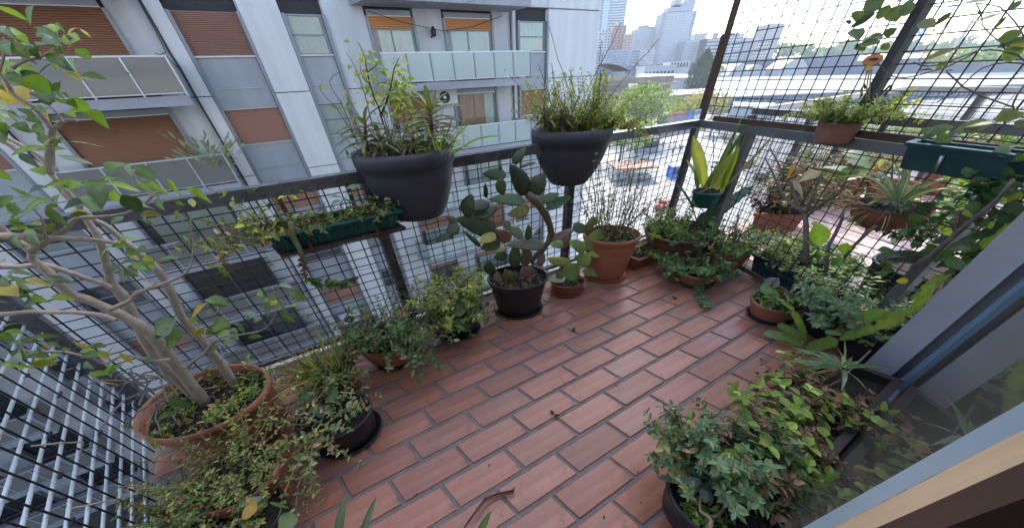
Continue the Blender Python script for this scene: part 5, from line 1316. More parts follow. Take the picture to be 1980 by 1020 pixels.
for p, q, w, c in [((1.959,0.988,0.324),(1.995,0.958,0.438),0.052,'b'),((1.967,0.969,0.414),(1.980,0.954,0.514),0.050,'b'),((1.961,0.979,0.461),(1.960,0.966,0.628),0.065,'b'),((1.985,0.957,0.583),(1.989,0.950,0.754),0.084,'d'),((1.993,0.956,0.733),(2.015,0.942,0.900),0.078,'b'),((1.993,0.953,0.940),(1.994,0.966,0.905),0.041,'d'),((1.991,0.970,0.689),(2.006,0.970,0.741),0.045,'a')]:
    flat_leaf(t, p, q, w * 0.62, jit(LCC[c], 0.12), nrm=(-0.6, -0.35, 0.7))
m = MB()
for pts in ([(1.979,0.944,0.458),(1.966,0.956,0.534),(1.956,0.966,0.589),(1.927,0.991,0.641)], [(1.979,0.944,0.458),(1.975,0.948,0.551),(1.963,0.959,0.613),(1.972,0.950,0.661)], [(1.927,0.992,0.175),(1.936,0.983,0.206),(1.931,0.988,0.256),(1.916,1.001,0.265),(1.910,1.007,0.249)]):
    MB().tube(pts, 0.0028, 5, (0.45, 0.40, 0.22)).obj('aerial_root', M_stem, t)

t = thing('mint_patch', 'pale green mint-like plant in a low tray between the orange bowl and the wall', 'potted plant', (2.096,1.239,0.000))
P16 = (2.080,1.195,0.182)
pot(t, P16, 0.24, M_pblack, taper=0.84, lip=0.02)
MI2 = [(0.13, 0.19, 0.11), (0.16, 0.22, 0.13), (0.10, 0.15, 0.08), (0.18, 0.24, 0.14)]
bush(t, soilp(P16, 0.02), 0.23, 0.14, 85, (0.10, 0.24), (0.1, 1.1), 0.06, (0.032, 0.05), MI2, step=0.024, aspect=0.5, whorl=3)
bush(t, soilp(P16, 0.02), 0.24, 0.14, 40, (0.06, 0.16), (0.5, 1.3), 0.15, (0.026, 0.04), GREEN, step=0.022, aspect=0.6, names=('edge_stems', 'edge_foliage'))
tag(MB().hexa([V(x) + V((0, 0, z)) for z in (0.24, 0.262) for x in ((2.471,1.527,0.000), (2.561,1.549,0.000), (2.596,1.590,0.000), (2.516,1.578,0.000))]).obj('plant_tag', mat('paper_tag', (0.75, 0.68, 0.64), 0.8, var=0.1), None), 'small pale square tag lying among the mint leaves by the climber pot', 'tag')

# dark tray with the spiky dracaena and the yellow-green basil along the sill
t = thing('planter_trough', 'long brown plastic trough against the sliding door with basil and dead brown stems', 'planter', W(1.3, 0, 0))
c, e1, e2 = trough(t, W(0.93, -0.085, 0), W(1.86, -0.085, 0), W(0.93, 0.11, 0), 0.2, M_pbrown, 0.022, 0.02, 0.045, ribs=0)
BAS = [(0.17, 0.24, 0.05), (0.22, 0.30, 0.07), (0.13, 0.19, 0.04), (0.26, 0.34, 0.09)]
for kk in range(9):
    a = 0.98 + kk * 0.065
    bush(t, W(a, rnd(-0.02, 0.12), 0.17), 0.06, 0.05, 7, (0.07, 0.19), (0.1, 1.1), 0.06, (0.036, 0.05), BAS, step=0.04, aspect=0.78, stem_col=(0.2, 0.13, 0.07), stem_r=0.002, bare=0.55, names=('basil_stems', 'basil_leaves'))
for kk in range(10):
    a = 0.93 + kk * 0.066
    bush(t, W(a, rnd(-0.02, 0.09), 0.15), 0.06, 0.05, 13, (0.06, 0.22), (0.2, 1.3), 0.12, (0.018, 0.034), DRY, step=0.016, aspect=0.6, stem_col=(0.16, 0.10, 0.07), names=('dead_stems', 'dead_leaves'))
litter(t, W(1.2, 0.03, 0.16), 0.22, 0.08, 340, DRY + STRAW, (0.012, 0.035))
MB().tube([(1.065,0.574,0.240),(1.112,0.595,0.240),(1.186,0.631,0.240)], [0.013, 0.013, 0.011], 8, (0.33, 0.27, 0.22)).obj('stump', M_bark2, t, True)
MB().tube([(1.327,0.671,0.260),(1.443,0.706,0.260),(1.743,0.852,0.260)], 0.004, 6, (0.3, 0.24, 0.2)).tube([(1.392,0.573,0.240),(1.286,0.570,0.240),(1.376,0.636,0.240),(1.396,0.644,0.240),(1.289,0.566,0.240)], 0.004, 6, (0.36, 0.30, 0.26)).obj('bare_twig', M_bark2, t, True)
P17 = (1.481,0.752,0.280)
sp_ = thing('spiky_plant', 'thin-leaved spiky rosette with drooping strap leaves in the trough by the wall pier', 'plant', dz(P17, -0.13))
MB().tube([dz(P17, -0.13), dz(P17, -0.06), P17], [0.012, 0.010, 0.008], 8, (0.2, 0.15, 0.08)).obj('stem', M_stem, sp_, True)
for p, q, w, c in [((1.455,0.740,0.310),(1.327,0.855,0.316),0.015,'a'),((1.465,0.745,0.302),(1.373,0.828,0.314),0.013,'g'),((1.476,0.751,0.293),(1.181,0.789,0.297),0.010,'g'),((1.449,0.734,0.309),(1.276,0.740,0.310),0.014,'a'),((1.467,0.740,0.289),(1.289,0.725,0.272),0.010,'o'),((1.485,0.745,0.279),(1.385,0.650,0.274),0.016,'g'),((1.460,0.729,0.304),(1.444,0.628,0.314),0.013,'y'),((1.459,0.732,0.311),(1.697,0.719,0.303),0.009,'g'),((1.448,0.729,0.321),(1.638,0.735,0.312),0.014,'a'),((1.460,0.739,0.311),(1.639,0.897,0.294),0.009,'a'),((1.457,0.738,0.313),(1.523,0.839,0.319),0.011,'o'),((1.444,0.731,0.323),(1.516,0.768,0.339),0.017,'a'),((1.461,0.740,0.309),(1.551,0.755,0.323),0.013,'a'),((1.458,0.738,0.312),(1.422,0.832,0.316),0.016,'a'),((1.485,0.749,0.285),(1.306,0.774,0.286),0.013,'g'),((1.442,0.730,0.320),(1.363,0.800,0.309),0.013,'a'),((1.443,0.731,0.324),(1.499,0.787,0.325),0.017,'y'),((1.480,0.750,0.295),(1.524,0.842,0.275),0.012,'a')]:
    col = {'a': (0.15, 0.22, 0.10), 'g': (0.22, 0.28, 0.17), 'o': (0.42, 0.27, 0.13), 'y': (0.34, 0.35, 0.16)}[c]
    big_leaf(sp_, p, q, w * 1.1, jit(col, 0.1), tuple(x * 1.2 for x in col), droop=rnd(0.04, 0.14), fold=0.4, name='blade', prof=[0.7, 1, 1, 0.9, 0.7, 0.4, 0.05], n=8)

# big black pot in the near right corner
P19 = (0.727,0.349,0.196)
t = thing('potted_shrub', 'large black pot of grey-green bushy shrub with speckled tongue leaves nearest the sliding door', 'potted plant', at(P19))
pot(t, P19, 0.208, M_pblack, taper=0.86, lip=0.03, soil=0.05, saucer=None)
N19 = [(0.12, 0.175, 0.085), (0.15, 0.21, 0.115), (0.09, 0.14, 0.06), (0.18, 0.245, 0.14)]
bush(t, (P19[0] + 0.05, P19[1] + 0.06, P19[2] - 0.04), 0.12, 0.06, 66, (0.12, 0.25), (0.1, 1.0), 0.03, (0.026, 0.042), N19, step=0.02, aspect=0.5, whorl=3, bias=(0.05, 0.45, 0.1), cols2=MINT)
bush(t, (P19[0] + 0.1, P19[1] - 0.0, P19[2] - 0.03), 0.06, 0.05, 16, (0.10, 0.2), (0.6, 1.2), 0.1, (0.04, 0.062), N19, step=0.026, aspect=0.5, whorl=3, spread=(-0.9, 0.6), names=('broad_stems', 'broad_leaves'))
bush(t, (P19[0] - 0.06, P19[1] + 0.08, P19[2] - 0.02), 0.04, 0.03, 12, (0.16, 0.26), (0.5, 1.2), 0.02, (0.022, 0.036), N19 + OLIVE, step=0.02, aspect=0.5, whorl=3, stem_col=(0.2, 0.07, 0.05), spread=(2.0, 3.3), names=('side_stems', 'side_leaves'))
bush(t, (P19[0] - 0.10, P19[1] - 0.06, P19[2] - 0.05), 0.05, 0.04, 50, (0.015, 0.05), (0.1, 1.2), 0.1, (0.008, 0.015), [(0.14, 0.22, 0.05), (0.18, 0.28, 0.06)], step=0.01, aspect=0.8, names=('clover_stems', 'clover'))
for p, q, w, c in [((0.623,0.494,0.237),(0.629,0.640,0.231),0.041,'d'),((0.626,0.372,0.244),(0.544,0.373,0.251),0.023,'m'),((0.592,0.351,0.250),(0.524,0.345,0.252),0.020,'m'),((0.570,0.376,0.237),(0.486,0.393,0.230),0.025,'m'),((0.650,0.371,0.245),(0.690,0.313,0.246),0.037,'m'),((0.620,0.347,0.245),(0.601,0.314,0.243),0.029,'m'),((0.605,0.409,0.249),(0.670,0.378,0.244),0.029,'d'),((0.628,0.370,0.235),(0.621,0.309,0.231),0.044,'d'),((0.676,0.342,0.243),(0.696,0.304,0.251),0.029,'d'),((0.726,0.351,0.232),(0.732,0.292,0.235),0.034,'d')]:
    col = (0.035, 0.055, 0.04) if c == 'd' else (0.075, 0.105, 0.08)
    big_leaf(t, p, q, w, jit(col, 0.1), tuple(x * 1.25 for x in col), droop=rnd(0.0, 0.1) if c != 'd' else 0.02, fold=0.3, name='tongue_leaf', prof=[0.6, 0.85, 1, 1, 0.9, 0.7, 0.15], m_=M_pad if False else M_leafm)
MB().tube([(0.597,0.258,0.210),(0.614,0.275,0.210),(0.607,0.289,0.210),(0.592,0.301,0.210),(0.601,0.319,0.210),(0.619,0.342,0.210),(0.624,0.362,0.210),(0.639,0.376,0.210)], [0.007, 0.007, 0.006, 0.005, 0.004, 0.004, 0.003, 0.002], 7, (0.34, 0.22, 0.15)).tube([(0.610,0.287,0.210),(0.632,0.285,0.210),(0.665,0.298,0.210),(0.686,0.316,0.210)], 0.005, 6, (0.2, 0.15, 0.08)).obj('root', M_stem, t, True)
litter(t, (P19[0], P19[1], P19[2] - 0.05), 0.16, 0.1, 40, STRAW, (0.004, 0.01))

# ================================================================ near left
P20 = (-0.875,0.721,0.178)
t = thing('potted_shrub', 'black plastic pot of yellowing vine trailing onto the tiles at the left', 'potted plant', at(P20))
pot(t, P20, 0.172, M_pblack, taper=0.85, lip=0.02, soil=0.05, saucer=M_pblack)
V20 = [(0.16, 0.20, 0.09), (0.12, 0.16, 0.06), (0.20, 0.23, 0.10), (0.24, 0.24, 0.10)]
bush(t, (P20[0] - 0.04, P20[1], P20[2] - 0.03), 0.12, 0.075, 42, (0.10, 0.22), (0.3, 1.2), 0.14, (0.016, 0.028), V20, step=0.02, aspect=0.48, stem_col=(0.2, 0.13, 0.08))
bush(t, (P20[0] - 0.02, P20[1] - 0.09, P20[2]), 0.07, 0.02, 10, (0.18, 0.30), (0.8, 1.3), 0.30, (0.018, 0.03), V20, step=0.022, aspect=0.5, spread=(-2.3, -0.7), names=('trailing_stems', 'trailing_leaves'), stem_col=(0.2, 0.13, 0.08))
for p, q, w, c in [((-1.012,0.794,0.205),(-1.085,0.787,0.201),0.062,'a'),((-1.004,0.832,0.191),(-1.032,0.796,0.192),0.063,'a'),((-0.933,0.804,0.207),(-0.871,0.782,0.213),0.069,'a'),((-0.892,0.818,0.205),(-0.906,0.776,0.203),0.055,'a'),((-0.936,0.752,0.199),(-0.899,0.696,0.199),0.053,'d'),((-0.877,0.723,0.208),(-0.920,0.727,0.205),0.040,'d')]:
    big_leaf(t, p, q, w, jit((0.08, 0.13, 0.05) if c == 'a' else (0.03, 0.06, 0.04)), droop=0.1, name='round_leaf', prof=[0.2, 0.8, 1.0, 1.0, 0.95, 0.75, 0.2])

P21 = (-1.114,0.468,0.238)
t = thing('potted_shrub', 'terracotta pot buried in wiry yellow-green tiny-leaved growth at the bottom left', 'potted plant', at(P21))
pot(t, P21, 0.165, M_terra, taper=0.75, lip=0.035, soil=0.02)
M21 = [(0.20, 0.235, 0.065), (0.13, 0.17, 0.05), (0.24, 0.26, 0.07), (0.10, 0.14, 0.05)]
bush(t, soilp(P21, 0.02), 0.13, 0.09, 60, (0.05, 0.14), (0.2, 1.2), 0.10, (0.009, 0.018), M21, step=0.014, aspect=0.6)
bush(t, (P21[0] - 0.06, P21[1] + 0.03, P21[2]), 0.14, 0.08, 24, (0.10, 0.22), (0.2, 1.2), 0.08, (0.009, 0.018), M21, step=0.018, aspect=0.65, names=('wiry_stems', 'wiry_leaves'), stem_col=(0.16, 0.12, 0.06))
bush(t, (P21[0] + 0.02, P21[1] + 0.08, P21[2]), 0.1, 0.04, 12, (0.18, 0.30), (0.5, 1.2), 0.0, (0.011, 0.02), LIME, step=0.022, aspect=0.7, spread=(0.2, 2.4), names=('upper_stems', 'upper_leaves'), stem_col=(0.2, 0.15, 0.08))

P22 = (-1.075,0.355,0.166)
t = thing('potted_shrub', 'black pot of shaggy olive greenery cut off by the bottom left of the view', 'potted plant', at(P22))
pot(t, P22, 0.18, M_pblack, taper=0.85, lip=0.02, soil=0.02)
bush(t, (P22[0] - 0.05, P22[1] + 0.02, P22[2] - 0.02), 0.17, 0.10, 80, (0.08, 0.22), (0.1, 1.1), 0.06, (0.010, 0.022), M21 + OLIVE, step=0.016, aspect=0.5)
bush(t, (P22[0] - 0.13, P22[1] + 0.06, P22[2] - 0.02), 0.10, 0.08, 46, (0.12, 0.25), (0.2, 1.0), 0.06, (0.011, 0.022), M21 + GREEN, step=0.018, aspect=0.55, names=('rear_stems', 'rear_foliage'))
for p, q, w, c in [((-0.953,0.363,0.256),(-0.963,0.390,0.257),0.060,'g'),((-0.960,0.356,0.269),(-0.915,0.351,0.264),0.053,'o'),((-0.894,0.374,0.251),(-0.818,0.358,0.244),0.013,'a'),((-0.817,0.312,0.261),(-0.756,0.320,0.263),0.057,'G'),((-1.198,0.370,0.254),(-1.171,0.402,0.249),0.045,'a'),((-1.165,0.322,0.262),(-1.167,0.365,0.264),0.034,'a'),((-1.206,0.345,0.264),(-1.074,0.329,0.267),0.014,'a')]:
    col = {'g': (0.12, 0.16, 0.10), 'G': (0.14, 0.20, 0.10), 'o': (0.42, 0.28, 0.07), 'a': (0.10, 0.16, 0.05)}[c]
    big_leaf(t, p, q, w, jit(col, 0.08), droop=0.05, name='leaf', prof=[0.3, 0.8, 1.0, 1.0, 0.95, 0.7, 0.15])

P23 = (-0.516,0.221,0.220)
t = thing('strap_leaf_plant', 'pair of upright pale green strap leaves rising at the bottom edge of the view', 'plant', (-0.478,0.212,0.000))
pot(t, (V((-0.478,0.212,0.000)).x, V((-0.478,0.212,0.000)).y, 0.14), 0.12, M_terra)
for p, q, w, c in [((-0.614,0.252,0.300),(-0.605,0.367,0.300),0.030,'a'),((-0.539,0.250,0.300),(-0.498,0.358,0.300),0.026,'a'),((-0.458,0.240,0.300),(-0.433,0.281,0.300),0.022,'a')]:
    big_leaf(t, dz(p, -0.08), q, w, (0.13, 0.20, 0.10), (0.17, 0.25, 0.13), droop=0.05, fold=0.35, name='strap_leaf', prof=[0.8, 1, 1, 0.95, 0.8, 0.55, 0.1])
for p, q, w, c in [((-0.168,0.266,0.280),(-0.109,0.311,0.280),0.025,'a')]:
    big_leaf(t, dz(p, -0.1), q, w, (0.12, 0.19, 0.07), (0.17, 0.25, 0.1), droop=0.02, fold=0.3, name='strap_leaf', prof=[0.8, 1, 1, 0.95, 0.8, 0.55, 0.1])
pts = [(-0.246,0.324,0.012),(-0.223,0.346,0.012),(-0.190,0.381,0.012),(-0.165,0.413,0.012),(-0.122,0.429,0.012),(-0.083,0.436,0.012),(-0.047,0.438,0.012),(-0.041,0.450,0.012)]
dl = MB()
for dx in (0, 0.004):
    dl.blade([V(p) + V((dx, dx, 0.01 + 0.012 * math.sin(i))) for i, p in enumerate(pts)], [0.004, 0.008, 0.011, 0.012, 0.011, 0.009, 0.012, 0.002], V((0.2, -0.3, 0.9)), (0.13, 0.06, 0.035), (0.2, 0.1, 0.06), 0.7)
tag(dl.obj('dead_leaf', M_leafm, None, True), 'curled brown dead leaf lying on the tiles in the foreground', 'dead leaf')
for (p, lab) in (((0.391,1.322,0.000), 'small dark curled leaf on the tiles in front of the small cactus'), ((1.206,1.574,0.000), 'tiny dark scrap on the tiles below the trailing bowl'), ((0.186,0.754,0.000), 'small brown crumb of leaf on a tile joint in the middle of the floor')):
    m = MB()
    for k in range(3):
        m.small(V(p) + V((rnd(-.01, .01), rnd(-.01, .01), 0.004)), V((rnd(-1, 1), rnd(-1, 1), 0.2)), 0.03, 0.014, V((0, 0, 1)), jit((0.06, 0.03, 0.02)), 0.8)
    tag(m.obj('leaf_scrap', M_leafm, None), lab, 'leaf scrap', 'leaf scraps on the tiles')

# ================================================================ things hung on the street railing
t = thing('railing_planter', 'large anthracite pot astride the railing with tall spindly twigs and spiky purple leaves', 'planter', (-0.586,1.559,0.803))
R25 = (-0.544,1.568,1.171)
z25 = ((-0.570,1.556,0.803))[2]
pot(t, R25, 0.262, M_pgrey, taper=0.60, lip=0.075, z0=z25, soil=0.05, bulge=0.05, ratio=1.35)
c = (R25[0], R25[1], R25[2] - 0.03)
KA = [(0.085, 0.06, 0.045), (0.09, 0.11, 0.045), (0.13, 0.10, 0.07), (0.07, 0.075, 0.04)]
def kalanchoe(t, base, top, n, L, w, crown):
    base, top = V(base), V(top)
    MB().tube([base, lerp(base, top, .5) + V((rnd(-.01, .01), 0, 0)), top], [0.008, 0.007, 0.006], 7, (0.16, 0.11, 0.09)).obj('succulent_stem', M_stem, t, True)
    th = rnd(0, 6)
    for i in range(n):
        f = i / n
        p = lerp(base, top, 0.25 + 0.75 * f)
        th += 2.4
        up_ = 0.0 if f < 0.75 else (f - 0.75) * 4 * crown
        d = V((math.cos(th), math.sin(th) * 0.8, -0.22 + up_ + 0.25 * f))
        ll = L * rnd(0.8, 1.1) * (1.0 - 0.3 * max(0, f - 0.8) * 5)
        col = jit(KA[0] if f < 0.7 and rnd(0, 1) < 0.6 else (0.10, 0.12, 0.05), 0.2)
        q = p + d.normalized() * ll
        pts = [lerp(p, q, k / 8) + V((0, 0, 0.10 * ll * math.sin(k / 8 * math.pi) - 0.05 * ll * (k / 8) ** 2)) for k in range(9)]
        wd = [w * x * (1.12 if k % 2 else 0.9) for k, x in enumerate((0.4, 0.9, 1, 1, 0.95, 0.85, 0.7, 0.45, 0.05))]
        MB().blade(pts, wd, V((rnd(-.2, .2), rnd(-.2, .2), 1)), col, tuple(x * 1.3 for x in col), 0.45).obj('leaf', M_leaf, t, True)
kalanchoe(t, (-0.395,1.607,1.143), (-0.373,1.617,1.339), 38, 0.20, 0.026, 1.1)
kalanchoe(t, (-0.692,1.489,1.172), (-0.664,1.502,1.318), 22, 0.15, 0.024, 1.2)
kalanchoe(t, (-0.616,1.463,1.169), (-0.602,1.470,1.238), 16, 0.13, 0.022, 1.0)
kalanchoe(t, (-0.478,1.528,1.153), (-0.467,1.533,1.235), 16, 0.13, 0.022, 0.9)
m = MB()
TW_ = [[(-0.597,1.533,1.160),(-0.593,1.535,1.255),(-0.597,1.533,1.323),(-0.596,1.534,1.366),(-0.605,1.530,1.408),(-0.606,1.529,1.458),(-0.603,1.531,1.506),(-0.599,1.532,1.551),(-0.602,1.531,1.591),(-0.608,1.528,1.608)], [(-0.601,1.552,1.333),(-0.566,1.568,1.384),(-0.528,1.586,1.454),(-0.503,1.598,1.512),(-0.472,1.612,1.555)], [(-0.651,1.528,1.282),(-0.646,1.531,1.358),(-0.643,1.532,1.420),(-0.646,1.531,1.479),(-0.651,1.528,1.526),(-0.660,1.524,1.558),(-0.668,1.520,1.576)], [(-0.736,1.509,1.231),(-0.755,1.500,1.302),(-0.775,1.491,1.378),(-0.799,1.479,1.419),(-0.813,1.473,1.459)], [(-0.752,1.522,1.236),(-0.752,1.522,1.321),(-0.759,1.519,1.395),(-0.773,1.512,1.441),(-0.775,1.511,1.475),(-0.754,1.521,1.498),(-0.712,1.541,1.515)], [(-0.580,1.582,1.218),(-0.543,1.599,1.303),(-0.503,1.618,1.378),(-0.483,1.627,1.441),(-0.460,1.638,1.471)], [(-0.585,1.559,1.222),(-0.559,1.572,1.283),(-0.526,1.587,1.348),(-0.509,1.595,1.401),(-0.517,1.591,1.453)], [(-0.697,1.527,1.238),(-0.688,1.531,1.306),(-0.701,1.525,1.350),(-0.718,1.518,1.394),(-0.715,1.519,1.463)], [(-0.539,1.561,1.201),(-0.500,1.578,1.268),(-0.466,1.595,1.322),(-0.436,1.608,1.353)], [(-0.613,1.546,1.458),(-0.628,1.539,1.474),(-0.634,1.536,1.502),(-0.627,1.539,1.544)], [(-0.601,1.552,1.360),(-0.558,1.572,1.415),(-0.504,1.597,1.443),(-0.474,1.611,1.456)], [(-0.611,1.547,1.502),(-0.581,1.561,1.520),(-0.544,1.579,1.551)]]
for i, pts in enumerate(TW_):
    m.tube(pts, [0.0055 * (1 - 0.8 * j / len(pts)) * (1 if i in (0, 1) else 0.55) for j in range(len(pts))], 5, (0.06, 0.045, 0.035) if i < 2 else (0.16, 0.11, 0.08))
m.obj('twigs', M_stem, t, True)
f = MB()
for i, pts in enumerate(TW_):
    dens = (40, 34, 8, 2, 2, 40, 34, 8, 26, 22, 36, 20)[i]
    for k in range(dens):
        u = rnd(0.3, 1) if i else rnd(0.35, 1)
        x = u * (len(pts) - 1)
        j = min(int(x), len(pts) - 2)
        p = lerp(pts[j], pts[j + 1], x - j)
        s = rnd(0, 0.05)
        d = V((rnd(-1, 1), rnd(-.6, .6), rnd(-.8, .5)))
        f.small(p + d * s, d, rnd(0.02, 0.034), rnd(0.012, 0.02), V((rnd(-.6, .6), -0.6, rnd(0.2, 1))), jit(random.choice([(0.24, 0.30, 0.06), (0.18, 0.24, 0.05), (0.32, 0.34, 0.08)])))
f.obj('twig_leaves', M_leafm, t, kind='stuff')
bush(t, c, 0.22, 0.13, 40, (0.12, 0.3), (0.1, 0.8), 0.0, (0.012, 0.02), DRY + OLIVE, step=0.03, prob=0.4, names=('fine_twigs', 'fine_leaves'), stem_col=(0.16, 0.09, 0.07))
bush(t, c, 0.24, 0.14, 40, (0.04, 0.1), (0.2, 1.2), 0.1, (0.02, 0.035), GREEN + OLIVE, step=0.018, aspect=0.4, names=('low_stems', 'low_foliage'))
bristles(t, (c[0] + 0.2, c[1] - 0.05, c[2]), 0.08, 0.06, 34, (0.1, 0.3), (0.2, 1.1), 0.22, 0.008, [(0.14, 0.22, 0.05), (0.18, 0.26, 0.07)])

t = thing('railing_planter', 'anthracite pot astride the railing nearer the corner with feathery yellow-green growth', 'planter', (0.477,2.056,0.789))
R26 = (0.449,2.043,1.163)
z26 = ((0.481,2.058,0.796))[2]
pot(t, R26, 0.272, M_pgrey, taper=0.50, lip=0.085, z0=z26, soil=0.04, bulge=0.07, ratio=1.35)
MB().sbox(1.885, 1.905, 1.845, 1.90, z26 + .12, z26 + .4).obj('slot_shade_box', M_dark, t)  # solid dark box, shade of the recess for the rail put in as colour
c = (R26[0], R26[1], R26[2] - 0.02)
FE = [(0.22, 0.27, 0.05), (0.17, 0.21, 0.05), (0.28, 0.31, 0.07), (0.13, 0.17, 0.05)]
bush(t, (c[0], c[1], c[2]), 0.2, 0.12, 120, (0.12, 0.36), (0.0, 0.85), 0.0, (0.016, 0.028), FE, step=0.018, aspect=0.62, stem_col=(0.17, 0.12, 0.05), prob=0.95)
bush(t, (c[0] + 0.05, c[1], c[2]), 0.2, 0.12, 10, (0.35, 0.6), (0.0, 0.6), -0.03, (0.012, 0.02), FE + DRY, step=0.04, prob=0.35, stem_col=(0.06, 0.04, 0.035), names=('tall_twigs', 'tall_twig_leaves'))
bush(t, (c[0] + 0.2, c[1] - 0.04, c[2]), 0.08, 0.06, 40, (0.06, 0.17), (0.3, 1.3), 0.08, (0.022, 0.034), LIME, step=0.018, aspect=0.75, names=('lime_stems', 'lime_foliage'))
bush(t, (c[0] + 0.3, c[1] - 0.02, c[2]), 0.05, 0.06, 20, (0.08, 0.22), (0.9, 1.5), 0.25, (0.014, 0.024), DRY + LIME, step=0.018, names=('drooping_stems', 'drooping_leaves'), spread=(-1, 1))
kalanchoe(t, (0.258,1.933,1.181), (0.245,1.927,1.302), 20, 0.15, 0.020, 0.9)
kalanchoe(t, (0.354,1.917,1.173), (0.349,1.915,1.245), 14, 0.11, 0.018, 0.9)
kalanchoe(t, (0.484,1.978,1.152), (0.470,1.971,1.220), 14, 0.11, 0.018, 0.9)

# green trough hooked inside the railing
f0, r0, l0 = (-1.061,1.153,0.837), (-0.611,1.364,0.851), (-1.203,1.270,0.852)
zt_ = min(f0[2], r0[2])
f0, r0, l0 = (f0[0], f0[1], 0), (r0[0], r0[1], 0), (l0[0], l0[1], 0)
zb_ = ((-1.059,1.154,0.813))[2] + 0.01
hh = ((-1.041,1.142,0.910))[2] - zb_
t = thing('railing_planter', 'long green plastic trough hooked inside the street railing with straggly brown and green plants', 'planter', dz(lerp(r0, l0, 0.5), zb_))
e_ = V(r0) - V(f0)
l0 = V(f0) + EB * 0.15
c, e1, e2 = trough(t, f0, r0, l0, hh, M_pgreen, 0.03, 0.016, 0.03, z0=zb_, ribs=12)
MB().hexa([V(p) + V((0, 0, zb_ - 0.022 + k)) for k in (0, 0.016) for p in (V(f0) - e_.normalized() * .03 - EB * .02, V(r0) + e_.normalized() * .04 - EB * .02, V(r0) + e_.normalized() * .04 + EB * .15, V(f0) - e_.normalized() * .03 + EB * .15)]).obj('drip_tray', M_pbrown, t)
for fr in (0.2, 0.8):
    p = lerp(f0, r0, fr)
    MB().bar(V(p) + EB * 0.2 + V((0, 0, zb_ - 0.03)), V(p) - EB * 0.02 + V((0, 0, zb_ - 0.03)), 0.02, 0.008).bar(V(p) - EB * 0.022 + V((0, 0, zb_ - 0.034)), V(p) - EB * 0.022 + V((0, 0, zb_ + 0.03)), 0.012, 0.006).bar(V(p) + EB * 0.17 + V((0, 0, zb_ - 0.03)), V(p) + EB * 0.17 + V((0, 0, 1.05)), 0.02, 0.008).obj('bracket', M_rust, t)
for kk in range(12):
    cc = V(f0) + e_ * (kk + 0.5) / 12 + EB * 0.06 + V((0, 0, zb_ + hh - 0.03))
    bush(t, cc, 0.06, 0.05, 10, (0.04, 0.13), (0.2, 1.2), 0.1, (0.014, 0.026), (OLIVE + GREEN) if kk > 3 else (LIME + OLIVE + DRY), step=0.016, names=('low_stems', 'low_foliage'))
    litter(t, cc, 0.06, 0.05, 26, DRY, (0.01, 0.03), name='dead_matter')
cc = V(f0) + e_ * 0.06 + EB * 0.06 + V((0, 0, zb_ + hh - 0.03))
bush(t, cc, 0.05, 0.05, 30, (0.12, 0.34), (0.3, 1.3), 0.1, (0.02, 0.036), [(0.16, 0.2, 0.04), (0.24, 0.26, 0.05), (0.10, 0.13, 0.04)], step=0.03, prob=0.6, bias=(-0.6, 0, 0), stem_col=(0.08, 0.05, 0.035), names=('straggly_stems', 'straggly_leaves'))
bush(t, cc, 0.04, 0.04, 8, (0.25, 0.42), (0.8, 1.4), 0.35, (0.018, 0.03), OLIVE + DRY, step=0.02, spread=(2.6, 3.6), names=('hanging_stems', 'hanging_leaves'), stem_col=(0.08, 0.05, 0.035))
for p, q, w, c_ in [((-0.791,1.324,1.030),(-0.837,1.312,1.032),0.011,'g'),((-0.821,1.348,1.003),(-0.868,1.324,1.010),0.019,'g'),((-0.809,1.308,1.001),(-0.844,1.276,0.988),0.026,'g'),((-0.751,1.338,1.023),(-0.779,1.306,1.020),0.017,'g'),((-0.802,1.314,0.999),(-0.767,1.336,0.976),0.017,'g'),((-0.713,1.353,1.051),(-0.782,1.333,1.045),0.023,'g'),((-0.794,1.354,0.999),(-0.845,1.346,0.969),0.020,'g'),((-1.000,1.261,1.048),(-0.985,1.279,1.026),0.022,'l'),((-1.050,1.245,1.042),(-1.030,1.277,1.044),0.022,'l'),((-1.009,1.246,1.054),(-0.989,1.279,1.041),0.018,'l'),((-1.161,1.143,0.967),(-1.185,1.113,0.968),0.024,'l'),((-1.146,1.148,0.933),(-1.164,1.125,0.946),0.021,'a'),((-1.132,1.173,0.927),(-1.154,1.161,0.943),0.028,'a'),((-1.209,1.156,0.933),(-1.183,1.180,0.935),0.025,'a'),((-1.188,1.129,0.926),(-1.231,1.105,0.937),0.021,'a'),((-1.103,1.197,1.000),(-1.125,1.181,0.989),0.014,'g'),((-0.976,1.231,0.967),(-1.007,1.221,0.965),0.015,'o')]:
    col = {'g': (0.12, 0.17, 0.11), 'l': (0.3, 0.36, 0.04), 'a': (0.10, 0.16, 0.04), 'o': (0.2, 0.22, 0.06)}[c_]
    big_leaf(t, p, q, w, jit(col, 0.1), droop=0.06, name='leaf')
hang = [(-0.972,1.154,0.966),(-0.980,1.151,0.930),(-0.988,1.147,0.893),(-0.987,1.147,0.851),(-0.989,1.146,0.805),(-1.001,1.141,0.760),(-1.014,1.134,0.714),(-1.022,1.131,0.684)]
MB().tube(hang, [0.008, 0.011, 0.012, 0.011, 0.009, 0.008, 0.006, 0.004], 7, (0.16, 0.17, 0.08)).obj('hanging_succulent', M_stem, t, True)
f = MB()
for k in range(90):
    p = lerp(hang[4], hang[7], rnd(0, 1))
    d = V((rnd(-1, 1), rnd(-1, 1), rnd(-.6, .5)))
    f.small(V(p), d, rnd(0.012, 0.028), 0.009, V((0, -.5, .8)), jit((0.12, 0.07, 0.045)))
f.obj('dry_tip', M_leafm, t, kind='stuff')
f = MB()
spray = [(-1.023,1.130,0.686),(-1.005,1.139,0.659),(-0.985,1.148,0.626),(-0.950,1.165,0.606),(-0.913,1.182,0.595),(-0.879,1.198,0.596),(-0.840,1.216,0.611)]
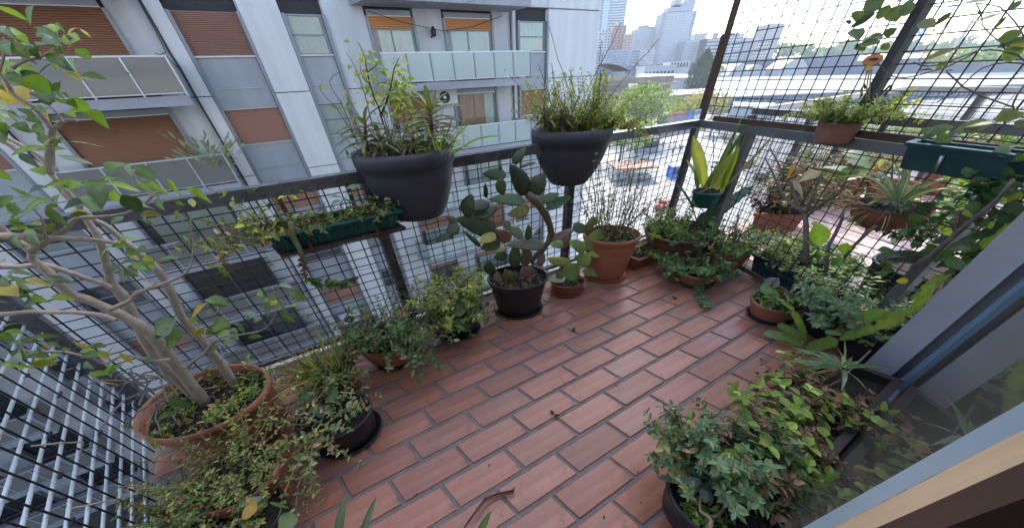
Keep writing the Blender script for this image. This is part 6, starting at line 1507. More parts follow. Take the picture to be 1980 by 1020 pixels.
for k in range(60):
    x = rnd(0, 5.99)
    p = lerp(spray[int(x)], spray[int(x) + 1], x - int(x))
    d = V((rnd(-.6, .8), rnd(-.5, .5), rnd(-.7, .3)))
    f.small(V(p), d, rnd(0.025, 0.045), 0.02, V((0, -.6, .8)), jit(random.choice([(0.06, 0.11, 0.03), (0.12, 0.18, 0.04), (0.045, 0.08, 0.025)])))
f.obj('hanging_spray', M_leafm, t, kind='stuff')
MB().tube([hang[7]] + spray, 0.0025, 5, (0.1, 0.09, 0.04)).obj('hanging_stem', M_stem, t)

# ================================================================ things on the far (side) railing
t = thing('hanging_pot', 'terracotta pot of pale green succulent hung over the far rail below the wooden flower', 'potted plant', (1.868,1.628,1.087))
R28 = (1.860,1.658,1.178)
z28 = ((1.872,1.616,1.070))[2]
pot(t, R28, 0.108, mat('smooth_terracotta', (0.27, 0.12, 0.085), 0.55, var=0.08, scale=6), taper=0.84, lip=0.02, z0=z28)
SU = [(0.26, 0.30, 0.10), (0.20, 0.25, 0.08), (0.30, 0.33, 0.13)]
bush(t, dz(R28, 0.0), 0.13, 0.09, 50, (0.06, 0.17), (0.4, 1.2), 0.06, (0.018, 0.028), SU, step=0.014, aspect=0.55, whorl=3, names=('succulent_stems', 'succulent_leaves'))
bush(t, dz(R28, 0.0), 0.12, 0.08, 40, (0.04, 0.12), (0.1, 1.0), 0.05, (0.022, 0.034), SU + GREEN, step=0.016, aspect=0.55, whorl=3, names=('upper_stems', 'upper_leaves'))
bush(t, (R28[0] + .1, R28[1] - .02, R28[2]), 0.03, 0.03, 8, (0.16, 0.26), (1.0, 1.4), 0.02, (0.018, 0.03), SU, step=0.016, aspect=0.55, spread=(-0.6, 0.5), names=('side_stems', 'side_leaves'))
fl = thing('wooden_flower', 'orange wooden sunflower ornament on thin sticks stuck in the hanging terracotta pot', 'ornament', (1.874,1.608,1.288))
fc = V((1.857,1.668,1.448))
m = MB()
for pts in ([(1.866,1.635,1.281),(1.863,1.648,1.328),(1.859,1.660,1.382),(1.856,1.671,1.416)], [(1.874,1.610,1.278),(1.865,1.639,1.347),(1.860,1.656,1.397),(1.857,1.667,1.423)], [(1.876,1.600,1.278),(1.868,1.629,1.347),(1.862,1.650,1.404),(1.859,1.659,1.426)]):
    m.tube(pts, 0.003, 6)
m.obj('sticks', mat('bamboo', (0.40, 0.28, 0.12), 0.6, var=0.2, scale=12), fl, True)
nv = (V((0, 0, 1.45)) - fc).normalized()
nv = (nv + V((0.1, 0, 0.35))).normalized()
ex = nv.cross(V((0, 0, 1))).normalized()
ey = ex.cross(nv)
m = MB()
n = 30
vs = []
for off in (0.0, 0.012):
    for k in range(n):
        a = 2 * math.pi * k / n
        r = 0.024 * (1.0 + (0.07 if k % 3 == 0 else -0.03))
        vs.append(fc + nv * off + ex * (r * 1.35 * math.cos(a)) + ey * (r * math.sin(a)))
m.add(vs, [tuple(range(n))[::-1], tuple(range(n, 2 * n))] + [(k, (k + 1) % n, n + (k + 1) % n, n + k) for k in range(n)])
m.obj('flower_disc', mat('orange_wood', (0.46, 0.17, 0.06), 0.6, var=0.4, scale=30), fl)
m = MB()
vs = [fc + nv * 0.013 + ex * (0.016 * math.cos(6.28 * k / 16)) + ey * (0.005 * math.sin(6.28 * k / 16)) for k in range(16)]
vs += [p + nv * 0.006 for p in vs]
m.add(vs, [tuple(range(16, 32))] + [(k, (k + 1) % 16, 16 + (k + 1) % 16, 16 + k) for k in range(16)])
m.obj('flower_centre', M_pblack, fl)
MB().bar(fc - ey * 0.022 + nv * .004, fc - ey * 0.045 + nv * .004, 0.022, 0.008, up=nv).obj('collar', mat('yellow_wood', (0.5, 0.36, 0.10), 0.6, var=0.1), fl)
m = MB()
for pts in ([(1.875,1.641,1.292),(1.870,1.658,1.328),(1.870,1.657,1.347),(1.874,1.643,1.328)], [(1.892,1.581,1.290),(1.894,1.573,1.313),(1.898,1.563,1.342),(1.899,1.558,1.343),(1.900,1.554,1.329),(1.897,1.565,1.302)]):
    m.tube(pts, 0.005, 6)
m.obj('wire_hook', M_rust, fl)

# green trough at the right
t = thing('railing_planter', 'dark green trough hung on the far rail with hoya stems growing up the mesh', 'planter', (2.004,1.161,1.035))
a0, a1 = V((1.988,1.358,1.080)), V((2.076,1.054,1.079))
zz = ((1.944,1.260,1.016))[2]
zt2 = ((1.902,1.298,1.130))[2]
f0 = V((a0.x, a0.y, 0)) - EA * 0.13
r0 = V((a1.x, a1.y, 0)) - EA * 0.13
l0 = V((a0.x, a0.y, 0)) - EA * 0.05
c, e1, e2 = trough(t, f0, r0, l0, zt2 - zz, M_pteal, 0.02, 0.016, 0.03, z0=zz, ribs=0)
MB().tube([(1.891,1.195,1.027), (1.871,1.195,1.094)], 0.007, 8).obj('support_rod', M_steel, t, True)
HO = {'a': (0.10, 0.13, 0.05), 'd': (0.06, 0.075, 0.04), 'o': (0.17, 0.155, 0.06), 'g': (0.11, 0.15, 0.08), 'r': (0.16, 0.12, 0.08)}
vines = [[(2.026,1.225,1.343),(2.027,1.222,1.307),(2.029,1.215,1.277),(2.033,1.202,1.259),(2.043,1.168,1.234)], [(2.041,1.212,1.267),(2.028,1.255,1.284),(2.013,1.307,1.304),(2.004,1.337,1.320),(1.995,1.368,1.335),(1.982,1.415,1.371),(1.975,1.438,1.388),(1.973,1.446,1.398),(1.977,1.430,1.398)], [(1.903,1.686,1.440),(1.912,1.656,1.417),(1.921,1.624,1.390),(1.931,1.589,1.375),(1.941,1.556,1.372),(1.951,1.521,1.380),(1.962,1.484,1.396),(1.971,1.453,1.408),(1.978,1.428,1.429),(1.984,1.406,1.452),(1.987,1.396,1.463)], [(1.940,1.558,1.433),(1.946,1.536,1.422),(1.955,1.507,1.415),(1.962,1.482,1.418),(1.970,1.457,1.431),(1.978,1.429,1.445),(1.986,1.400,1.462),(1.995,1.369,1.464),(2.007,1.328,1.455),(2.016,1.298,1.442),(2.024,1.270,1.420)], [(1.991,1.417,1.276),(1.998,1.393,1.308),(2.002,1.379,1.345),(2.004,1.373,1.377),(2.007,1.363,1.401),(2.014,1.339,1.415),(2.022,1.310,1.418),(2.033,1.273,1.413)], [(1.944,1.546,1.436),(1.944,1.543,1.452),(1.943,1.546,1.495),(1.945,1.540,1.513),(1.947,1.533,1.543),(1.947,1.533,1.558),(1.948,1.530,1.584),(1.951,1.522,1.600),(1.954,1.511,1.618),(1.961,1.486,1.625),(1.970,1.454,1.616),(1.980,1.421,1.603),(1.990,1.388,1.576),(1.998,1.358,1.548),(2.006,1.332,1.521),(2.011,1.312,1.497)], [(1.962,1.484,1.622),(1.970,1.453,1.587),(1.977,1.433,1.550),(1.983,1.410,1.528),(1.992,1.378,1.502),(1.999,1.356,1.486),(2.006,1.332,1.458)], [(1.919,1.630,1.640),(1.926,1.605,1.637),(1.935,1.577,1.629),(1.940,1.559,1.626),(1.950,1.524,1.626)], [(1.949,1.529,1.549),(1.954,1.511,1.570),(1.954,1.510,1.612)], [(1.848,1.874,1.593),(1.853,1.859,1.605),(1.862,1.827,1.639),(1.872,1.794,1.651),(1.880,1.764,1.665),(1.888,1.739,1.673),(1.892,1.722,1.686)], [(1.867,1.809,1.515),(1.878,1.772,1.523),(1.895,1.712,1.521),(1.899,1.700,1.533),(1.904,1.683,1.548),(1.910,1.661,1.562)], [(1.986,1.399,1.538),(1.987,1.397,1.554),(1.990,1.387,1.571)], [(2.073,1.172,1.083),(2.058,1.222,1.117),(2.046,1.264,1.131),(2.032,1.312,1.131),(2.014,1.374,1.126)], [(2.045,1.268,1.116),(2.053,1.239,1.150),(2.059,1.219,1.194),(2.063,1.207,1.221),(2.067,1.192,1.248)], [(2.041,1.282,1.121),(2.048,1.257,1.161),(2.054,1.236,1.205),(2.064,1.203,1.269)]]
for i, v in enumerate(vines):
    MB().tube(v, 0.0027 if i < 5 else 0.0019, 6, (0.13, 0.085, 0.07)).obj('vine', M_stem, t, True)
for p, q, w, c in [((1.876,1.797,1.706),(1.860,1.832,1.650),0.058,'d'),((1.885,1.750,1.666),(1.866,1.760,1.613),0.035,'a'),((1.873,1.725,1.653),(1.897,1.692,1.596),0.051,'a'),((1.902,1.653,1.649),(1.883,1.691,1.625),0.050,'a'),((1.901,1.720,1.682),(1.906,1.749,1.665),0.030,'a'),((1.908,1.673,1.667),(1.903,1.706,1.667),0.025,'d'),((1.844,1.856,1.664),(1.837,1.833,1.617),0.046,'a'),((1.876,1.794,1.644),(1.864,1.860,1.605),0.037,'a'),((1.873,1.789,1.640),(1.847,1.856,1.594),0.027,'d'),((1.845,1.846,1.582),(1.859,1.788,1.536),0.060,'a'),((1.879,1.797,1.536),(1.908,1.716,1.534),0.041,'a'),((1.862,1.777,1.520),(1.884,1.700,1.517),0.032,'a'),((1.885,1.812,1.522),(1.899,1.772,1.491),0.037,'a'),((1.904,1.721,1.549),(1.910,1.681,1.571),0.030,'d'),((1.894,1.776,1.555),(1.914,1.736,1.552),0.018,'a'),((1.919,1.687,1.514),(1.913,1.710,1.492),0.031,'a'),((1.828,1.876,1.630),(1.834,1.851,1.608),0.019,'d'),((1.873,1.807,1.504),(1.863,1.789,1.525),0.019,'d'),((1.982,1.471,1.629),(1.967,1.540,1.631),0.048,'a'),((1.928,1.555,1.625),(1.953,1.525,1.625),0.008,'r'),((1.980,1.385,1.589),(1.987,1.375,1.615),0.017,'d'),((1.963,1.549,1.607),(1.961,1.584,1.564),0.017,'d'),((1.923,1.622,1.581),(1.945,1.562,1.559),0.032,'o'),((1.920,1.625,1.574),(1.938,1.615,1.587),0.006,'d'),((1.948,1.572,1.541),(1.937,1.554,1.555),0.010,'d'),((1.988,1.400,1.579),(1.968,1.473,1.556),0.029,'a'),((2.001,1.406,1.532),(2.010,1.401,1.572),0.009,'d'),((1.980,1.356,1.495),(1.988,1.308,1.511),0.031,'a'),((1.999,1.355,1.469),(2.022,1.324,1.498),0.021,'d'),((2.014,1.317,1.460),(2.009,1.303,1.489),0.028,'o'),((2.009,1.330,1.435),(2.017,1.292,1.463),0.042,'a'),((1.935,1.518,1.438),(1.951,1.447,1.470),0.036,'o'),((1.964,1.456,1.468),(1.977,1.465,1.487),0.008,'o'),((1.986,1.469,1.431),(1.971,1.487,1.399),0.016,'o'),((1.964,1.488,1.400),(1.941,1.524,1.398),0.012,'d'),((1.959,1.445,1.586),(1.943,1.455,1.596),0.005,'d'),((2.018,1.309,1.489),(1.995,1.331,1.484),0.014,'d')]:
    big_leaf(t, p, q, w * 1.35, jit(HO[c], 0.12), tuple(x * 1.12 for x in HO[c]), nrm=(-0.35 + rnd(-.3, .3), -0.55 + rnd(-.2, .2), 0.5 + rnd(-.4, .3)), droop=rnd(-0.02, 0.06), fold=0.3, name='leaf', prof=[0.15, 0.7, 1, 1, 0.85, 0.5, 0.04])
for p, q, w, c in [((1.929,1.135,1.271),(1.900,1.146,1.230),0.037,'a'),((1.977,1.142,1.260),(1.953,1.159,1.226),0.021,'a'),((1.944,1.178,1.217),(1.896,1.235,1.179),0.040,'a'),((1.905,1.148,1.223),(1.903,1.219,1.201),0.025,'o'),((1.957,1.133,1.231),(1.978,1.111,1.212),0.024,'d'),((1.920,1.248,1.162),(1.921,1.291,1.140),0.031,'a'),((1.885,1.310,1.176),(1.925,1.260,1.198),0.027,'g'),((1.918,1.338,1.136),(1.932,1.300,1.160),0.020,'d'),((1.952,1.248,1.146),(1.951,1.278,1.130),0.014,'g'),((1.869,1.301,1.192),(1.848,1.285,1.167),0.024,'a'),((1.973,1.140,1.119),(1.997,1.167,1.059),0.056,'a'),((1.941,1.072,1.132),(1.904,1.094,1.129),0.045,'g'),((1.958,1.080,1.152),(1.968,1.127,1.129),0.021,'g'),((1.997,1.047,1.088),(1.967,1.055,1.078),0.021,'a'),((1.894,1.205,1.190),(1.930,1.185,1.191),0.022,'r'),((1.952,1.218,1.212),(1.957,1.217,1.172),0.022,'d'),((1.925,1.285,1.192),(1.909,1.285,1.164),0.020,'g')]:
    big_leaf(t, p, q, w * 1.35, jit(HO[c], 0.12), tuple(x * 1.12 for x in HO[c]), nrm=(-0.35 + rnd(-.3, .3), -0.55 + rnd(-.2, .2), 0.5 + rnd(-.4, .3)), droop=rnd(-0.02, 0.06), fold=0.3, name='leaf', prof=[0.15, 0.7, 1, 1, 0.85, 0.5, 0.04])

# spider plant
t = thing('spider_plant', 'cream-striped spider plant in a round terracotta pot hung on the far mesh', 'potted plant', (1.979,1.245,0.723))
R30 = (1.948,1.283,0.829)
z30 = ((1.962,1.235,0.711))[2]
pot(t, R30, 0.165, M_terrad, taper=0.45, lip=0.0, z0=z30, soil=0.01, bulge=0.17)
for p, q, w, c in [((1.922,1.266,0.860),(1.871,1.379,1.031),0.019,'s'),((1.937,1.276,0.856),(1.898,1.408,0.961),0.024,'s'),((1.879,1.244,0.876),(1.795,1.489,0.949),0.020,'s'),((1.941,1.282,0.853),(1.890,1.545,0.902),0.018,'s'),((1.901,1.261,0.868),(1.856,1.445,0.845),0.017,'s'),((1.922,1.269,0.859),(1.869,1.454,0.786),0.017,'s'),((1.906,1.262,0.863),(1.849,1.352,0.751),0.017,'s'),((1.931,1.273,0.852),(1.908,1.336,0.698),0.015,'s'),((1.930,1.269,0.854),(1.944,1.211,0.719),0.029,'s'),((1.899,1.243,0.861),(1.932,1.212,0.777),0.028,'g'),((1.917,1.253,0.865),(1.887,1.309,1.034),0.020,'s'),((1.948,1.280,0.853),(1.927,1.290,0.992),0.020,'s'),((1.921,1.256,0.864),(1.925,1.241,0.962),0.018,'s'),((1.909,1.243,0.865),(1.911,1.169,0.994),0.018,'s'),((1.948,1.266,0.849),(1.975,1.174,0.981),0.016,'g'),((1.950,1.267,0.849),(1.997,1.128,0.948),0.018,'s'),((1.928,1.253,0.850),(2.009,1.083,0.882),0.018,'s'),((1.927,1.269,0.864),(1.914,1.328,0.992),0.019,'s'),((1.901,1.258,0.869),(1.831,1.405,0.931),0.019,'s'),((1.920,1.274,0.862),(1.889,1.373,0.858),0.019,'s'),((1.898,1.253,0.872),(1.842,1.347,0.972),0.023,'s'),((1.885,1.231,0.861),(1.865,1.189,0.741),0.014,'g'),((1.927,1.270,0.859),(1.914,1.391,0.896),0.019,'s'),((1.886,1.231,0.871),(1.924,1.195,0.951),0.013,'g'),((1.917,1.263,0.862),(1.883,1.326,1.043),0.018,'s'),((1.911,1.260,0.858),(1.870,1.428,0.828),0.015,'s'),((1.887,1.231,0.871),(1.909,1.199,0.998),0.016,'s'),((1.911,1.255,0.860),(1.911,1.179,0.732),0.019,'s'),((1.938,1.277,0.855),(1.925,1.357,0.945),0.021,'s'),((1.917,1.251,0.862),(1.926,1.204,0.860),0.014,'g')]:
    ec, mc = ((0.13, 0.18, 0.08), (0.40, 0.40, 0.27)) if c == 's' else ((0.08, 0.12, 0.06), (0.24, 0.26, 0.16))
    big_leaf(t, p, q, w * 0.95, jit(ec, 0.12), jit(mc, 0.1), droop=rnd(0.14, 0.3), fold=0.35, name='blade', prof=[0.6, 1, 1, 0.9, 0.7, 0.45, 0.04], n=9)
bristles(t, dz(R30, -0.01), 0.13, 0.08, 70, (0.08, 0.2), (1.0, 1.7), 0.5, 0.006, DRY + STRAW, name='dead_blades')
MB().tube([dz(R30, -0.01), (2.011,1.420,0.965), (2.016,1.473,1.056)], 0.003, 5).obj('hanger_wire', M_wire, t)

# ================================================================ the neighbour's plants
def nplant(p, label, r, h, bm, L, cols, n=60, aspect=0.7):
    t = thing('neighbour_plant', label, 'potted plant', p, "plants on the neighbour's balcony")
    pot(t, (p[0], p[1], h), r, bm)
    bush(t, (p[0], p[1], h - 0.02), r * 0.7, r * 0.5, n, (0.15, 0.5), (0.1, 1.0), 0.05, L, cols, step=0.05, aspect=aspect)
t = thing('planter_trough', "red brick-coloured trough with dark shrubs on the neighbour's balcony", 'planter', (2.798,2.619,0.000))
f0, r0, l0 = (2.526,2.553,0.000), (2.887,2.465,0.000), (2.727,2.731,0.000)
c, e1, e2 = trough(t, f0, r0, l0, 0.22, M_terrad, 0.03, 0.02, 0.03)
for kk in range(4):
    bush(t, V(f0) + e1 * (kk + .5) / 4 + e2 * .5 + V((0, 0, .2)), 0.1, 0.08, 30, (0.2, 0.6), (0.1, 0.9), 0.02, (0.03, 0.06), DKG + DRY + [(0.10, 0.075, 0.06)], step=0.04, aspect=0.55, stem_col=(0.1, 0.08, 0.07))
t = thing('neighbour_plant', "broad yellow-green leaved plant in a pot beyond the spider plant on the neighbour's side", 'potted plant', (4.328,2.992,0.000))
pb = (4.413,3.012,0.000)
pot(t, (pb[0], pb[1], 0.28), 0.24, M_terra)
for p, q, w, c in [((2.460,1.841,0.806),(2.421,1.992,0.872),0.112,'l'),((2.473,1.858,0.813),(2.514,1.857,0.910),0.083,'y'),((2.434,1.872,0.886),(2.419,2.045,0.906),0.079,'g'),((2.384,1.778,0.815),(2.353,1.965,0.770),0.098,'l'),((2.451,1.843,0.793),(2.402,1.916,0.840),0.091,'y'),((2.405,1.802,0.794),(2.349,2.076,0.795),0.087,'g'),((2.399,1.786,0.824),(2.389,1.779,0.893),0.055,'r'),((2.445,1.816,0.788),(2.378,2.004,0.723),0.074,'g')]:
    col = {'l': (0.085, 0.11, 0.03), 'y': (0.12, 0.12, 0.03), 'g': (0.06, 0.09, 0.04), 'r': (0.2, 0.08, 0.03)}[c]
    big_leaf(t, p, q, w * 1.2, jit(col, 0.1), droop=0.06, name='leaf')
MB().tube([(pb[0], pb[1], 0.26), (2.434,1.807,0.787)], 0.012, 6, (0.2, 0.16, 0.1)).obj('stem', M_stem, t)
nplant((3.728,3.209,0.000), "round-topped shrub in a terracotta pot at the neighbour's front rail", 0.25, 0.3, M_terrad, (0.03, 0.06), [(0.10, 0.08, 0.05), (0.12, 0.12, 0.05)], 70, 0.5)
nplant((5.437,3.328,0.000), "leafy plant in a brick-red pot under the dark green trough on the neighbour's side", 0.28, 0.3, M_terrad, (0.06, 0.10), OLIVE + GREEN, 60)
nplant((6.053,3.434,0.000), "leafy plant in a red pot behind the climber on the neighbour's side", 0.26, 0.3, M_terrad, (0.06, 0.10), OLIVE + GREEN, 50)
nplant((4.178,3.270,0.000), "spreading olive shrub by the neighbour's far front post", 0.25, 0.3, M_terrad, (0.03, 0.05), OLIVE + DRY, 80, 0.6)
# ================================================================ the street and the city beyond
GZ = -20.0
M_pave = mat('pale_paving', (0.27, 0.265, 0.26), 0.8, var=0.2, scale=0.12)
M_asph = mat('asphalt', (0.10, 0.10, 0.105), 0.85, var=0.2, scale=0.15)
M_gnd = mat('city_ground', (0.20, 0.20, 0.19), 0.9, var=0.25, scale=0.02)
M_wallw = mat('far_white', (0.37, 0.37, 0.385), 0.7, var=0.08, scale=0.08)
M_wallg = mat('far_grey', (0.30, 0.31, 0.33), 0.7, var=0.1, scale=0.08)
M_wallb = mat('far_brick', (0.32, 0.15, 0.11), 0.8, var=0.1, scale=0.08)
M_wallt = mat('far_stone', (0.34, 0.27, 0.21), 0.85, var=0.15, scale=0.3)
M_dark2 = mat('far_window', (0.05, 0.06, 0.08), 0.2, var=0.1, scale=0.1)
M_bglass = mat('blue_glass', (0.06, 0.10, 0.17), 0.12, var=0.15, scale=0.08, spec=0.7)
M_roof = mat('white_roof', (0.33, 0.325, 0.32), 0.6, var=0.2, scale=0.05, streak=((0.01, 0.4, 0.4), 0.06))
M_broof = mat('brown_roof', (0.15, 0.125, 0.115), 0.85, var=0.2, scale=0.2)
M_yel = mat('road_paint', (0.75, 0.75, 0.74), 0.7, var=0.1, scale=1)

g = MB()
N = 48
vs = [V((0, 0, GZ))] + [V((3800 * math.cos(6.28319 * k / N), 3800 * math.sin(6.28319 * k / N), GZ)) for k in range(N)]
g.add(vs, [(0, 1 + k, 1 + (k + 1) % N) for k in range(N)])
g.obj('ground', M_gnd, None, kind='structure')
def sheet(name, pts, z, m_):
    m = MB()
    m.add([V((p[0], p[1], GZ + z)) for p in pts], [tuple(range(len(pts)))])
    return m.obj(name, m_, None, kind='structure')
sheet('plaza', [(12, 40), (60, 20), (150, 60), (170, 130), (62, 128), (30, 92)], 0.03, M_pave)
sheet('road', [(20, 20), (140, 20), (230, 90), (190, 150), (95, 140), (62, 74), (40, 40)], 0.06, M_asph)
sheet('pavement', [(33, 52), (46, 50), (66, 96), (80, 126), (66, 128), (52, 100)], 0.10, M_pave)
cw = thing('pedestrian_crossing', 'white striped pedestrian crossing on the street below the corner of the railing', 'crossing', (46, 76, GZ + 0.06))
for i in range(7):
    c0 = V((41.293,71.827,-20.000)) + V((i * 0.9 - 2.5, i * 1.5 - 4, 0.0))
    MB().add([c0 + V((-5, 2.2, .07)), c0 + V((-5, 3.0, .07)), c0 + V((4, -1.2, .07)), c0 + V((4, -2.0, .07))], [(0, 3, 2, 1)]).obj('stripe', M_yel, cw)

def block(name, label, p0, p1, depth, m_, fl=3.2, win=None, wm=None, cols=8, band=False, cat='building', group='buildings on the skyline', zb=GZ, roofbox=None, frac=0.55):
    """Building whose camera-side face runs from p0 to p1 (tops) down to the ground, with real recess/bands for its storeys."""
    p0, p1 = V(p0), V(p1)
    zt = (p0.z + p1.z) / 2
    a, b = V((p0.x, p0.y, 0)), V((p1.x, p1.y, 0))
    e = b - a
    L = e.length
    e.normalize()
    n = V((-e.y, e.x, 0))
    t = thing(name, label, cat, (a + b) / 2 + V((0, 0, zb)), group)
    m = MB()
    m.hexa([a + V((0, 0, zb)), b + V((0, 0, zb)), b + n * depth + V((0, 0, zb)), a + n * depth + V((0, 0, zb)), a + V((0, 0, zt)), b + V((0, 0, zt)), b + n * depth + V((0, 0, zt)), a + n * depth + V((0, 0, zt))])
    m.obj('wall', m_, t)
    k = int((zt - zb) / fl)
    w = MB()
    for i in range(k):
        z0 = zt - fl * (i + 1) + fl * 0.28
        if z0 < zb + 1 or (zt - z0) > 75:
            continue
        z1 = z0 + fl * 0.5
        if band:
            q0, q1 = a + e * 0.3 - n * 0.5, b - e * 0.3 - n * 0.5
            w.hexa([q0 + V((0, 0, z0 - .2)), q1 + V((0, 0, z0 - .2)), q1 + n * 0.49 + V((0, 0, z0 - .2)), q0 + n * 0.49 + V((0, 0, z0 - .2)), q0 + V((0, 0, z1 - .2)), q1 + V((0, 0, z1 - .2)), q1 + n * 0.49 + V((0, 0, z1 - .2)), q0 + n * 0.49 + V((0, 0, z1 - .2))])
        else:
            for j in range(cols):
                if rnd(0, 1) < 0.1:
                    continue
                s0 = L * (j + 0.5 - frac / 2) / cols
                s1 = L * (j + 0.5 + frac / 2) / cols
                q0, q1 = a + e * s0 - n * 0.08, a + e * s1 - n * 0.08
                w.add([q0 + V((0, 0, z0)), q1 + V((0, 0, z0)), q1 + V((0, 0, z1)), q0 + V((0, 0, z1))], [(0, 1, 2, 3)])
                q0, q1 = b + n * depth * (j + .2) / cols + e * .08, b + n * depth * (j + .8) / cols + e * .08
                w.add([q0 + V((0, 0, z0)), q1 + V((0, 0, z0)), q1 + V((0, 0, z1)), q0 + V((0, 0, z1))], [(0, 1, 2, 3)])
    if w.v:
        w.obj('window' if not band else 'balcony_band', wm or M_dark2, t, kind='stuff')
    if roofbox:
        for (f0, f1, h) in roofbox:
            q0, q1 = a + e * L * f0 + n * depth * 0.2, a + e * L * f1 + n * depth * 0.2
            MB().hexa([q + V((0, 0, zt)) for q in (q0, q1, q1 + n * depth * .5, q0 + n * depth * .5)] + [q + V((0, 0, zt + h)) for q in (q0, q1, q1 + n * depth * .5, q0 + n * depth * .5)]).obj('roof_house', M_wallg, t)
    return t
t = block('glass_tower', 'tall pale striped tower with a blue glass strip cut off by the top edge', (162.958,620.000,131.479), (214.743,620.000,129.551), 30, M_bglass, 3.4, band=True, wm=M_wallw)
p0, p1 = V((173.981,618.000,131.217)), V((183.956,618.000,130.846))
MB().hexa([V((p.x, p.y + d, z)) for z in (GZ, p0.z + 2) for p, d in ((p0, -2.5), (p1, -2.5), (p1, 1), (p0, 1))]).obj('glass_strip', mat('pale_blue_glass', (0.25, 0.35, 0.48), 0.15, var=0.08, scale=0.05), t)
block('apartment_tower', 'red brick and white apartment tower at the left edge of the skyline', (165.771,520.000,59.412), (184.619,520.000,58.658), 18, M_wallb, 3.2, cols=3, roofbox=[(0.3, 0.8, 4)])
block('apartment_tower', 'white balconied block standing in front of the tall glass tower', (141.446,525.000,55.783), (168.213,525.000,54.704), 18, M_wallw, 3.2, cols=6)
block('apartment_tower', 'stepped white and brick block right of the red brick tower', (179.381,515.000,48.484), (193.023,515.000,47.931), 18, M_wallb, 3.2, cols=3, wm=M_wallw)
block('office_block', 'low dark glazed block with a white grid behind the brown hall', (115.043,430.000,26.717), (159.710,430.000,24.860), 30, M_bglass, 2.6, cols=14, wm=mat('far_glass', (0.18, 0.25, 0.35), 0.2, var=0.1, scale=0.05), frac=0.86)
block('apartment_tower', 'wide pale slab block left of the jagged tower', (214.232,560.000,58.725), (260.965,560.000,56.846), 22, M_wallw, 3.2, cols=9, roofbox=[(0.15, 0.45, 5), (0.5, 0.9, 3)], wm=M_wallg)
t = block('residential_tower', 'tall white tower with protruding balconies and a dark ragged crown', (244.309,540.000,73.934), (293.087,540.000,72.022), 26, M_wallw, 3.1, cols=9, wm=M_wallg)
p0, p1 = V((244.309,540.000,73.934)), V((293.087,540.000,72.022))
w = MB()
for i in range(26):
    z = p0.z - 3.1 * i - 1.5
    for s, x in ((0, p0.x - 2.4), (1, p1.x - 4.5)):
        w.box(x, x + 7, p0.y - 2, p0.y + 4, z, z + 1.0)
w.obj('balcony', M_wallw, t, kind='stuff')
for f0, f1, h in ((0.12, 0.92, 5.0), (0.3, 0.5, 14), (0.42, 0.85, 9.5), (0.68, 0.92, 14.5), (0.3, 0.92, 7.5)):
    x0, x1 = p0.x + (p1.x - p0.x) * f0, p0.x + (p1.x - p0.x) * f1
    MB().box(x0, x1, p0.y + 3 + f0, p0.y + 18 - f1, p0.z + 0.01, p0.z + h).obj('crown_block', M_wallg, t)
block('office_block', 'cream low block with brick window bays below the pale slab', (196.646,480.000,29.097), (214.765,480.000,28.346), 18, M_wallw, 3.2, cols=5, wm=M_wallb)
block('office_block', 'low dark block beside the cream one on the skyline', (185.696,490.000,27.972), (200.513,490.000,27.356), 18, M_wallg, 3.2, cols=5)
block('apartment_tower', 'small pale tower with dark window rows right of the jagged tower', (331.908,600.000,52.626), (353.322,600.000,51.759), 18, M_wallw, 3.2, cols=5)
block('office_block', 'grey flat-topped block with balconies between the jagged tower and the small pale tower', (276.520,520.000,37.312), (296.063,520.000,36.512), 18, M_wallg, 3.2, band=True, wm=M_wallw)
block('apartment_block', 'terraced white block with dark storeys left of the rusty corner post', (296.455,500.000,37.574), (318.244,500.000,36.685), 18, M_dark2, 4.2, band=True, wm=M_wallw, roofbox=[(0.6, 0.75, 7)])
block('apartment_block', 'white block with stacked balconies just right of the rusty corner post', (317.480,490.000,40.249), (340.968,490.000,39.297), 18, M_wallw, 3.4, cols=7, roofbox=[(0.1, 0.5, 2)])
block('apartment_block', 'pale block with paired balconies seen through the left of the safety mesh', (345.909,495.000,36.217), (365.333,495.000,35.426), 18, M_wallw, 3.4, cols=6, wm=M_wallg)
block('apartment_block', 'low pinkish block in front of the bare concrete tower', (356.044,480.000,30.424), (376.494,480.000,29.586), 18, mat('far_pink', (0.42, 0.35, 0.33), 0.8, var=0.1, scale=0.1), 3.4, cols=6)
block('concrete_tower', 'bare grey-brown tower standing alone at the right end of the skyline', (398.169,530.000,53.123), (425.684,530.000,52.025), 20, mat('far_concrete', (0.30, 0.28, 0.28), 0.8, var=0.08, scale=0.06), 3.4, cols=5, wm=M_wallg, frac=0.3)
t = thing('exhibition_hall', 'very long low dark hall behind the white roofs', 'building', (295.591,360.000,1.891), 'long sheds of the fairground')
p0, p1 = V((134.635,365.000,11.635)), V((378.624,355.000,3.536))
p2 = V((618.713,345.000,-1.019))
for q0, q1 in ((p0, p1), (p1, p2)):
    MB().hexa([V((q.x, q.y + d, z)) for z in (GZ, (q0.z + q1.z) / 2) for q, d in ((q0, 0), (q1, 0), (q1, 50), (q0, 50))]).obj('wall', mat('dark_blue_cladding', (0.075, 0.095, 0.14), 0.5, var=0.12, scale=0.05), t)
p0, p1 = V((137.654,362.000,7.327)), V((155.636,362.000,6.560))
w = MB()
for i in range(14):
    x = p0.x + i * 6
    w.box(x, x + 0.5, p0.y - 6, p0.y - 5.5, GZ, p0.z)
w.obj('mullion', M_wallg, t, kind='stuff')

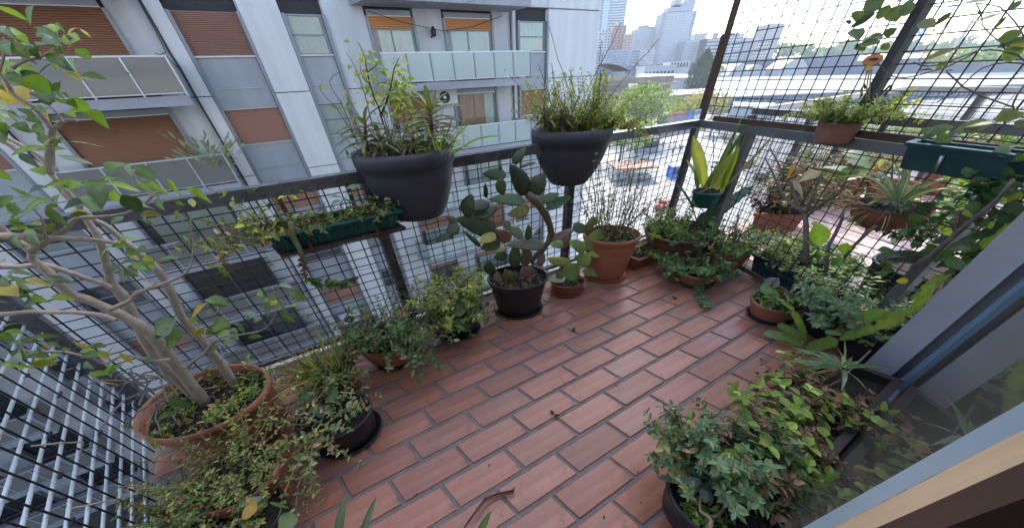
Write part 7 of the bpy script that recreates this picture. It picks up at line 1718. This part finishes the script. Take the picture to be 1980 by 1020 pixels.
# white arcade building
t = thing('arcade_building', 'white classical building with a row of arched windows in front of the dark hall', 'building', (149.422,300.000,-1.689))
p0, p1 = V((127.835,300.000,4.602)), V((155.992,300.000,4.909))
MB().box(p0.x, p1.x, p0.y, p0.y + 18, GZ, p0.z).obj('wall', M_wallw, t)
MB().box(p0.x - 0.6, p1.x + 0.6, p0.y - 0.7, p0.y + 18.5, p0.z + 0.02, p0.z + 1.1).obj('cornice', M_wallw, t)
q0, q1 = V((151.617,303.000,7.843)), V((169.731,303.000,7.826))
MB().box(q0.x, q1.x, q0.y, q0.y + 14, GZ, q0.z).obj('upper_wing', M_wallw, t)
def arch(x, y, z, w_, h, m_, t):
    vs = [V((x - w_ / 2, y, z)), V((x + w_ / 2, y, z))] + [V((x + w_ / 2 * math.cos(math.pi * k / 8), y, z + h - w_ / 2 + w_ / 2 * math.sin(math.pi * k / 8))) for k in range(9)]
    n = len(vs)
    vs += [v + V((0, 0.4, 0)) for v in vs]
    MB().add(vs, [tuple(range(n))] + [(k, k + n, (k + 1) % n + n, (k + 1) % n) for k in range(n)]).obj('arched_window', m_, t)
for i in range(8):
    x = p0.x + (p1.x - p0.x) * (0.08 + 0.12 * i)
    arch(x, p0.y - 0.05, p0.z - 8.5, 2.4, 5.5, M_dark2, t)
for i in range(6):
    arch(q0.x + (q1.x - q0.x) * (0.1 + 0.15 * i), q0.y - 0.05, q0.z - 4.2, 2.0, 3.4, M_dark2, t)

# brown masonry halls with the arched tower
t = thing('masonry_hall', 'brown domed masonry hall with a stone corner tower behind the big tree', 'building', (82.116,190.000,-11.476))
p0, p1 = V((47.736,205.000,-2.611)), V((78.884,205.000,-3.435))
MB().box(p0.x, p1.x, p0.y, p0.y + 30, GZ, p0.z).obj('wall', M_wallt, t)
a0, a1 = V((46.755,205.000,1.173)), V((78.387,205.000,0.859))
zt = ((61.009,205.000,6.522))[2]
vs = []
K = 10
for k in range(K + 1):
    f = k / K
    x = a0.x + (a1.x - a0.x) * f
    z = a1.z + (zt - a1.z) * math.sin(math.pi * (0.08 + 0.84 * f))
    vs += [V((x, a0.y - 1.5, z)), V((x, a0.y + 32, z))]
vs += [V((a0.x, a0.y - 1.5, p0.z)), V((a1.x, a0.y - 1.5, p0.z))]
m = MB().add(vs, [(2 * k, 2 * k + 2, 2 * k + 3, 2 * k + 1) for k in range(K)])
m.obj('curved_roof', M_broof, t, True)
MB().box(a0.x, a1.x, a0.y - 1, a0.y + 31, p0.z + 0.02, a1.z - 0.05).obj('attic_wall', M_wallt, t)
r0, r1 = V((53.861,196.000,-4.094)), V((90.119,196.000,-5.167))
MB().hexa([V((r0.x, r0.y, r0.z - 3)), V((r1.x, r1.y, r1.z - 3)), V((r1.x, r1.y + 24, r1.z - 3)), V((r0.x, r0.y + 24, r0.z - 3)), V((r0.x, r0.y, r0.z - 2)), V((r1.x, r1.y, r1.z - 2)), V((r1.x - 3, r1.y + 24, r1.z + 2.6)), V((r0.x, r0.y + 24, r0.z + 2.6))]).obj('lean_to_roof', M_broof, t)
MB().box(r0.x, r1.x, r0.y + 1, r0.y + 23, GZ, r0.z - 3.02).obj('side_wall', M_wallt, t)
c0, c1 = V((85.418,185.000,-5.059)), V((95.706,185.000,-5.017))
MB().box(c0.x, c1.x, c0.y, c0.y + 14, GZ, c0.z).obj('tower_wall', M_wallt, t)
MB().box(c0.x - 2.2, c1.x + 2.4, c0.y - 2, c0.y + 16, c0.z + 0.02, c0.z + 1.2).obj('cornice', M_wallt, t)
MB().box(c0.x - 10, c1.x + 1, c0.y + 0.3, c0.y + 13, c0.z + 1.22, c0.z + 4.2).obj('parapet', mat('weathered_stone', (0.24, 0.18, 0.14), 0.9, var=0.3, scale=0.4), t)
for f in (0.36, 0.64):
    arch(c0.x + (c1.x - c0.x) * f, c0.y - 0.06, c0.z - 12, 2.3, 8.5, M_dark2, t)
for f in (0.08, 0.2, 0.5, 0.8, 0.93):
    x = c0.x + (c1.x - c0.x) * f
    MB().box(x - 0.45, x + 0.45, c0.y - 0.5, c0.y - 0.01, GZ, c0.z - 0.01).obj('pilaster', M_wallt, t)

# white roofs of the fairground
def roof_shed(name, label, f0, f1, b1, b0, wallm=None, grp='white roofs of the fairground'):
    t = thing(name, label, 'shed', lerp(f0, f1, 0.5), grp)
    f0, f1, b1, b0 = V(f0), V(f1), V(b1), V(b0)
    up_ = V((0, 0, 0.6))
    MB().hexa([f0 - up_, f1 - up_, b1 - up_, b0 - up_, f0, f1, b1, b0]).obj('roof', M_roof, t)
    ins = V((0, 1.2, 0))
    q = [f0 + ins, f1 + ins, b1 - ins, b0 - ins]
    MB().hexa([V((p.x, p.y, GZ)) for p in q] + [V((p.x, p.y, p.z - 0.62)) for p in q]).obj('wall', wallm or M_wallg, t)
    return t
t = roof_shed('exhibition_shed', 'huge white-roofed shed with a dark glazed front filling the view through the mesh', (119.821,180.000,-12.182), (356.185,200.000,-15.273), (525.271,300.000,-15.160), (189.216,300.000,-5.368), M_bglass)
f0, f1 = V((121.110,180.000,-12.493)), V((356.798,200.000,-15.849))
w = MB()
for i in range(60):
    p = lerp(f0, f1, i / 60)
    w.box(p.x, p.x + 0.35, p.y + 0.7, p.y + 1.1, GZ, p.z - 1)
for z in (0.35, 0.7):
    a_, b_ = lerp(f0, V((f0.x, f0.y, GZ)), z), lerp(f1, V((f1.x, f1.y, GZ)), z)
    w.bar(a_ + V((0, 0.8, 0)), b_ + V((0, 0.8, 0)), 0.3, 0.3)
w.obj('mullion', M_wallg, t, kind='stuff')
roof_shed('exhibition_shed', 'flat white annex in front of the glazed shed', (110.723,150.000,-13.816), (128.742,150.000,-15.073), (143.605,165.000,-15.146), (120.564,165.000,-13.629), M_wallw)
roof_shed('exhibition_shed', 'pale roofed wing behind the stone corner tower', (104.399,200.000,-11.294), (134.746,200.000,-10.992), (164.631,240.000,-10.986), (125.929,240.000,-10.576), M_wallt)
roof_shed('exhibition_shed', 'white roof between the arcade building and the masonry hall', (110.114,270.000,-2.070), (156.471,270.000,-4.085), (167.210,290.000,-1.820), (119.548,290.000,0.240), M_wallw)
def vault(name, label, p0, p1, h, depth, m_):
    p0, p1 = V(p0), V(p1)
    t = thing(name, label, 'shed', (p0 + p1) / 2, 'white roofs of the fairground')
    vs = []
    for k in range(13):
        f = k / 12
        x = p0.x + (p1.x - p0.x) * f
        z = p0.z + h * math.sin(math.pi * f)
        vs += [V((x, p0.y, z)), V((x, p0.y + depth, z))]
    fs = [(2 * k, 2 * k + 2, 2 * k + 3, 2 * k + 1) for k in range(12)] + [tuple(range(0, 26, 2)), tuple(range(1, 26, 2))]
    MB().add(vs, fs).obj('vault', m_, t)
    MB().box(p0.x, p1.x, p0.y + .1, p0.y + depth - .1, GZ, p0.z - 0.01).obj('wall', M_wallg, t)
vault('vaulted_shed', 'white barrel-vaulted shed just right of the corner post', (212.793,310.000,-4.725), (231.519,310.000,-5.132), 9, 40, M_roof)
vault('vaulted_shed', 'second white barrel vault further right along the dark hall', (237.145,325.000,-4.364), (260.739,325.000,-4.540), 7, 30, M_roof)
vault('vaulted_shed', 'lumpy white canopy under the end of the dark hall', (277.887,330.000,-1.797), (304.904,330.000,-2.109), 8, 20, M_roof)

# trees
def tree(name, label, base, h, r, cols, n=900, leaf=0.7, trunk=0.35, flat=0.75, group='trees along the street', lean=0.0):
    b = V(base)
    t = thing(name, label, 'tree', b, group)
    top = b + V((lean, 0, h))
    tm = MB()
    fork = b + V((lean * 0.2, 0, h * 0.42))
    tm.tube([b, lerp(b, fork, .5) + V((rnd(-.2, .2), 0, 0)), fork], [trunk, trunk * 0.8, trunk * 0.7], 8, (0.09, 0.07, 0.06))
    cl = []
    for i in range(16):
        a = 2.4 * i
        q = (i / 16) ** 0.5
        c = V((b.x + lean + r * 0.75 * q * math.cos(a), b.y + r * 0.7 * q * math.sin(a), b.z + h * (0.62 + 0.26 * (1 - q * q)) + rnd(-.06, .06) * h))
        cl.append((c, r * rnd(0.28, 0.42)))
        if i % 2 == 0:
            tm.tube([fork, lerp(fork, c, 0.5) + V((0, 0, h * 0.04)), c], [trunk * 0.5, trunk * 0.3, trunk * 0.1], 5, (0.09, 0.07, 0.06))
    tm.obj('trunk', M_stem, t, True)
    m = MB()
    for i in range(n):
        c, rr = random.choice(cl)
        d = V((rnd(-1, 1), rnd(-1, 1), rnd(-1, 1)))
        if d.length > 1 or d.length < 0.2:
            d = d.normalized()
        p = c + V((d.x * rr, d.y * rr, d.z * rr * flat))
        m.small(p, d + V((rnd(-.6, .6), rnd(-.6, .6), rnd(-.3, .6))), leaf * rnd(0.6, 1.3), leaf * 0.6, V((rnd(-.8, .8), rnd(-.8, .8), 1)), jit(random.choice(cols), 0.25))
    m.obj('crown', M_leafm, t, kind='stuff')
TG = [(0.07, 0.12, 0.03), (0.10, 0.16, 0.04), (0.05, 0.09, 0.03)]
TY = [(0.20, 0.165, 0.05), (0.15, 0.15, 0.05), (0.22, 0.18, 0.07)]
TO = [(0.14, 0.17, 0.05), (0.10, 0.13, 0.04), (0.19, 0.20, 0.06)]
tree('street_tree', 'large spreading green tree in front of the masonry hall', (48.956,111.833,-20.000), 16.5, 13.5, TO + TG, 2600, 1.0, 0.5)
tree('street_tree', 'green street tree below the rail left of the plaza', (31.981,81.183,-20.000), 11, 8, TG + TO, 1500, 0.8, 0.35)
tree('street_tree', 'olive street tree between the big anthracite pot and the plaza', (41.207,92.409,-20.000), 9, 6.5, TO, 1200, 0.7, 0.3)
tree('street_tree', 'yellow autumn tree under the rusty corner post', (90.766,142.245,-20.000), 11.5, 12, TY, 1700, 1.0, 0.4)
tree('street_tree', 'second yellowing tree in front of the stone corner tower', (79.238,137.931,-20.000), 9, 8, TY + TO, 1300, 0.9, 0.4)
for i, (u, v, hh, rr, cc, lb) in enumerate((((78.672,114.230,-20.000), 0, 5.5, 4.5, TG, 'first dark green park tree right of the corner of the rail'), ((82.030,110.877,-20.000), 0, 5.5, 5, TG, 'second dark green park tree right of the corner of the rail'), ((83.965,105.929,-20.000), 0, 5, 5, TO, 'rounded olive park tree behind the snake plant'), ((84.474,79.533,-20.000), 0, 6, 5, TO, "olive tree below the neighbour's front rail"), ((89.067,75.412,-20.000), 0, 7, 6, TG + TO, "green tree below the neighbour's rail right of the hanging pot"), ((100.664,75.806,-20.000), 0, 8, 7, TO, "lime green tree under the neighbour's balcony rail"), ((110.410,73.562,-20.000), 0, 8, 7, TO, "second lime green tree below the neighbour's rail above the dark trough"), ((113.747,67.226,-20.000), 0, 8, 7, TO + TG, "yellow-green tree at the right behind the hoya leaves"))):
    tree('park_tree', lb, u, hh, rr, cc, 800, 0.7, 0.25)
cb = V((161.861,268.266,-20.000))
ct = V((166.553,284.000,13.692))
t = thing('cypress', 'tall dark cypress standing left of the rusty corner post', 'tree', cb)
MB().tube([cb, cb + V((0, 0, 5))], 0.5, 8, (0.08, 0.06, 0.05)).obj('trunk', M_stem, t, True)
m = MB()
ch = ct.z - cb.z
for i in range(3600):
    f = rnd(0.03, 1)
    r = 12.0 * (math.sin(math.pi * min(1, (f * 0.9 + 0.12))) ** 0.8) * (1 - f * 0.25) * rnd(0.6, 1.03)
    a = rnd(0, 6.28)
    p = cb + V((r * math.cos(a), r * math.sin(a), f * ch))
    m.small(p, V((math.cos(a) * 0.5, math.sin(a) * 0.5, 1)), rnd(1.0, 2.2), 0.9, V((math.cos(a), math.sin(a), 0.2)), jit((0.028, 0.045, 0.022), 0.3))
m.obj('crown', M_leafm, t, kind='stuff')
def treeline(name, p0, p1, h, n, leaf, cols):
    p0, p1 = V(p0), V(p1)
    m = MB()
    for i in range(n):
        f = rnd(0, 1)
        c = lerp(p0, p1, f)
        hh = h * (0.55 + 0.3 * math.sin(f * 40) + 0.2 * math.sin(f * 97 + 1))
        p = V((c.x, c.y + rnd(-15, 15), c.z + rnd(0, 1) * max(hh, h * 0.2)))
        m.small(p, V((rnd(-1, 1), rnd(-1, 1), rnd(0, 1))), leaf * rnd(.6, 1.3), leaf * .7, V((rnd(-1, 1), -1, rnd(0, 1))), jit(random.choice(cols), 0.2))
    m.obj(name, M_leafm, None, kind='stuff')
treeline('treeline', (520.368,640.000,12.835), (1170.627,640.000,3.025), 20, 2600, 9, TG + DKG)
treeline('treeline', (396.193,300.000,-4.944), (541.999,300.000,-4.242), 12, 1500, 4, TG + TO)
treeline('treeline', (206.393,340.000,-1.515), (238.488,340.000,-2.023), 8, 400, 3.5, TG)

# hoarding with posters, kiosk, stalls
hb = thing('advertising_hoarding', 'long row of red, blue and white poster panels along the plaza', 'hoarding', (72.109,125.286,-20.000))
L0, R0 = V((60.506,119.879,-20.000)), V((85.840,133.875,-20.000))
ht = 7.2
hd = (R0 - L0)
hl = hd.length
hd.normalize()
hn = V((hd.y, -hd.x, 0))
def hpanel(s0, s1, z0, z1, col, d=0.0, name='poster'):
    col = tuple(c * 0.62 + 0.03 for c in col)
    a, b = L0 + hd * hl * s0 + hn * d, L0 + hd * hl * s1 + hn * d
    MB().hexa([q + V((0, 0, z)) for z in (z0, z1) for q in (a, b, b - hn * 0.12, a - hn * 0.12)]).obj(name, mat('poster_%d_%d_%d' % tuple(int(c * 100) for c in col), col, 0.5, var=0.1, scale=0.4), hb)
hpanel(-0.02, 1.02, 0.0, ht + 0.1, (0.10, 0.11, 0.13), -0.2, 'backing_frame')
hpanel(0.0, 0.17, 4.6, ht, (0.07, 0.09, 0.11))
hpanel(0.18, 0.34, 5.9, ht, (0.50, 0.13, 0.09))
hpanel(0.18, 0.34, 3.6, 5.85, (0.50, 0.30, 0.33))
hpanel(0.35, 0.62, 5.9, ht, (0.55, 0.10, 0.13))
hpanel(0.35, 0.62, 3.6, 5.85, (0.30, 0.27, 0.42))
hpanel(0.63, 0.78, 5.4, ht, (0.10, 0.17, 0.55))
hpanel(0.63, 0.78, 3.6, 5.35, (0.22, 0.32, 0.60))
hpanel(0.80, 1.0, 3.6, ht, (0.50, 0.56, 0.66))
for s0, s1, c in ((0.02, 0.2, (0.10, 0.13, 0.13)), (0.21, 0.36, (0.42, 0.36, 0.30)), (0.37, 0.52, (0.40, 0.27, 0.32)), (0.53, 0.68, (0.27, 0.29, 0.29)), (0.69, 0.82, (0.38, 0.25, 0.34)), (0.83, 1.0, (0.08, 0.17, 0.55))):
    hpanel(s0, s1, 0.3, 3.4, c)
def letters(txt, s0, z0, size, col, sx=1.0):
    cu = bpy.data.curves.new('lettering', 'FONT')
    cu.body = txt
    cu.size = size
    cu.extrude = 0.02
    o = bpy.data.objects.new('lettering', cu)
    COL.objects.link(o)
    deps = bpy.context.evaluated_depsgraph_get()
    me = bpy.data.meshes.new_from_object(o.evaluated_get(deps))
    bpy.data.objects.remove(o)
    me.materials.clear()
    me.materials.append(mat('letter_%d' % int(col[0] * 100), col, 0.6, var=0))
    p = L0 + hd * hl * s0 + hn * 0.06 + V((0, 0, z0))
    rot = Matrix((hd, V((0, 0, 1)), hn)).transposed().to_4x4()
    me.transform(Matrix.Translation(p - BASE[hb]) @ rot @ Matrix.Diagonal((sx, 1, 1, 1)))
    put('lettering', me, hb)
letters('SUBTE', 0.81, 5.6, 1.7, (0.06, 0.08, 0.2), 1.25)
MB().hexa([L0 + hd * hl * 0.81 + hn * 0.02 + V((0, 0, 4.0)), L0 + hd * hl * 0.98 + hn * 0.02 + V((0, 0, 4.0)), L0 + hd * hl * 0.98 + hn * 0.05 + V((0, 0, 4.0)), L0 + hd * hl * 0.81 + hn * 0.05 + V((0, 0, 4.0)), L0 + hd * hl * 0.81 + hn * 0.02 + V((0, 0, 5.2)), L0 + hd * hl * 0.98 + hn * 0.02 + V((0, 0, 5.2)), L0 + hd * hl * 0.98 + hn * 0.05 + V((0, 0, 5.2)), L0 + hd * hl * 0.81 + hn * 0.05 + V((0, 0, 5.2))]).obj('pale_print', mat('white_print', (0.7, 0.74, 0.8), 0.5, var=0.05), hb)
kb = V((46.325,94.246,-20.000))
t = thing('kiosk', 'dark grey kiosk beside the plaza left of the poster panels', 'kiosk', kb)
MB().box(kb.x - 3, kb.x + 3, kb.y, kb.y + 4, GZ, GZ + 3.4).obj('wall', M_wallg, t)
MB().box(kb.x - 3.4, kb.x + 3.4, kb.y - 0.6, kb.y + 4.4, GZ + 3.42, GZ + 3.8).obj('roof', M_wallg, t)
MB().box(kb.x - 2.4, kb.x + 2.4, kb.y - 0.05, kb.y - 0.01, GZ + 1.0, GZ + 2.9).obj('window', M_dark2, t)
kb = V((30.163,66.615,-20.000))
t = thing('market_stall', 'stall with a flat orange roof beside the crossing', 'stall', kb)
MB().box(kb.x - 5, kb.x + 5, kb.y - 2, kb.y + 4, GZ + 2.8, GZ + 3.2).obj('roof', mat('orange_awning', (0.30, 0.14, 0.09), 0.7, var=0.15, scale=0.5), t)
for dx in (-4.7, 4.7):
    for dy in (-1.8, 3.8):
        MB().box(kb.x + dx - .1, kb.x + dx + .1, kb.y + dy - .1, kb.y + dy + .1, GZ, GZ + 2.79).obj('post', M_wallg, t)
MB().box(kb.x - 4, kb.x + 4, kb.y, kb.y + 1, GZ, GZ + 1.0).obj('counter', M_wallw, t)
kb = V((40.465,65.641,-20.000))
t = thing('newsstand', 'blue boxy newsstand next to the corner post of the rail', 'stall', kb)
MB().box(kb.x - 1.6, kb.x + 1.6, kb.y, kb.y + 2.2, GZ, GZ + 2.6).obj('body', mat('blue_paint', (0.06, 0.16, 0.55), 0.5, var=0.1), t)
MB().box(kb.x - 1.9, kb.x + 1.9, kb.y - 0.4, kb.y + 2.5, GZ + 2.62, GZ + 2.85).obj('roof', mat('light_blue_paint', (0.25, 0.4, 0.65), 0.5, var=0.1), t)
MB().box(kb.x - 1.2, kb.x + 1.2, kb.y - 0.06, kb.y - 0.01, GZ + 1.0, GZ + 2.2).obj('counter_window', M_dark2, t)
# flag and mast
fp = V((501.383,420.000,12.502))
ftop = V((501.596,420.000,43.333))
t = thing('flagpole', 'tall white flagpole with a light blue and white flag seen through the mesh', 'flagpole', (fp.x, fp.y, GZ))
MB().tube([V((ftop.x, ftop.y, GZ)), ftop], [0.8, 0.5], 8).obj('pole', M_wallw, t)
fm = MB()
for k, c in enumerate(((0.2, 0.45, 0.8), (0.7, 0.72, 0.75), (0.2, 0.45, 0.8))):
    vs = []
    for i in range(9):
        for z in (k, k + 1):
            vs.append(ftop + V((0.6 + i * 1.7, 1.2 * math.sin(i * 0.9), -3 - z * 3.2 - i * 2.0)))
    fm.add(vs, [(2 * i, 2 * i + 2, 2 * i + 3, 2 * i + 1) for i in range(8)], c)
fm.obj('flag', mat('flag_cloth', (1, 1, 1), 0.8, tint=True, var=0.05), t)
mp = V((577.320,430.000,37.076))
t = thing('mast', 'slim grey telecom mast rising behind the hoya vines at the right', 'mast', (mp.x, mp.y, GZ))
MB().tube([V((mp.x, mp.y, GZ)), mp], [2.2, 1.2], 8).obj('shaft', M_wallg, t)
MB().tube([mp, mp + V((0, 0, 12))], 0.4, 6).obj('antenna', M_wallg, t)

# people and cars
def person_mesh():
    bm = bpy.data.meshes.new('person')
    J = {'hip': (0, 0, 0.93), 'ch': (0, 0.02, 1.28), 'nk': (0, 0.02, 1.47), 'hd': (0, 0, 1.56), 'tp': (0, 0, 1.72), 'lh': (-0.1, 0, 0.88), 'lk': (-0.11, -0.12, 0.5), 'lf': (-0.11, 0.02, 0.06), 'lt': (-0.11, -0.14, 0.04), 'rh': (0.1, 0, 0.88), 'rk': (0.11, 0.08, 0.48), 'rf': (0.11, 0.24, 0.08), 'rt': (0.11, 0.12, 0.03),
         'ls': (-0.19, 0, 1.40), 'le': (-0.25, 0.05, 1.12), 'lw': (-0.24, -0.08, 0.88), 'rs': (0.19, 0, 1.40), 're': (0.25, 0.02, 1.12), 'rw': (0.25, -0.12, 0.9)}
    ks = list(J)
    E = [('hip', 'ch'), ('ch', 'nk'), ('nk', 'hd'), ('hd', 'tp'), ('hip', 'lh'), ('lh', 'lk'), ('lk', 'lf'), ('lf', 'lt'), ('hip', 'rh'), ('rh', 'rk'), ('rk', 'rf'), ('rf', 'rt'), ('ch', 'ls'), ('ls', 'le'), ('le', 'lw'), ('ch', 'rs'), ('rs', 're'), ('re', 'rw')]
    bm.from_pydata([J[k] for k in ks], [(ks.index(a), ks.index(b)) for a, b in E], [])
    R_ = {'hip': .15, 'ch': .16, 'nk': .06, 'hd': .1, 'tp': .07, 'lh': .09, 'rh': .09, 'lk': .065, 'rk': .065, 'lf': .045, 'rf': .045, 'lt': .04, 'rt': .04, 'ls': .07, 'rs': .07, 'le': .05, 're': .05, 'lw': .035, 'rw': .035}
    o = bpy.data.objects.new('person_tmp', bm)
    COL.objects.link(o)
    o.modifiers.new('s', 'SKIN')
    for i, k in enumerate(ks):
        bm.skin_vertices[0].data[i].radius = (R_[k], R_[k])
    bm.skin_vertices[0].data[0].use_root = True
    o.modifiers.new('d', 'SUBSURF').levels = 1
    deps = bpy.context.evaluated_depsgraph_get()
    me = bpy.data.meshes.new_from_object(o.evaluated_get(deps))
    bpy.data.objects.remove(o)
    return me
pm = person_mesh()
def person(label, p, top, bot, rz):
    me = pm.copy()
    at_ = me.color_attributes.new('tint', 'FLOAT_COLOR', 'POINT')
    buf = []
    for v in me.vertices:
        z = v.co.z
        c = (0.05, 0.035, 0.03) if z > 1.63 else (0.36, 0.22, 0.16) if z > 1.46 else top if z > 0.92 else bot if z > 0.1 else (0.03, 0.03, 0.03)
        buf += [*c, 1]
    at_.data.foreach_set('color', buf)
    me.materials.clear()
    me.materials.append(mat('clothing', (1, 1, 1), 0.8, tint=True, var=0.05))
    o = bpy.data.objects.new('person', me)
    COL.objects.link(o)
    o.location = (p[0], p[1], GZ + 0.1)
    o.rotation_euler.z = rz
    tag(o, label, 'person', 'people crossing the plaza')
PPL = [((50.733,87.999,-20.000), (0.06, 0.07, 0.13), (0.04, 0.05, 0.1), 'person in dark navy clothes walking alone near the corner post'), ((56.094,94.220,-20.000), (0.03, 0.03, 0.035), (0.05, 0.05, 0.06), 'person in black on the left of the walking trio'), ((54.712,90.687,-20.000), (0.12, 0.10, 0.10), (0.04, 0.04, 0.05), 'person in a brown jacket in the middle of the walking trio'), ((56.608,93.297,-20.000), (0.05, 0.06, 0.08), (0.07, 0.07, 0.08), 'person in grey on the right of the walking trio'), ((53.069,99.162,-20.000), (0.2, 0.2, 0.22), (0.05, 0.05, 0.06), 'person in a light grey top near the poster panels'), ((57.287,99.823,-20.000), (0.06, 0.06, 0.07), (0.08, 0.07, 0.06), 'person in dark clothes in front of the blue poster'), ((69.981,99.141,-20.000), (0.35, 0.10, 0.07), (0.15, 0.08, 0.06), 'person in a reddish top right of the corner post'), ((62.486,100.242,-20.000), (0.3, 0.3, 0.32), (0.05, 0.06, 0.1), 'person in a pale shirt just left of the corner post'), ((71.117,94.498,-20.000), (0.04, 0.05, 0.06), (0.03, 0.03, 0.04), 'person in black behind the snake plant blades'), ((57.649,113.683,-20.000), (0.05, 0.07, 0.06), (0.04, 0.04, 0.04), 'person in dark green below the first poster')]
for i, (p, a, b, lb) in enumerate(PPL):
    person(lb, p, a, b, i * 1.3)
def car(label, p, rz, col):
    t = thing('parked_car', label, 'car', (p[0], p[1], GZ + 0.07), 'cars on the street below')
    b = BASE[t]
    prof = [(-2.1, 0.3), (-2.15, 0.75), (-1.9, 0.95), (-1.35, 1.0), (-0.75, 1.45), (0.75, 1.47), (1.35, 1.02), (2.0, 0.92), (2.15, 0.6), (2.1, 0.3)]
    R3_ = Matrix.Rotation(rz, 3, 'Z')
    def q(x, y, z):
        return b + R3_ @ V((x, y, z))
    vs = [q(x, -0.85 if z < 1.2 else -0.65, z) for x, z in prof] + [q(x, 0.85 if z < 1.2 else 0.65, z) for x, z in prof]
    n = len(prof)
    MB().add(vs, [tuple(range(n))[::-1], tuple(range(n, 2 * n))] + [(k, (k + 1) % n, (k + 1) % n + n, k + n) for k in range(n)]).obj('body', mat('car_paint_%d' % int(col[0] * 1000), col, 0.3, var=0.03), t)
    for (x0, x1, z0, z1, w0, w1) in ((-1.30, -0.80, 1.06, 1.42, 0.72, 0.6), (0.80, 1.30, 1.42, 1.06, 0.6, 0.72)):
        MB().add([q(x0 - .02 if x0 < 0 else x0 + .02, -w0, z0 + .02), q(x0 - .02 if x0 < 0 else x0 + .02, w0, z0 + .02), q(x1 - .02 if x0 < 0 else x1 + .02, w1, z1 + .02), q(x1 - .02 if x0 < 0 else x1 + .02, -w1, z1 + .02)], [(0, 1, 2, 3)]).obj('windscreen', M_dark2, t)
    for s in (-1, 1):
        MB().add([q(-1.1, s * .80, 1.08), q(1.1, s * .80, 1.08), q(0.72, s * .68, 1.4), q(-0.72, s * .68, 1.4)], [(0, 1, 2, 3)]).obj('side_window', M_dark2, t)
        for x in (-1.3, 1.3):
            m = MB()
            vs = [q(x + 0.32 * math.cos(6.2832 * k / 12), s * yy, 0.32 + 0.32 * math.sin(6.2832 * k / 12)) for yy in (0.7, 0.9) for k in range(12)]
            m.add(vs, [tuple(range(12)), tuple(range(12, 24))] + [(k, (k + 1) % 12, (k + 1) % 12 + 12, k + 12) for k in range(12)])
            m.obj('wheel', M_cable, t)
car('red car on the bright street behind the snake plant', (61.412,71.891,-20.000), 0.6, (0.35, 0.03, 0.025))
car('second red car behind the twiggy pot near the corner post', (29.024,49.042,-20.000), 0.9, (0.38, 0.05, 0.04))
car('dark grey car parked under the street tree', (38.392,79.852,-20.000), 0.9, (0.05, 0.055, 0.065))
car('silver car parked near the stall below the rail', (33.390,78.602,-20.000), 0.9, (0.3, 0.32, 0.34))
car('blue car on the street behind the bare forked plant', (49.789,61.600,-20.000), 0.6, (0.04, 0.09, 0.25))
car('white car on the street right of the corner post', (54.887,73.197,-20.000), 0.6, (0.6, 0.6, 0.6))
car('black car among the twigs seen through the far mesh', (57.885,62.157,-20.000), 0.6, (0.02, 0.02, 0.025))
# ================================================================ the hazy air
hz = MB().box(-260, 1150, -260, 1020, GZ - 1.0, 190.0)
hm = bpy.data.materials.new('haze')
hm.use_nodes = True
ht_ = hm.node_tree
for n in list(ht_.nodes):
    ht_.nodes.remove(n)
ho = ht_.nodes.new('ShaderNodeOutputMaterial')
hv = ht_.nodes.new('ShaderNodeVolumePrincipled')
hv.inputs['Color'].default_value = (0.82, 0.90, 1.0, 1)
hv.inputs['Density'].default_value = 0.00020
hv.inputs['Anisotropy'].default_value = 0.2
ht_.links.new(hv.outputs[0], ho.inputs['Volume'])
hz.obj('haze', hm, None, kind='stuff')
